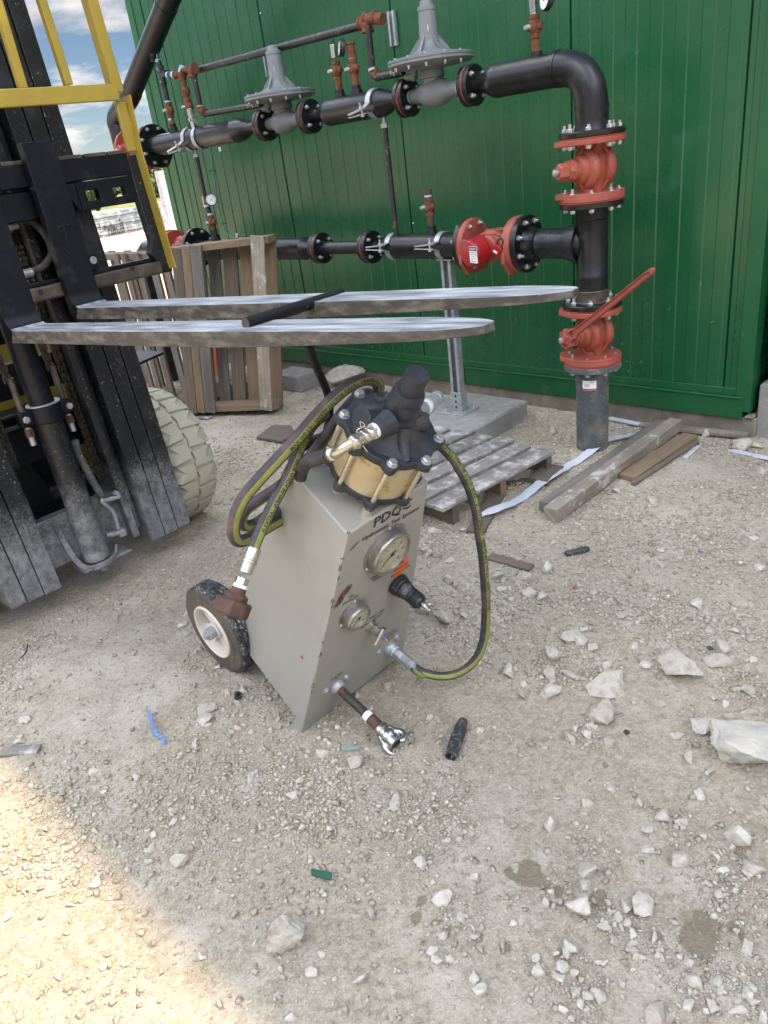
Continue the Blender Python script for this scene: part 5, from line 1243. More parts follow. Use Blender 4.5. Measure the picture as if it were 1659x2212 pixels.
# the loop hangs in a plane roughly facing the viewer; depth eases back towards the pump
def hz(x, y, dpt): 
    u, v = Z3(x, y); r_ = ray(u, v); return CAM+r_*dpt
d0 = depth(h0)
PT = onp(*cr(1290, 505, 850, 1350, 1.508), W0+WN*0, WN)
dEnd = depth(np.array([-.011, 1.612, .748]))+.10
hpts = [(690, 1515, 0), (760, 1550, 0), (880, 1580, .0), (1000, 1572, .0), (1110, 1520, .02), (1200, 1425, .05), (1250, 1300, .10), (1268, 1150, .2), (1272, 980, .32), (1262, 800, .45), (1245, 600, .58), (1215, 400, .7), (1190, 220, .8), (1130, 30, .88), (1050, -120, .93), (960, -240, .97), (880, -320, 1.)]
hs = [h0-dh*.05, h0]+[hz(x, y, d0+(dEnd-d0)*t) for x, y, t in hpts[:-1]]+[V3(-.011, 1.612, .748)+unit(V3(.398, -.43, .81))*.145+cp*.085-cq*.06, V3(-.011, 1.612, .748)+unit(V3(.398, -.43, .81))*.15+cp*.03-cq*.03]
HN = 16
mb = MB(); pth = curve(hs, 8); frm = mb.tube(pth, .0118, HN, 0, stripe=None, up0=-dh)
hose1 = None
def stripe_hose(name, pts, r, up_fn, base='hose', txt=None, size=.0105, parent=ct, phase=0., tstart=.0, flip=False, width=.46):
    """hose with a lime stripe facing up_fn and print along the stripe"""
    P = [np.array(p_) for p_ in pts]; k = len(P); T = [unit(P[min(i+1, k-1)]-P[max(i-1, 0)]) for i in range(k)]
    E = []
    for i in range(k):
        a_ = up_fn(i/(k-1), P[i]); E.append(unit(a_-a_.dot(T[i])*T[i]))
    mbh = MB(); mbh.tube(P, r, 16)
    ho = mbh.build(name, M[base], parent, smooth=60)
    def at(i, an, rr3):
        g = np.cross(T[i], E[i]); return P[i]+(E[i]*math.cos(an)+g*math.sin(an))*rr3
    ms = MB(); vs = []; fs = []
    nn2 = 5
    for i in range(k):
        for j in range(nn2+1): vs.append(at(i, -width+2*width*j/nn2, r+.0005))
    for i in range(k-1):
        for j in range(nn2): fs.append((i*(nn2+1)+j, i*(nn2+1)+j+1, (i+1)*(nn2+1)+j+1, (i+1)*(nn2+1)+j))
    ms.add(vs, fs); ms.build('stripe', M['lime'], ho, smooth=60)
    if txt:
        S_ = [0.]
        for i in range(1, k): S_.append(S_[-1]+np.linalg.norm(P[i]-P[i-1]))
        v_, f_ = textmesh(txt, size, 'LEFT', True); out = []
        for a_, b_ in v_:
            s_ = a_+tstart
            if flip: s_ = S_[-1]-s_
            s_ = min(max(s_, 0), S_[-1]-1e-6); i = max(0, np.searchsorted(S_, s_)-1); f = (s_-S_[i])/(S_[i+1]-S_[i])
            y = (b_-size*.35)*(1 if flip else -1); an = y/r
            out.append(at(i, an, r+.0011)*(1-f)+at(i+1, an, r+.0011)*f)
        mt_ = MB(); mt_.add(out, f_); mt_.build('hose_print', M['ink'], ho, smooth=0)
    return ho
tocam = lambda t, p_: CAM-p_
rightward = unit(np.cross(unit(ray(830, 1100)), UP))
PRT = 'FLEXTRAL WB40-08 AQUA BOSS 1/2" WATERBLAST 10000 PSI MAX WP 2.5:1 SAFETY FACTOR'
stripe_hose('hose', curve(hs, 10), .0125, lambda t, p_: unit(CAM-p_)+.62*((1-min(1, max(0, (t-.12)/.2)))*-UP+min(1, max(0, (t-.12)/.2))*rightward), txt=PRT, size=.0125, tstart=.22, flip=True)
# wheels
wx = V3(-.565, 1.938, 0); WR = .150
def cartwheel(c, outd):
    w = thing_part('wheel', ct)
def cart_wheel(c, outd, nm='wheel'):
    outd = unit(outd); W2 = .037
    mb = MB(); mb.lathe(c-outd*W2*2, outd, [(0, WR*.60), (.002, WR*.80), (.006, WR*.93), (.014, WR*.985)]+[(x_, r_) for k in range(4) for x_, r_ in ((.016+.0135*k, WR*1.0), (.0255+.0135*k, WR*1.0), (.0262+.0135*k, WR*.972), (.0288+.0135*k, WR*.972))][:-2]+[(2*W2-.006, WR*.985), (2*W2-.002, WR*.95)], 56, 0, cap=False)
    mb.lathe(c-outd*.002, outd, [(-.001, WR*.945), (.002, WR*.93), (.004, WR*.86), (.0035, WR*.74), (.0055, WR*.73), (.0055, WR*.70), (.004, WR*.60), (.0, WR*.575)], 56, 1, cap=False)
    t_ = mb.build('wheel', [M['rubber'], M['rubber_side']], ct, smooth=35)
    mb = MB(); mb.lathe(c-outd*.07, outd, [(.072, WR*.60), (.078, WR*.585), (.078, WR*.555), (.072, WR*.535), (.045, WR*.52), (.030, WR*.50), (.024, WR*.30)], 48, cap=False)
    e1 = unit(UP-UP.dot(outd)*outd); e2 = np.cross(outd, e1)
    for k in range(4):
        an = .55+k*math.pi/2; d = e1*math.cos(an)+e2*math.sin(an); sd_ = np.cross(outd, d)
        mb.prism([c-outd*.030+d*.02+sd_*.020, c-outd*.030+d*WR*.52+sd_*.034, c-outd*.030+d*WR*.52-sd_*.034, c-outd*.030+d*.02-sd_*.020], outd*.014)
    mb.lathe(c-outd*.06, outd, [(0, .026), (.055, .026), (.056, .021)], 24)
    mb.build('rim', M['rim'], t_, bevel=.0015, smooth=35)
    MB().lathe(c-outd*.068, outd, [(0, WR*.52), (.002, WR*.52)], 30).build('inner_disc', M['fk_brown'], t_)
    mb = MB(); mb.lathe(c-outd*.01, outd, [(0, .0195), (.030, .0195), (.031, .0165)], 24); mb.lathe(c, outd, [(0, .011), (.030, .011), (.032, .008)], 16); mb.build('hub_collar', M['galv'], t_)
    return t_
wc = np.array([wx[0], wx[1], WR])
axd = unit(np.array([math.cos(R_(41.4)), math.sin(R_(41.4)), .045]))
cart_wheel(wc, -axd)
wc2 = wc+axd*.62
cart_wheel(wc2+axd*.0, axd)
mb = MB(); mb.cyl(wc+axd*.06, wc2-axd*.06, .010, n=14); mb.build('axle', M['galv'], ct)
# handle
midT = (B1+B2)/2; hm = gnd(645, 683, 1.10)
hb = CAM+ray(712, 872)*(depth(midT)-.02)
mb = MB(); dirS = unit(hb-hm); low = midT-uu*.12-qq*.02
mb.tube(curve([hm+dirS*.006, hm+(hb-hm)*.5, hb, hb*.45+low*.55, low], 8), .0100, 18); mb.build('handle_stem', M['bk_tube'], ct)
eL = gnd(531, 699, 1.10); eR = gnd(738, 635, 1.10)
mb = MB(); mb.tube([eL, eR], .0138, 22); g_ = mb.build('handle_grip', M['bk_tube'], ct, smooth=50)
mb = MB(); mb.cyl(eL, eL-unit(eR-eL)*.0015, .0125, n=22); mb.build('tube_end', M['fk_brown'], ct)
mb = MB(); mb.lathe(hm+dirS*.008, dirS, [(0, .014), (.004, .013), (.012, .010)], 18); mb.build('weld', M['bk_tube'], ct)

# ---- air driven pump
pc = np.array([-.011, 1.612, .748]); pax = unit([.398, -.43, .81])
p1 = unit(cp-cp.dot(pax)*pax); p2 = np.cross(p1, pax); p2 = p2 if p2.dot(qq) > 0 else -p2
def pv(r, an, h): return pc+pax*h+(p1*math.cos(an)+p2*math.sin(an))*r
RB, HG, TH0 = .109, .119, 3.897
def star_disc(h0, h1, rin, rear, nm, mt, top=True, par=None):
    n = 96; pts = []
    for k in range(n):
        an = TH0+2*math.pi*k/n; w_ = math.cos(4*(an-TH0))**2; w_ = max(0, math.cos(8*(an-TH0))); r = rin+(rear-rin)*w_**1.3; pts.append((an, r))
    mb = MB(); vs = []
    for h, sc_ in ((h0, .99), (h0+.002, 1), (h1-.002, 1), (h1, .985)): vs += [pv(r*sc_, an, h) for an, r in pts]
    fs = [tuple(reversed(range(n)))]
    for j in range(3): fs += [(j*n+i, j*n+(i+1) % n, (j+1)*n+(i+1) % n, (j+1)*n+i) for i in range(n)]
    fs.append(tuple(3*n+i for i in range(n)))
    if np.dot(np.cross(pv(1, 0, 0)-pc, pv(1, .1, 0)-pc), pax) < 0: fs = [tuple(reversed(f)) for f in fs]
    mb.add(vs, fs); return mb.build(nm, M[mt], par or ct, smooth=35)
HT = HG+.012
mbb = MB(); mbb.lathe(pc+pax*-.014, pax, [(0, .099), (HG+.014, .099)], 56); mbb.build('pump_barrel', M['barrel'], ct, smooth=60)
star_disc(-.014, .004, .102, .122, 'pump_base', 'pump_blue')
cap = star_disc(HG-.006, HG+.014, .106, .127, 'pump_cover', 'pump_blue')
mb = MB()
t0 = HG+.010
mb.lathe(pc+pax*t0, pax, [(0, .098), (.005, .088), (.010, .070), (.024, .054), (.044, .042), (.060, .036), (.070, .034)], 48)
for k in range(8):   # buttress lobes rising from each bolt
    an = TH0-k*math.pi/4-math.pi/8
    P_ = [pv(.098, an, t0), pv(.084, an, t0+.002), pv(.058, an, t0+.018), pv(.036, an, t0+.042)]
    if k % 2 == 0: mb.tube(curve(P_, 5), lambda t_: .009+.010*t_, 14)
# three ports on the shoulder
for an, L_, rr3 in ((TH0-math.pi*.12-.02, .066, .025), (TH0+math.pi*.93, .058, .022), (TH0+math.pi*.45, .052, .022)):
    d = unit((p1*math.cos(an)+p2*math.sin(an))*1.0+pax*.25); b_ = pc+pax*(t0+.018)+(p1*math.cos(an)+p2*math.sin(an))*.015
    mb.lathe(b_, d, [(0, rr3*1.2), (L_*.7, rr3), (L_, rr3*.93), (L_+.003, rr3*.8)], 24)
mb.lathe(pc+pax*(t0+.055), pax, [(0, .037), (.012, .037), (.014, .039), (.024, .039), (.028, .0365), (.056, .0355), (.062, .0335), (.064, .027)], 40)
sh = mb.build('pump_shoulder', M['pump_blue'], cap, smooth=42)
mb = MB(); mb.lathe(pc+pax*(t0+.118), pax, [(0, .0265), (.044, .0255), (.049, .0235), (.0505, .0)], 36); mb.build('pump_cap', M['pump_blue'], cap, smooth=40)
mb = MB(); text_on(mb, 'HASKEL', pc+pax*(t0+.095)+unit(-p1*.5+p2*.85)*.0362, unit(p1*.85+p2*.5), pax, .013, unit(-p1*.5+p2*.85), off=.001); mb.build('cast_lettering', M['ink'], cap, smooth=0)
for k in range(8):
    an = TH0-k*math.pi/4
    mb = MB(); mb.cyl(pv(RB, an, -.014), pv(RB, an, HG-.004), .0062, n=14); rd = mb.build('tie_rod', M['rodm'], ct)
    mb = MB(); mb.lathe(pv(RB, an, HG+.014), pax, [(0, .0125), (.002, .0125)], 16); mb.hexa(pv(RB, an, HG+.016), pax, .0105, .0085); mb.build('bolt_head', M['zinc'], rd)
    if k in (3, 7, 0, 4): pass
    Lg = .035; mb = MB(); mb.hexa(pv(RB, an, -.014), -pax, .010, .014)
    mb.build('nut', M['chrome_y'], rd)
for an in (TH0-math.pi*.5, TH0+math.pi*.5, TH0-math.pi*1.0, TH0-math.pi*1.5):
    a_ = pv(RB, an, -.016); t_ = (a_-T1).dot(uu)/pax.dot(uu); mb = MB(); mb.cyl(a_, a_-pax*max(t_, .01), .0145, n=20); mb.build('standoff', M['rodm'], ct)
mb = MB(); b_ = pc-pax*.014; t_ = (b_-T1).dot(uu)/pax.dot(uu); mb.cyl(b_, b_-pax*t_, .05, n=24); mb.build('pump_neck', M['pump_blue'], ct)
# swivel elbow on the front port
X3 = lambda x, y: cr(x, y, 850, 1350, 1.508)
pd = depth(pc)
def x3(x, y, dd): u, v = X3(x, y); return CAM+ray(u, v)*dd
s0 = x3(935, 525, pd-.20); s1 = x3(880, 555, pd-.215); s2 = x3(830, 585, pd-.225); s3 = x3(760, 625, pd-.22); s4 = x3(690, 650, pd-.18); 
dS = unit(s2-s0)
mb = MB(); mb.cyl(s0-dS*.007, s0+dS*.002, .0165, n=20); mb.build('tape', M['white'], cap)
mb = MB(); mb.lathe(s0-dS*.006, -dS, [(0, .019), (.004, .0215), (.016, .023), (.040, .028)], 24); mb.build('port_boss', M['pump_blue'], cap)
mb = MB(); mb.hexa(s0, dS, .0175, .018); mb.hexa(s0+dS*.019, dS, .0165, .014); mb.cyl(s0+dS*.033, s0+dS*.048, .0150, n=20); mb.hexa(s0+dS*.048, dS, .0165, .012)
mb.tube(curve([s0+dS*.055, s2, s3, x3(720, 655, pd-.205), x3(690, 660, pd-.18), x3(672, 640, pd-.16)], 6), .0105, 16); mb.lathe(x3(700, 655, pd-.19), unit(x3(640, 690, pd-.12)-x3(700, 655, pd-.19)), [(0, .011), (.003, .0155), (.018, .0155)], 18); mb.build('swivel_elbow', M['chrome_y'], cap, smooth=50)
mb = MB(); w0 = s0+dS*.03; mb.tube(curve([w0+p1*.0+UP*.02, w0+UP*.034, w0+UP*.024+rightward*.008, w0+UP*.014-rightward*.01, w0-UP*.02, w0-UP*.032+rightward*.006], 6), .0012, 6); mb.build('safety_wire', M['chrome'], cap)
mb = MB(); mb.tube(curve([x3(672, 668, pd-.165), x3(620, 680, pd-.13), x3(560, 700, pd-.08), x3(520, 735, pd-.03), x3(505, 775, pd-.01), x3(500, 800, pd+.0)], 8), .0155, 18); mb.build('short_hose', M['hose'], ct, smooth=60)
# green grey fitting sticking out behind the cap
c = x3(1250, 375, pd-.02); d = unit(x3(1320, 320, pd+.03)-c); mb = MB(); mb.lathe(c-d*.05, d, [(0, .016), (.05, .017), (.052, .020), (.068, .020), (.070, .0165), (.098, .0150), (.100, .0165), (.115, .0155)], 18); mb.build('air_fitting', M['galv'], cap)
mb = MB(); mb.cyl(c-d*.015, c-d*.002, .018, n=18); mb.build('tape', M['white'], cap)
# ---- left hand hose loops
def hp3(lst): return [x3(x, y, pd+dd) for x, y, dd in lst]
loopA = hp3([(940, 330, .14), (965, 290, .12), (955, 235, .10), (900, 215, .06), (820, 240, .02), (720, 310, -.02), (600, 430, -.04), (480, 570, -.05), (360, 700, -.05), (240, 830, -.04), (160, 930, -.03), (112, 1040, -.02), (105, 1130, .0), (130, 1175, .02), (190, 1165, .05), (280, 1110, .10), (400, 1040, .16)])
stripe_hose('hose', curve(loopA, 9), .0152, lambda t, p_: unit(CAM-p_)+rightward*.40-UP*.25, base='hose_purple', txt='MAX WP 2.5:1 SAFETY FACTOR FLEXTRAL WB40-08 AQUA BOSS 1/2" WATERBLAST 10000 PSI MAX WP 2.5', size=.0125, tstart=.45, flip=True)
loopB = hp3([(930, 330, .18), (900, 300, .16), (830, 330, .12), (740, 430, .08), (620, 600, .06), (500, 740, .06), (380, 850, .06), (260, 930, .07), (180, 990, .08), (150, 1050, .09), (170, 1085, .10), (240, 1070, .12), (320, 1010, .15)])
stripe_hose('hose', curve(loopB, 8), .0140, lambda t, p_: unit(CAM-p_)*.5+rightward*.8-UP*.5, base='hose_purple')
S1_ = onp(*cr(170, 1530, 900, 1800, 3.318), wc, axd)
def y1(x, y, dd): u, v = cr(x, y, 900, 1800, 3.318); return CAM+ray(u, v)*(pd+dd)
loopC = [y1(x, y, dd) for x, y, dd in [(1260, -560, .12), (1100, -420, .06), (960, -190, .0), (860, 60, -.02), (770, 260, -.03), (680, 430, -.035), (600, 580, -.04), (510, 760, -.045), (420, 960, -.05), (345, 1140, -.055), (300, 1300, -.06)]]
stripe_hose('hose', curve(loopC, 9), .0138, lambda t, p_: unit(CAM-p_)+rightward*.5-UP*.1, txt=PRT+' '+PRT, size=.0125, tstart=.06, flip=True)
fe = loopC[-1]; fd = unit(y1(150, 1690, -.07)-fe)
LF = np.linalg.norm(y1(150, 1690, -.07)-fe)
mb = MB(); mb.lathe(fe-fd*.02, fd, [(0, .0150), (.005, .0162), (LF*.38, .0162), (LF*.40, .0175), (LF*.48, .0175), (LF*.5, .0158), (LF*.82, .0152), (LF*.84, .013)], 24); mb.hexa(fe+fd*(LF*.72), fd, .0162, LF*.22); mb.build('hose_fitting', M['chrome_y'], ct)
mb = MB(); e_ = fe+fd*LF*.93; mb.cyl(e_, e_+fd*.010, .0160, n=20); mb.build('tape', M['white'], ct)
mb = MB(); e_ = e_+fd*.008; mb.cyl(e_, e_+fd*.014, .0165, .018, n=20); mb.lathe(e_+fd*.012, fd, [(0, .020), (.005, .027), (.018, .028), (.022, .031)], 24); mb.lathe(e_+fd*.028, fd, [(0, .038), (.003, .041), (.032, .041), (.036, .037)], 8); mb.build('hammer_union', M['darkrust'], ct, smooth=28)
# black hoses disappearing behind the cabinet
mb = MB(); mb.tube(curve([x3(430, 680, .0+pd+.05), x3(540, 600, pd+.08), x3(640, 560, pd+.12), x3(700, 520, pd+.14)], 6), .0135, 14); mb.tube(curve([x3(250, 1075, pd+.10), x3(360, 1010, pd+.14), x3(450, 960, pd+.18)], 6), .014, 14)
mb.build('rear_hose', M['hose'], ct)
# ------------------------------------------------------------------ forklift
O0 = gnd(26, 1315, .10)
_fa, _fe = R_(-44.8), R_(2.3)
FH = V3(math.cos(_fa), math.sin(_fa), 0); FL_ = V3(-math.sin(_fa), math.cos(_fa), 0)
FF = FH*math.cos(_fe)+UP*math.sin(_fe); FU = UP*math.cos(_fe)-FH*math.sin(_fe)
MF = np.array([FL_, FF, FU])                 # (lateral, forward, up)
def fp(l, f, u): return O0+FL_*l+FF*f+FU*u
def fo(uv, f): return onp(uv[0], uv[1], O0+FF*f, FF)
def lu(uv, f=0.): d = fo(uv, f)-O0; return d.dot(FL_), d.dot(FU)
fk = thing('forklift', 'black and yellow forklift with two long worn forks raised in front of the green building', 'forklift', [O0[0], O0[1], 0])
C6 = lambda x, y: cr(x, y, 0, 0, 1.7016)
G1_ = lambda x, y: cr(x, y, 0, 900, 1.3822)
G4 = lambda x, y: cr(x, y, 0, 1100, 2.9625)
G5 = lambda x, y: cr(x, y, 0, 1650, 2.764)
G6 = lambda x, y: cr(x, y, 0, 500, 2.9625)
MT = [M['fk_mast'], M['fk_low']]
def rail(l0, l1, f0, f1, u0, u1, nm='mast_rail', lean=-.030):
    mb = MB()
    us = [u0, u0+.22, u0+.24, u1]
    for a_, b_, m_ in ((u0, u1, 0),):
        vs = []
        for u in (a_, b_):
            for (l, f) in ((l0, f0), (l1, f0), (l1, f1), (l0, f1)): vs.append(fp(l+lean*u, f, u))
        mb.add(vs, [(0, 3, 2, 1), (4, 5, 6, 7), (0, 1, 5, 4), (1, 2, 6, 5), (2, 3, 7, 6), (3, 0, 4, 7)], m_)
    o = mb.build(nm, MT, fk, smooth=0)
    bm = bmesh.new(); bm.from_mesh(o.data); bmesh.ops.remove_doubles(bm, verts=bm.verts, dist=1e-5); bmesh.ops.recalc_face_normals(bm, faces=bm.faces); bm.to_mesh(o.data); bm.free()
    bv = o.modifiers.new('bevel', 'BEVEL'); bv.width = .003; bv.segments = 2; bv.limit_method = 'ANGLE'; bv.angle_limit = R_(40)
    return o
HT_ = 2.9
# right side (far): three nested rails, near side the same
for l0, l1, f0, ub, ut in ((.7125, .772, -.16, -.010, HT_), (.6505, .7085, -.15, -.012, HT_), (.588, .6465, -.14, -.010, HT_), (.0, .056, -.16, -.004, HT_), (.060, .120, -.15, -.008, HT_), (.124, .188, -.14, -.012, HT_)):
    rail(l0, l1, f0, -.004 if l0 > .5 else .0, ub, ut)
# inner web and roller flange of the far inner rail
rail(.562, .5855, -.16, -.060, .05, HT_, 'rail_web'); rail(.520, .548, -.15, -.012, .035, HT_, 'roller_flange')
rail(.190, .215, -.16, -.070, .02, HT_, 'rail_web')
# bottom cross member
mb = MB(); mb.span(MF, O0, (.190, -.10, .045), (.560, -.050, .235)); mb.build('lower_crossmember', M['fk_mast'], fk, bevel=.004)
for u0, u1, f in ((.42, .56, -.17), (.66, .78, -.19), (1.16, 1.30, -.17)):
    mb = MB(); mb.span(MF, O0, (.19, f-.03, u0), (.56, f, u1)); mb.span(MF, O0, (.19, f-.03, u1), (.56, f+.03, u1+.005)); mb.build('crossmember', M['fk_black'], fk, bevel=.002)
# inner tilt plate behind the cylinder
mb = MB(); mb.prism([fp(.20, -.20, .13), fp(.36, -.20, .13), fp(.34, -.20, .30), fp(.30, -.20, .43), fp(.20, -.20, .41)], -FF*.02); mb.build('guard_plate', M['fk_black'], fk, bevel=.004)
# main cylinder
cl0 = fp(.350, -.005, .045); cl1 = fp(.345, -.005, .62); cl2 = fp(.335, -.005, 1.5)
mb = MB(); mb.cyl(cl0, cl1, .0470, n=36); cy = mb.build('lift_cylinder', M['fk_mast'], fk, smooth=50)
mb = MB(); mb.cyl(cl1, cl2, .0430, n=36); mb.build('cylinder_upper', M['fk_black'], cy, smooth=50)
mb = MB(); mb.lathe(cl0-FU*.012, FU, [(0, .048), (.01, .050), (.030, .050), (.034, .048)], 32); mb.build('cylinder_foot', M['fk_mast'], cy)
mb = MB(); mb.lathe(fp(.348, -.005, .585), FU, [(0, .0475), (.002, .058), (.060, .058), (.062, .045)], 36)
mb.span(MF, O0, (.250, -.030, .592), (.296, .008, .640)); mb.span(MF, O0, (.400, -.030, .592), (.446, .008, .640)); mb.build('cylinder_clamp', M['fk_black'], cy, bevel=.003)
mb = MB(); mb.lathe(fp(.348, -.005, .648), FU, [(0, .0590), (.004, .0590)], 36); mb.build('clamp_ring', M['galv'], cy)
for l in (.268, .428): MB().hexa(fp(l, .009, .616), FF, .0125, .010).build('bolt', M['zinc'], cy)
# chain anchors
for l in (.272, .424):
    mb = MB(); mb.cyl(fp(l, -.012, .520), fp(l, -.012, .585), .010, n=14); mb.build('chain_anchor', M['galv'], fk)
    mb = MB(); mb.hexa(fp(l, -.012, .552), FU, .0150, .028); mb.build('anchor_nut', M['darkrust'], fk)
    mb = MB(); mb.cyl(fp(l, -.012, .642), fp(l, -.012, .76), .011, n=14); mb.build('chain_rod', M['fk_brown'], fk)
def chain(l, f, u0, u1, nm='chain'):
    mb = MB(); n = int((u1-u0)/.018)
    for i in range(n):
        u = u0+(u1-u0)*i/n; la = l-.030*u
        off_ = (0, .0075) if i % 2 else (.0038, .0112)
        for sx in (-1, 1):
            for o_ in off_:
                mb.prism([fp(la+sx*o_-.0012, f+.011*math.cos(a_)*.8, u+.013*math.sin(a_)*1.15) for a_ in np.linspace(0, 2*math.pi, 9)[:-1]], FL_*.0024)
        mb.cyl(fp(la-.014, f, u+.009), fp(la+.014, f, u+.009), .0035, n=6)
    mb.build(nm, M['chain'], fk, smooth=0)
chain(.285, -.012, .76, 1.50); chain(.440, -.012, .76, 1.50); chain(.505, -.075, .30, 1.50); chain(.230, -.10, .45, 1.5)
# strap foot under the cylinder
mb = MB(); sp = [fp(*a_) for a_ in ((.262, -.045, .20), (.262, -.02, .12), (.275, .005, .045), (.300, .030, .020), (.345, .045, .018), (.40, .035, .022), (.43, .010, .05))]
pth = curve(sp, 5)
for i in range(len(pth)-1):
    ln = np.linalg.norm(pth[i+1]-pth[i]); d_ = unit(pth[i+1]-pth[i]); nn3 = unit(np.cross(d_, FU+FL_*.3)); mb.box((pth[i]+pth[i+1])/2, frame(d_, nn3, np.cross(d_, nn3)), ln/2+.002, .004, .011)
mb.span(MF, O0, (.272, -.06, .012), (.470, .040, .021)); mb.build('cylinder_bracket', M['fk_mast'], fk, bevel=.002)
mb = MB(); mb.cyl(fp(.355, .015, -.015), fp(.355, .015, .012), .018, n=20); mb.build('bracket_stud', M['fk_mast'], fk)
# hydraulic pipes lower right
mb = MB(); A1 = [G5(1120, 870), G5(1110, 905), G5(1170, 950), G5(1230, 1010), G5(1262, 1090), G5(1288, 1190)]
mb.tube(curve([fo(u_, .0) for u_ in A1], 6), .0075, 12); mb.tube(curve([fo(u_, -.01) for u_ in (G5(1115, 890), G5(1170, 880), G5(1240, 860), G5(1290, 845), G5(1280, 810), G5(1240, 800))], 6), .0085, 12); hy = mb.build('hydraulic_pipe', M['galv'], fk)
mb = MB(); c = fo(G5(1320, 1235), .0); mb.box(c, MF, .014, .014, .014); mb.cyl(fo(G5(1155, 1265), .0), fo(G5(1290, 1240), .0), .0095, n=14); mb.hexa(fo(G5(1200, 1258), .0), unit(fo(G5(1290, 1240), 0)-fo(G5(1155, 1265), 0)), .013, .02); mb.build('pipe_union', M['galv'], hy, bevel=.002)
mb = MB(); cvp = curve([fo(u_, -.04) for u_ in (G5(815, 230), G5(850, 370), G5(920, 510), G5(1000, 660), G5(1075, 790), G5(1120, 870))], 22)
mb.tube(cvp, lambda t_: .0125+.0022*(1 if int(t_*len(cvp)*.5) % 2 else 0), 14); mb.build('ribbed_conduit', M['pvc'], fk, smooth=0)
# carriage
def lspan(l0, l1, f0, f1, u0, u1, mt='fk_black', nm='carriage_bar', bev=.004, par=None):
    mb = MB(); mb.span(MF, O0, (l0, f0, u0), (l1, f1, u1)); return mb.build(nm, M[mt], par or fk, bevel=bev)
cu = lspan(-.10, .868, .055, .098, 1.325, 1.392, nm='carriage_top_bar')
mb = MB()
for i, (a_, b_) in enumerate(((-.10, .13), (.15, .28), (.30, .42), (.43, .56), (.60, .70), (.715, .79), (.80, .867))): mb.span(MF, O0, (a_, .056, 1.392), (b_, .0975, 1.404))
mb.build('notch_strip', M['fk_brown'], cu, bevel=.002)
# lower plate with two windows
def plate_with_holes(l0, l1, u0, u1, holes, f0, f1, mt, nm):
    mb = MB(); xs = sorted({l0, l1, *[h_[0] for h_ in holes], *[h_[1] for h_ in holes]}); us = sorted({u0, u1, *[h_[2] for h_ in holes], *[h_[3] for h_ in holes]})
    vs = {}; fl = []
    for i in range(len(xs)-1):
        for j in range(len(us)-1):
            cx_ = (xs[i]+xs[i+1])/2; cy_ = (us[j]+us[j+1])/2
            if any(h_[0] < cx_ < h_[1] and h_[2] < cy_ < h_[3] for h_ in holes): continue
            fl.append((i, j))
    bm = bmesh.new(); vv = {}
    def gv(i, j, k):
        if (i, j, k) not in vv: vv[(i, j, k)] = bm.verts.new(fp(xs[i], f1 if k else f0, us[j]))
        return vv[(i, j, k)]
    S_ = set(fl)
    for i, j in fl:
        bm.faces.new([gv(i, j, 1), gv(i+1, j, 1), gv(i+1, j+1, 1), gv(i, j+1, 1)]); bm.faces.new([gv(i, j, 0), gv(i, j+1, 0), gv(i+1, j+1, 0), gv(i+1, j, 0)])
        for di, dj, a_, b_ in ((-1, 0, (i, j), (i, j+1)), (1, 0, (i+1, j+1), (i+1, j)), (0, -1, (i+1, j), (i, j)), (0, 1, (i, j+1), (i+1, j+1))):
            if (i+di, j+dj) not in S_: bm.faces.new([gv(*a_, 0), gv(*b_, 0), gv(*b_, 1), gv(*a_, 1)])
    bmesh.ops.recalc_face_normals(bm, faces=bm.faces); bm.verts.index_update()
    v_ = [tuple(v.co) for v in bm.verts]; f_ = [tuple(v.index for v in f.verts) for f in bm.faces]; bm.free()
    return link_mesh(nm, v_, f_, M[mt], fk, .003, 0)
h1 = [lu(G6(935, 620), .09), lu(G6(1105, 600), .09), lu(G6(955, 710), .09)]; h2 = [lu(G6(1265, 575), .09), lu(G6(1420, 560), .09), lu(G6(1285, 655), .09)]
plate_with_holes(.655, .862, 1.236, 1.3225, [(h1[0][0]+.004, h1[1][0], 1.262, 1.294), (h2[0][0]+.003, h2[1][0]-.002, 1.262, 1.292)], .060, .092, 'fk_black', 'window_plate')
mb = MB(); mb.prism([fp(.612, .060, 1.3225), fp(.6545, .060, 1.3225), fp(.6545, .060, 1.236), fp(.645, .060, 1.236), fp(.628, .060, 1.262)], FF*.030); mb.build('gusset', M['fk_black'], fk, bevel=.003)
lspan(-.1, .53, .030, .080, 1.23, 1.318, nm='carriage_back_plate')
lb = lspan(-.10, .895, .050, .098, .985, 1.030, 'fk_brown', 'carriage_lower_bar', .008)
mb = MB(); mb.span(MF, O0, (-.10, .040, 1.0305), (.885, .080, 1.045)); mb.build('lower_bar_ledge', M['fk_black'], lb, bevel=.003)
mb = MB(); 
for uv in (G6(1548, 1652), G4(470, 148)): c = fo(uv, .0985); mb.cyl(c-FF*.001, c+FF*.002, .009, n=16)
mb.build('bolt_hole', M['ink'], lb)
# upright inside the carriage with the clamp block
lspan(.615, .668, .0, .050, 1.046, 1.235, 'fk_mast', 'carriage_upright', .004)
lspan(.600, .6145, -.02, .030, 1.046, 1.235, 'fk_brown', 'carriage_upright', .003)
cbk = lspan(.598, .648, .062, .100, 1.046, 1.098, 'fk_black', 'clamp_block', .004)
mb = MB(); c = fo(G6(1088, 1553), .101); mb.lathe(c, FF, [(0, .0125), (.003, .0125), (.0035, .009), (.001, .008)], 20); mb.build('bolt', M['zinc'], cbk)
mb = MB(); c = fo(G6(1115, 915), .05); mb.cyl(c-FL_*.03, c+FL_*.012, .014, n=14); mb.hexa(c+FL_*.0, FL_, .019, .012); mb.build('roller_pin', M['fk_brown'], fk)
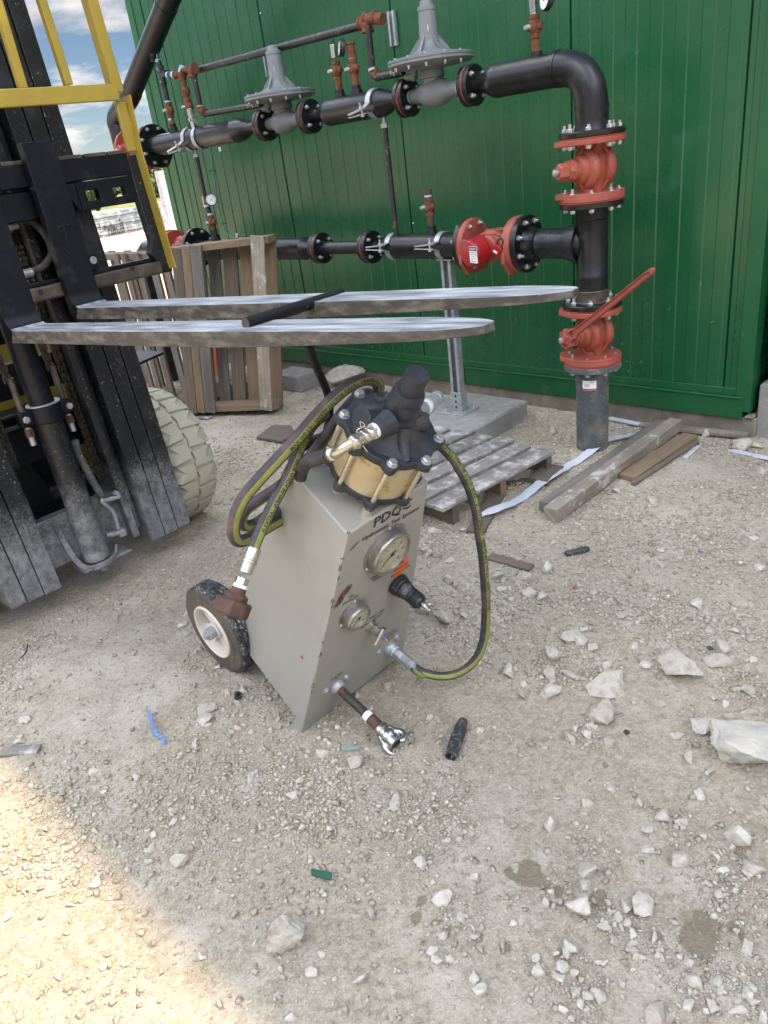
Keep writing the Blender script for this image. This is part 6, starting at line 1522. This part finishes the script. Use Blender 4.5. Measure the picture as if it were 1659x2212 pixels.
# end plate and yellow load backrest
RB_ = []
mb = MB(); mb.prism([fp(.868, .058, 1.385), fp(.918, .058, 1.385), fp(.934, .058, 1.20), fp(.934, .058, .985), fp(.905, .058, .985), fp(.862, .058, 1.06), fp(.880, .058, 1.10), fp(.872, .058, 1.24)], FF*.036); mb.build('end_plate', M['fk_mast'], fk, bevel=.003)
br_ = 0
def ybar(pts2, f0, f1, w, nm):
    (l0, u0), (l1, u1) = pts2; mb = MB(); d = unit(FL_*(l1-l0)+FU*(u1-u0)); sd_ = np.cross(FF, d)
    L_ = math.hypot(l1-l0, u1-u0); c = fp((l0+l1)/2, (f0+f1)/2, (u0+u1)/2); mb.box(c, np.array([d, FF, sd_]), L_/2, (f1-f0)/2, w/2); return mb.build(nm, M['yellow'], fk, bevel=.003)
bar0 = lu(C6(0, 668), .13); bar1 = lu(C6(775, 615), .13)
ybar(((bar0[0]-.4, bar0[1]), (bar1[0]+.010, bar1[1])), .112, .130, .050, 'backrest_crossbar')
pr0 = lu(C6(612, 0), .12); pr1 = lu(C6(790, 620), .12); dl = (pr0[0]-pr1[0])/(pr0[1]-pr1[1])
ybar(((pr1[0]+.002, pr1[1]), (pr1[0]+dl*1.1, pr1[1]+1.1)), .085, .128, .038, 'backrest_post')
pb0 = lu(C6(820, 680), .12); pb1 = lu(C6(905, 1010), .12); ybar((pb0, pb1), .096, .110, .040, 'backrest_post')
ed0 = lu(C6(830, 640), .12); ed1 = lu(C6(905, 1000), .12); ed2 = lu(cr(1290, 1640, 350, 650, 4.022), .12)
mb = MB()
for (p_, q2) in ((ed0, ed1), (ed1, ed2)):
    mb.prism([fp(p_[0]+.012, .060, p_[1]), fp(p_[0]+.018, .060, p_[1]), fp(q2[0]+.018, .060, q2[1]), fp(q2[0]+.012, .060, q2[1])], FF*.075)
mb.build('backrest_edge', M['yellow'], fk)
for (x0, y0, x1, y1) in ((290, 0, 470, 565), (0, 30, 165, 590)):
    a_ = lu(C6(x0, y0), .12); b_ = lu(C6(x1, y1), .12); dl = (a_[0]-b_[0])/(a_[1]-b_[1])
    ybar((b_, (b_[0]+dl*1.1, b_[1]+1.1)), .095, .120, .026, 'backrest_bar')
a_ = lu(C6(165, 590), .12); 
for k_ in (.16, .32): ybar(((a_[0]-k_, a_[1]), (a_[0]-k_, a_[1]+1.1)), .095, .120, .026, 'backrest_bar')
ybar(((bar0[0]-.5, bar1[1]+1.05), (bar1[0], bar1[1]+1.05)), .112, .130, .050, 'backrest_crossbar')
# forks: heel and tine in one bent bar
def fork(l0, l1, heel_uv_bot, tip_uvs, top_u, nm, label=None):
    """profile in the forward / up plane; a round heel; tapered tine with rounded nose"""
    hb_ = onp(*heel_uv_bot, fp(l0, 0, 0), FL_); zb = (hb_-O0).dot(FU); f0 = .105
    tipP = onp(*tip_uvs[0], fp(l0*.5+l1*.5, 0, 0), FL_); ft = (tipP-O0).dot(FF); ut = (tipP-O0).dot(FU)
    T_ = .037; Ts = .034
    base_u = zb
    def topu(f): k = (f-f0)/(ft-f0); return base_u+T_+(ut-base_u-T_)*k
    fs_ = np.concatenate([np.linspace(f0+.06, ft-.22, 16), ft-.2*(1-np.sin(np.linspace(0, math.pi/2, 14)))])
    outer = [(f0, top_u), (f0, base_u+.09)]; 
    for a in np.linspace(0, math.pi/2, 7)[1:]: outer.append((f0+.035-.035*math.cos(a), base_u+.035-.035*math.sin(a)))
    under = [(f, topu(f)-(T_*(1 if f < f0+(ft-f0)*.62 else 1-.62*((f-f0-(ft-f0)*.62)/((ft-f0)*.38))**1.15))) for f in fs_[2:]]
    upper = [(f, topu(f)) for f in fs_[::-1]]
    inner = []
    for a in np.linspace(0, math.pi/2, 7): inner.append((f0+Ts+.045-.045*math.sin(a)*1.0, base_u+T_+.045-.045*math.cos(a)))
    inner = [(f0+Ts+.045-.045*math.sin(a), topu(f0+.07)+.045-.045*math.cos(a)) for a in np.linspace(0, math.pi/2, 7)]
    upper = [p_ for p_ in upper if p_[0] > inner[0][0]+.005]
    poly = outer+under+upper+inner+[(f0+Ts, top_u)]
    w = l1-l0; n = len(poly); bm = bmesh.new()
    def wid(f):   # nose narrows in plan
        k = (ft-f)/.20
        if k >= 1: return 0.
        k = max(k, 0.); return (1-math.sqrt(1-(1-k)**2))*w*.43
    A0 = [bm.verts.new(fp(l0+wid(f), f, u)) for f, u in poly]; A1_ = [bm.verts.new(fp(l1-wid(f), f, u)) for f, u in poly]
    quads = []
    for i in range(n):
        j = (i+1) % n; quads.append(bm.faces.new([A0[i], A0[j], A1_[j], A1_[i]]))
    s0_ = bm.faces.new(A0[::-1]); s1_ = bm.faces.new(A1_)
    bmesh.ops.recalc_face_normals(bm, faces=bm.faces)
    bmesh.ops.triangulate(bm, faces=[s0_, s1_])
    bm.verts.index_update(); bm.normal_update()
    v_ = [tuple(v.co) for v in bm.verts]; f_ = []; mi = []
    for f in bm.faces:
        f_.append(tuple(v.index for v in f.verts)); nn4 = np.array(f.normal); c_ = np.array(f.calc_center_median()); d_ = (c_-O0)
        if abs(nn4.dot(FL_)) > .7: mi.append(1 if d_.dot(FF) > .16 else 2)
        elif nn4.dot(FU) > .75 and d_.dot(FF) > f0+.06: mi.append(0)
        elif d_.dot(FF) > f0+.12: mi.append(1)
        else: mi.append(2)
    bm.free()
    return link_mesh(nm, v_, f_, [M['fork_top'], M['fork_side'], M['fk_black']], fk, .0025, 20, mi)
fork(.262, .372, (16, 741), [(1059, 698)], 1.44, 'fork')
fork(.492, .600, (165, 690), [(1243, 624)], 1.448, 'fork')
# marks scratched on the far fork shank
mb = MB(); 
for a_, b_ in (((730, 1110), (820, 1480)), ((705, 1400), (835, 1500)), ((660, 1180), (850, 1140))):
    p0 = fo(G6(*a_), .1405); p1_ = fo(G6(*b_), .1405); mb.tube([p0, (p0+p1_)/2+FU*.004, p1_], .0022, 5)
mb.build('scratch_mark', M['fk_mast'], fk)
# hydraulic hoses at the left
mb = MB(); mb.tube(curve([fo(u_, .02) for u_ in (G6(-120, 1160), G6(0, 1130), G6(110, 1090), G6(230, 1070), G6(370, 1105), G6(470, 1190), G6(560, 1320), G6(600, 1460), G6(560, 1560), G6(480, 1640), G6(370, 1690))], 7), .0115, 14); mb.build('hydraulic_hose', M['hose'], fk)
mb = MB(); a_ = fo(G6(370, 1695), .02); b_ = fo(G6(190, 1740), .02); mb.cyl(a_, b_, .0145, n=18); mb.hexa(b_, unit(b_-a_), .018, .012); mb.build('hose_end', M['galv'], fk)
mb = MB(); a_ = fo(G6(200, 1150), .02); b_ = fo(G6(40, 1190), .02); mb.cyl(a_, b_, .011, n=14); mb.hexa((a_+b_)/2, unit(b_-a_), .015, .014); mb.build('hose_end', M['galv'], fk)
# tyres
TR, TW = .305, .215
def tyre(l_out, fc, sgn=1, nm='tyre', mt='tyre_cream', R=TR, W=TW):
    c = O0+FL_*l_out+FH*fc; c[2] = R+float(gh(c[0], c[1]))-.006; ax = FL_*sgn*-1
    mb = MB(); mb.lathe(c, ax, [(0, R*.55), (.004, R*.80), (.020, R*.93), (.035, R*.955), (W-.035, R*.955), (W-.020, R*.93), (W-.004, R*.8), (W, R*.55)], 64)
    e1 = FH; e2 = UP
    def P(t, an, r): return c+ax*t+(e1*math.cos(an)+e2*math.sin(an))*r
    nb = 22
    for k in range(nb):
        a0 = 2*math.pi*k/nb; da = 2*math.pi/nb
        for half in (0, 1):
            off = da*.5*half
            if half == 0: ring_ = [(-.002, .06), (.020, .02), (W*.52, .10), (W*.47, .50), (W*.50, .90), (.020, .94), (-.002, .88)]
            else: ring_ = [(W+.002, .06), (W-.020, .02), (W*.56, .08), (W*.52, .50), (W*.56, .88), (W-.020, .94), (W+.002, .88)]
            lo_ = []; hi_ = []
            for t, q2 in ring_:
                an = a0+off+da*q2; edge = (t < .01 or t > W-.01)
                sh_ = (.02 < t < W-.019)
                lo_.append(P(t, an, R*.92 if not edge else R*.80)); rt = R*(1.0 if sh_ else (.975 if not edge else .905)); ins = 1
                cx_ = .48; q3 = cx_+(q2-cx_)*.93; hi_.append(P(t, a0+off+da*q3, rt))
            n = len(lo_); cen = P(W*.26 if half == 0 else W*.76, a0+off+da*.48, R*1.0)
            fs_ = [(i, (i+1) % n, n+(i+1) % n, n+i) for i in range(n)]+[(n+i, n+(i+1) % n, 2*n) for i in range(n)]
            nm0 = np.cross(hi_[1]-hi_[0], cen-hi_[0])
            if nm0.dot(cen-c) < 0: fs_ = [tuple(reversed(f)) for f in fs_]
            mb.add(lo_+hi_+[cen], fs_)
    o = mb.build(nm, M[mt], fk, smooth=22)
    mb = MB(); mb.lathe(c-ax*.002, ax, [(0, .03), (.004, R*.2), (.02, R*.3), (.03, R*.5), (.0, R*.56), (.006, R*.6)], 32); mb.build('rim', M['yellow'], o)
    return o
tyre(.985, -.325); tyre(-.215, -.325, -1)
tyre(.95, -1.75); tyre(-.18, -1.75, -1)
mb = MB(); mb.cyl(O0+FL_*.78-FH*.325+UP*.20, O0-FL_*.02-FH*.325+UP*.20, .06, n=20); mb.build('axle', M['fk_black'], fk)
# body behind the mast
mb = MB()
prf = [(-.50, .20), (-.50, .62), (-.56, .95), (-.62, 1.02), (-1.30, 1.02), (-1.36, .98), (-2.15, .95), (-2.30, .80), (-2.32, .30), (-2.2, .2)]
def bp(l, f, z): p_ = O0+FL_*l+FH*f; return V3(p_[0], p_[1], z)
n = len(prf); vs = [bp(.04, f, z) for f, z in prf]+[bp(.74, f, z) for f, z in prf]
mb.add(vs, [tuple(range(n)), tuple(n+i for i in reversed(range(n)))]+[(i, n+i, n+(i+1) % n, (i+1) % n) for i in range(n)]); mb.build('chassis', M['yellow'], fk, bevel=.02, smooth=30)
mb = MB(); mb.box(bp(.39, -.42, .50), np.array([FL_, FH, UP]), .17, .06, .16); mb.build('front_cover', M['fk_black'], fk, bevel=.01); mb = MB(); mb.box(bp(.39, -.44, .95), np.array([FL_, FH, UP]), .24, .03, .04); mb.build('dash_cover', M['fk_black'], fk, bevel=.01)
mb = MB(); cA, cB = [onp(*cr(x, y, 500, 850, 1.8433), fp(0, 0, .68), UP) for x, y in ((50, 1035), (262, 985))]
pl = [onp(*cr(x, y, 500, 850, 1.8433), [0, 0, .76], UP) for x, y in ((20, 985), (150, 972), (265, 988), (95, 1062), (20, 1075))]
mb.prism(pl, V3(0, 0, -.010)); mb.build('fender_plate', M['fk_black'], fk, bevel=.002)
mb = MB(); mb.box(bp(.39, -1.30, 1.10), np.array([FL_, FH, UP]), .22, .22, .07); mb.box(bp(.39, -1.52, 1.35), np.array([FL_, FH, UP]), .21, .05, .22); mb.build('seat', M['knob'], fk, bevel=.03)
mb = MB(); mb.span(MF, O0, (-.02, -.16, HT_), (.70, -.02, HT_+.08)); mb.build('mast_crosshead', M['fk_black'], fk)
# ------------------------------------------------------------------ pallets
Y2 = lambda x, y: cr(x, y, 500, 850, 1.8433)
def board(mb, a, b, width_dir, w, thick_dir, t, m=0):
    """board from a to b; a and b are on its centre line"""
    d = unit(b-a); wd_ = unit(np.array(width_dir)-np.array(width_dir).dot(d)*d); td = np.cross(d, wd_)
    if td.dot(thick_dir) < 0: td = -td
    mb.box((a+b)/2, np.array([d, wd_, td]), np.linalg.norm(b-a)/2, w/2, t/2, m)
bL = gnd(410, 898); bR = gnd(619.6, 895); pe_ = unit(bR-bL); pn = np.array([pe_[1], -pe_[0], 0.]); pn = pn if pn.dot(CAM-bL) > 0 else -pn
pal = thing('standing_pallet', 'wooden pallet standing on edge with a whitish board at its right end', 'pallet', (bL+bR)/2)
def pp(x, z, off=0.): return bL+pe_*x+pn*off+UP*z
def rowx(cx_, off): return (onp(*Y2(cx_, 600), bL+pn*off, pn)-bL).dot(pe_)
zrow = onp(*Y2(600, 600), bL, pn)[2]
def pb(x0, x1, mt, off, z0, z1):
    xc = (x0+x1)/2; sh = .155
    mb = MB(); board(mb, pp(xc-sh*(zrow-z0), z0, off), pp(xc+sh*(z1-zrow), z1, off), pe_, x1-x0, pn, .017); mb.build('deck_board', M[mt], pal, bevel=.002)
for c0_, c1_, mt, z0, z1 in ((358, 428, 'wood_mid', .02, 1.03), (432, 490, 'wood_new', .02, 1.035), (494, 572, 'wood_grey', .02, 1.035), (928, 1020, 'wood_pale', .03, 1.052)):
    pb(rowx(c0_, 0), rowx(c1_, 0), mt, 0., z0, z1)
for c0_, c1_, mt in ((574, 592, 'wood_mid'), (620, 702, 'wood_grey'), (727, 826, 'wood_mid'), (848, 942, 'wood_new'), (1024, 1108, 'wood_new'), (400, 480, 'wood_grey')):
    pb(rowx(c0_, -.128), rowx(c1_, -.128), mt, -.128, .01, 1.035)
xL_, xR_ = rowx(330, -.064), rowx(1080, -.064)
for z, h_, mt in ((1.012, .038, 'wood_new'), (.52, .038, 'wood_mid'), (.035, .040, 'wood_new')):
    mb = MB(); board(mb, pp(xL_-.155*(zrow-z), z, -.064), pp(xR_-.155*(zrow-z), z+.012, -.064), UP, h_, pn, .108); mb.build('stringer', M[mt], pal, bevel=.002)
mb = MB()
for x in (.12, .15, .20, .25, .28, .66, .69):
    for z in (1.0, 1.018, .04, .052): mb.cyl(pp(x-.155*(zrow-z), z, .0090), pp(x-.155*(zrow-z), z, .0098), .0028, n=8)
mb.build('nail', M['ink'], pal)
pl2 = thing('standing_pallet', 'grey weathered pallet standing on edge further left, behind the raised forks and cream tyre', 'pallet', gnd(340, 862))
q0 = gnd(270, 850); q1 = gnd(412, 880); e2_ = unit(q1-q0); n2_ = np.array([e2_[1], -e2_[0], 0.]); n2_ = n2_ if n2_.dot(CAM-q0) > 0 else -n2_
for i, (xc, w, mt) in enumerate(((-18, 62, 'wood_mid'), (35, 62, 'wood_mid'), (123, 78, 'wood_mid'), (232, 82, 'wood_grey'), (322, 76, 'wood_grey'))):
    u, v = Y2(xc, 520); P0 = onp(u, v, q0, n2_); x_ = (P0-q0).dot(e2_); wd2 = w/1.8433*K*depth(P0)/FPX
    mb = MB(); board(mb, q0+e2_*(x_+.02)+UP*.02, q0+e2_*(x_+.0)+UP*1.0, e2_, wd2, n2_, .018); mb.build('deck_board', M[mt], pl2, bevel=.002)
x_end = (onp(*Y2(375, 520), q0, n2_)-q0).dot(e2_)
for z, mt in ((.975, 'wood_mid'), (.50, 'wood_grey'), (.045, 'wood_new')):
    mb = MB(); board(mb, q0-e2_*.25-n2_*.065+UP*z, q0+e2_*x_end-n2_*.065+UP*z, UP, .04, n2_, .10); mb.build('stringer', M[mt], pl2, bevel=.002)
for xc in (-.14, .12, .33): mb = MB(); board(mb, q0+e2_*xc-n2_*.13+UP*.02, q0+e2_*xc-n2_*.13+UP*1.0, e2_, .08, n2_, .017); mb.build('deck_board', M['wood_mid'], pl2, bevel=.002)
# orange stake and bits behind
c = gnd(408, 812); mb = MB(); mb.box(c+UP*.45, WF, .012, .012, .46); mb.add([], []); tag(mb.build('orange_stake', M['orange']), 'thin orange stake standing between the two upright pallets', 'stake')
c = gnd(480, 812)
mb = MB(); mb.lathe(c, UP, [(0, .10), (.01, .10), (.012, .065), (.42, .022), (.43, .018)], 20, 0); mb.lathe(c+UP*.43, UP, [(0, .018), (.07, .010), (.073, .006)], 16, 1)
tag(mb.build('traffic_cone', [M['orange'], M['white']]), 'slim orange cone with pale tip glimpsed through the standing pallet', 'cone')
mb = MB(); c = gnd(*Y2(1200, 1240)); mb.box(c+UP*.04-WN*.05, WF, .14, .10, .055); tag(mb.build('concrete_block', M['concrete'], bevel=.008), 'low grey concrete block right behind the standing pallet by the wall', 'block')
mb = MB(); c = gnd(*Y2(830, 1330)); mb.box(c+UP*.07, WF, .20, .12, .08); tag(mb.build('concrete_block', M['concrete'], bevel=.008), 'grey concrete block seen through the gaps of the standing pallet', 'block')

# flat pallet near the cart
WZ = lambda x, y, z=0.: gnd(*cr(x, y, 1600, 1400, 1.165), z)
fpal = thing('flat_pallet', 'weathered grey wooden pallet lying flat behind the cart with one corner broken', 'pallet', WZ(450, 560))
zt_ = .105
c0, c1_ = WZ(170, 705, zt_), WZ(688, 437, zt_); d01 = unit(c1_-c0)
far0, far1 = WZ(30, 420, zt_), WZ(310, 305, zt_)
sidev = unit(WZ(310, 305, zt_)-WZ(688, 437, zt_)); sidev = unit(sidev-sidev.dot(d01)*d01)
starts = [0., .128, .245, .365, .49, .62, .74]
for i, s_ in enumerate(starts):
    w = (.112, .098, .103, .105, .11, .10, .10)[i]; a_ = c0+sidev*(s_+w/2)+d01*((-.0, -.05, -.03, -.05, -.06, -.03, .0)[i]); b_ = c1_+sidev*(s_+w/2)+d01*((0, -.012, .008, -.010, .0, .004, .0)[i])
    mb = MB(); board(mb, a_-UP*.008, b_-UP*.008, sidev, w-.008, UP, .017); mb.build('deck_board', M['wood_flat'], fpal, bevel=.0025)
for k, (x0, mt) in enumerate(((.06, 'wood_mid'), (.40, 'wood_new'), (.62, 'wood_mid'))):
    L_ = np.linalg.norm(c1_-c0); a_ = c0+d01*(L_*(.12, .53, .965)[k])+sidev*.02; b_ = a_+sidev*.80
    mb = MB(); board(mb, a_-UP*.060, b_-UP*.060, UP, .085, d01, .036); mb.build('stringer', M[mt], fpal, bevel=.003)
for s_ in (.04, .40, .70):
    mb = MB(); board(mb, c0+sidev*(s_+.05)-UP*.113+d01*.25, c1_+sidev*(s_+.05)-UP*.113, sidev, .09, UP, .016); mb.build('bottom_board', M['wood_mid'], fpal, bevel=.002)
mb = MB()
for i, s_ in enumerate(starts):
    for k in (.12, .53, .965):
        for dx in (.03, .075): c = c0+d01*(L_*k+.006*math.sin(i*3+dx*90))+sidev*(s_+dx); mb.lathe(c-UP*.0012, UP, [(0, .0042), (.0016, .0036)], 8)
mb.build('nail', M['galv'], fpal)

# ---- lumber
def lumber(name, a, b, w, h, mt, label, z=0., bev=.004, cat='lumber', group=None, par=None):
    mb = MB(); a = np.array(a); b = np.array(b); d = unit(b-a); sd_ = unit(np.cross(d, UP)); up_ = np.cross(sd_, d); c = (a+b)/2+up_*(h/2+z)+sd_*(-w/2)
    mb.box(c, np.array([d, sd_, up_]), np.linalg.norm(b-a)/2, w/2, h/2); return tag(mb.build(name, M[mt], bevel=bev), label, cat, group)
lumber('timber_post', WZ(692, 772), WZ(1262, 345), .062, .060, 'wood_pale', 'long square timber with a notched end, front one of the two by the grey pipe')
a_, b_ = WZ(692, 772), WZ(1262, 345); dL = unit(b_-a_); sL_ = unit(np.cross(dL, UP))
lumber('timber_post', a_-sL_*.066+dL*.05, b_-sL_*.066-dL*.02, .050, .052, 'wood_grey', 'long darker timber lying behind and against the notched one')
lumber('plank', WZ(1046, 583), WZ(1338, 388), .075, .026, 'wood_new', 'short split brown plank lying right of the long timbers', z=0)
lumber('broken_plank', WZ(1050, 600), WZ(1345, 405), .022, .018, 'wood_mid', 'narrow splintered slat beside the short split brown plank', z=0)
mb = MB(); ctr = [(320, 765), (430, 728), (520, 668), (600, 612), (680, 565), (760, 515), (862, 472), (962, 412), (1035, 362)]
cv = curve([WZ(x, y) for x, y in ctr], 6); W_ = .021; vs = []; nS = len(cv)
for i, p_ in enumerate(cv):
    d = unit(cv[min(i+1, nS-1)]-cv[max(i-1, 0)]); sd_ = unit(np.cross(d, UP)); w = W_*(1 if 2 < i < nS-3 else .55)+.002*math.sin(i*1.7); z = .014+.010*math.sin(i*.35)+float(gh(p_[0], p_[1]))+.004
    for a_, zz_ in ((-w, z+.004), (w, z), (w, z-.003), (-w, z+.001)): vs.append(p_+sd_*a_+UP*zz_)
fs = []
for i in range(nS-1):
    for j in range(4): fs.append((4*i+j, 4*i+(j+1) % 4, 4*i+4+(j+1) % 4, 4*i+4+j))
fs += [(3, 2, 1, 0), (4*nS-4, 4*nS-3, 4*nS-2, 4*nS-1)]
mb.add(vs, fs); tag(mb.build('white_trim_strip', M['whitestrip'], smooth=0), 'long bent white trim strip lying between the flat pallet and the timbers', 'strip')
lumber('broken_board', WZ(360, 825), WZ(480, 590), .075, .018, 'plywood', 'dark broken board sticking out from under the flat pallet')
lumber('broken_board', WZ(640, 520), WZ(560, 585), .09, .030, 'plywood', 'splintered brown board end under the right side of the flat pallet')
lumber('broken_board', gnd(*c7(270, 265, 0)[:2]), gnd(*c7(478, 322, 0)[:2]), .045, .016, 'wood_mid', 'splintered wood piece lying just right of the hose loop')
lumber('wood_slat', gnd(-40, 1640), gnd(82, 1632), .034, .012, 'wood_flat', 'weathered slat cut off by the left edge of the picture')
# plywood scrap left of the cart
pl = [gnd(*Y2(x, y), .016) for x, y in ((940, 1605), (1050, 1520), (1190, 1518), (1215, 1560), (1180, 1600), (1125, 1632))]
mb = MB(); mb.prism(pl, V3(0, 0, -.014)); tag(mb.build('plywood_scrap', M['plywood'], bevel=.001), 'thin brown plywood scrap on the ground behind the hose loops', 'board')
# black plastic tubes split along their length
def split_tube(u0, v0, u1, v1, r, label, seed):
    a_ = gnd(u0, v0)+UP*r*.9; b_ = gnd(u1, v1)+UP*r*.95; d = unit(b_-a_); e1 = unit(np.cross(d, UP)); e2 = np.cross(e1, d); L_ = np.linalg.norm(b_-a_); vs = []; fs = []; n = 18; k = 9
    for i in range(k+1):
        t = i/k; rr3 = r*(1.0 if t > .18 else .85+.15*t/.18)*(1-.25*max(0, t-.8)/.2)
        for j in range(n+1):
            gap = .0 if t < .25 else .55; an = -.9+gap/2+(2*math.pi-gap)*j/n
            for rad in (rr3, rr3*.80): vs.append(a_+d*L_*t+(e1*math.cos(an)+e2*math.sin(an))*rad)
    m_ = 2*(n+1)
    for i in range(k):
        for j in range(n):
            p_ = i*m_+2*j; fs += [(p_, p_+2, p_+m_+2, p_+m_), (p_+1, p_+m_+1, p_+m_+3, p_+3)]
        fs += [(i*m_, i*m_+m_, i*m_+m_+1, i*m_+1), (i*m_+2*n, i*m_+2*n+1, i*m_+m_+2*n+1, i*m_+m_+2*n)]
    for i in (0, k):
        for j in range(n): p_ = i*m_+2*j; fs.append((p_, p_+1, p_+3, p_+2))
    mb = MB(); mb.add(vs, fs); return tag(mb.build('plastic_tube', M['blackplastic'], smooth=40), label, 'plastic tube')
A4 = lambda x, y: cr(x, y, 1500, 2800, 1.0886)
split_tube(*A4(300, 215), *A4(355, 62), .0165, 'dusty black split plastic tube right of the claw coupling', 1)
split_tube(*c7(660, 240, 0)[:2], *c7(775, 215, 0)[:2], .012, 'black split plastic tube lying far behind near the timbers', 2)
def flatbit(name, pts, z, t, mt, label, cat):
    mb = MB(); mb.prism([gnd(u, v, z) for u, v in pts], V3(0, 0, -t)); return tag(mb.build(name, M[mt], bevel=.0006), label, cat)
A3 = lambda x, y: cr(x, y, 0, 2800, 1.106)
flatbit('green_strip', [A3(1352, 686), A3(1372, 685), A3(1380, 690), A3(1446, 702), A3(1440, 732), A3(1378, 715), A3(1355, 708)], .012, .006, 'greenplastic', 'small dark green metal offcut on the gravel', 'offcut')
flatbit('teal_strip', [A3(1486, 153), A3(1566, 147), A3(1569, 161), A3(1488, 169)], .013, .006, 'tealplastic', 'pale teal strip below the cart between two white rocks', 'offcut')
for pts_, lab in (([(650, -5), (655, 40), (668, 70), (680, 100), (708, 118), (712, 145)], 'crinkled blue film strip lying left of the cart'),):
    mb = MB(); cv = curve([gnd(*A3(x, y), .012) for x, y in pts_], 5)
    for i in range(len(cv)-1):
        d = cv[i+1]-cv[i]; ln = np.linalg.norm(d); mb.box((cv[i]+cv[i+1])/2+UP*.003*math.sin(i*2.1), frame(d, np.cross(UP, d), UP+V3(.3*math.sin(i), .3, 0)), ln/2+.001, .0022+.0022*abs(math.sin(i*1.3)), .0008)
    tag(mb.build('blue_film', M['bluestring'], smooth=0), lab, 'litter')
def scrap(x_, y_, w, mt, label, fn=c7, sd=1):
    u, v, w_ = fn(x_, y_, w); c = gnd(u, v); s_ = w_*depth(c)/FPX/2; r = np.random.default_rng(sd); mb = MB(); n = 7
    z = float(gh(c[0], c[1])); pts_ = [c+V3(math.cos(2*math.pi*k/n)*s_*(.5+.7*r.random()), math.sin(2*math.pi*k/n)*s_*(.3+.6*r.random()), z+.006+.008*r.random()) for k in range(n)]
    mb.add(pts_+[c+V3(0, 0, z+.016)]+[c+V3(0, 0, z)], [(i, (i+1) % n, n) for i in range(n)]+[((i+1) % n, i, n+1) for i in range(n)]); return tag(mb.build('scrap', M[mt], smooth=0), label, 'litter')
scrap(385, 188, 22, 'bluestring', 'small blue plastic scrap beside the splintered wood piece', sd=2); scrap(702, 408, 26, 'redscrap', 'small red plastic scrap on the gravel', sd=3)
scrap(1325, 232, 20, 'bluestring', 'tiny blue scrap at the upper right of the yard', sd=4); scrap(1520, 285, 30, 'paper', 'pale blue grey scrap near the right edge', sd=5)
scrap(1370, 692, 50, 'blackplastic', 'dark blue black film caught between the cracked slabs', sd=6); scrap(960, 1112, 40, 'blackplastic', 'black twisted zip scrap left of the biggest rock', sd=7)
scrap(475, 195, 90, 'paper', 'white crumpled sheet lying behind the concrete block', fn=cW, sd=8); scrap(525, 222, 60, 'wrap', 'greenish clear plastic bottle piece by the footing', fn=cW, sd=9)
scrap(570, 1460, 110, 'wrap', 'clear plastic film under the standing pallet', fn=lambda x, y, w: (*Y2(x, y), w/1.8433*K), sd=10)
scrap(163, 212, 34, 'tealplastic', 'small turquoise plastic cap on the concrete block', fn=cW, sd=11)
lumber('grey_trim', WZ(925, 298), WZ(1060, 325), .03, .014, 'whitestrip', 'grey trim offcut at the foot of the wall behind the grey pipe', cat='strip')
a_ = WZ(1538, 355); b_ = WZ(1700, 372); lumber('perforated_strip', a_, b_, .022, .016, 'white', 'white perforated strip lying along the footing at the right edge', cat='strip')
lumber('paper_strip', WZ(1480, 445), WZ(1700, 492), .035, .008, 'whitestrip', 'grey muddy strip on the ground at the right edge', cat='strip')
lumber('paper_strip', WZ(1285, 475), WZ(1352, 418), .02, .006, 'whitestrip', 'pale blue white sliver behind the short split plank', cat='strip')
lumber('grey_batten', WZ(1080, 335), WZ(1560, 385), .05, .02, 'foundation', 'muddy batten lying along the foot of the wall', cat='board')
mb = MB(); c = gnd(55, 1412); mb.tube(curve([c+V3(-.004, -.03, .004), c+V3(.004, -.01, .007), c+V3(0, .02, .006), c+V3(-.01, .05, .005)], 4), .0022, 6); tag(mb.build('black_tie', M['ink']), 'short black cable tie on the ground at the left edge', 'litter')
mb = MB(); c = gnd(*c8(392, 1243, 0)[:2]); mb.lathe(c+UP*.004, UP+V3(.5, -.2, 0), [(0, .011), (.014, .011), (.014, .006), (.002, .005)], 16); tag(mb.build('pipe_nut', M['blackplastic']), 'small black pipe end beside a stone near the cart wheel', 'fitting')
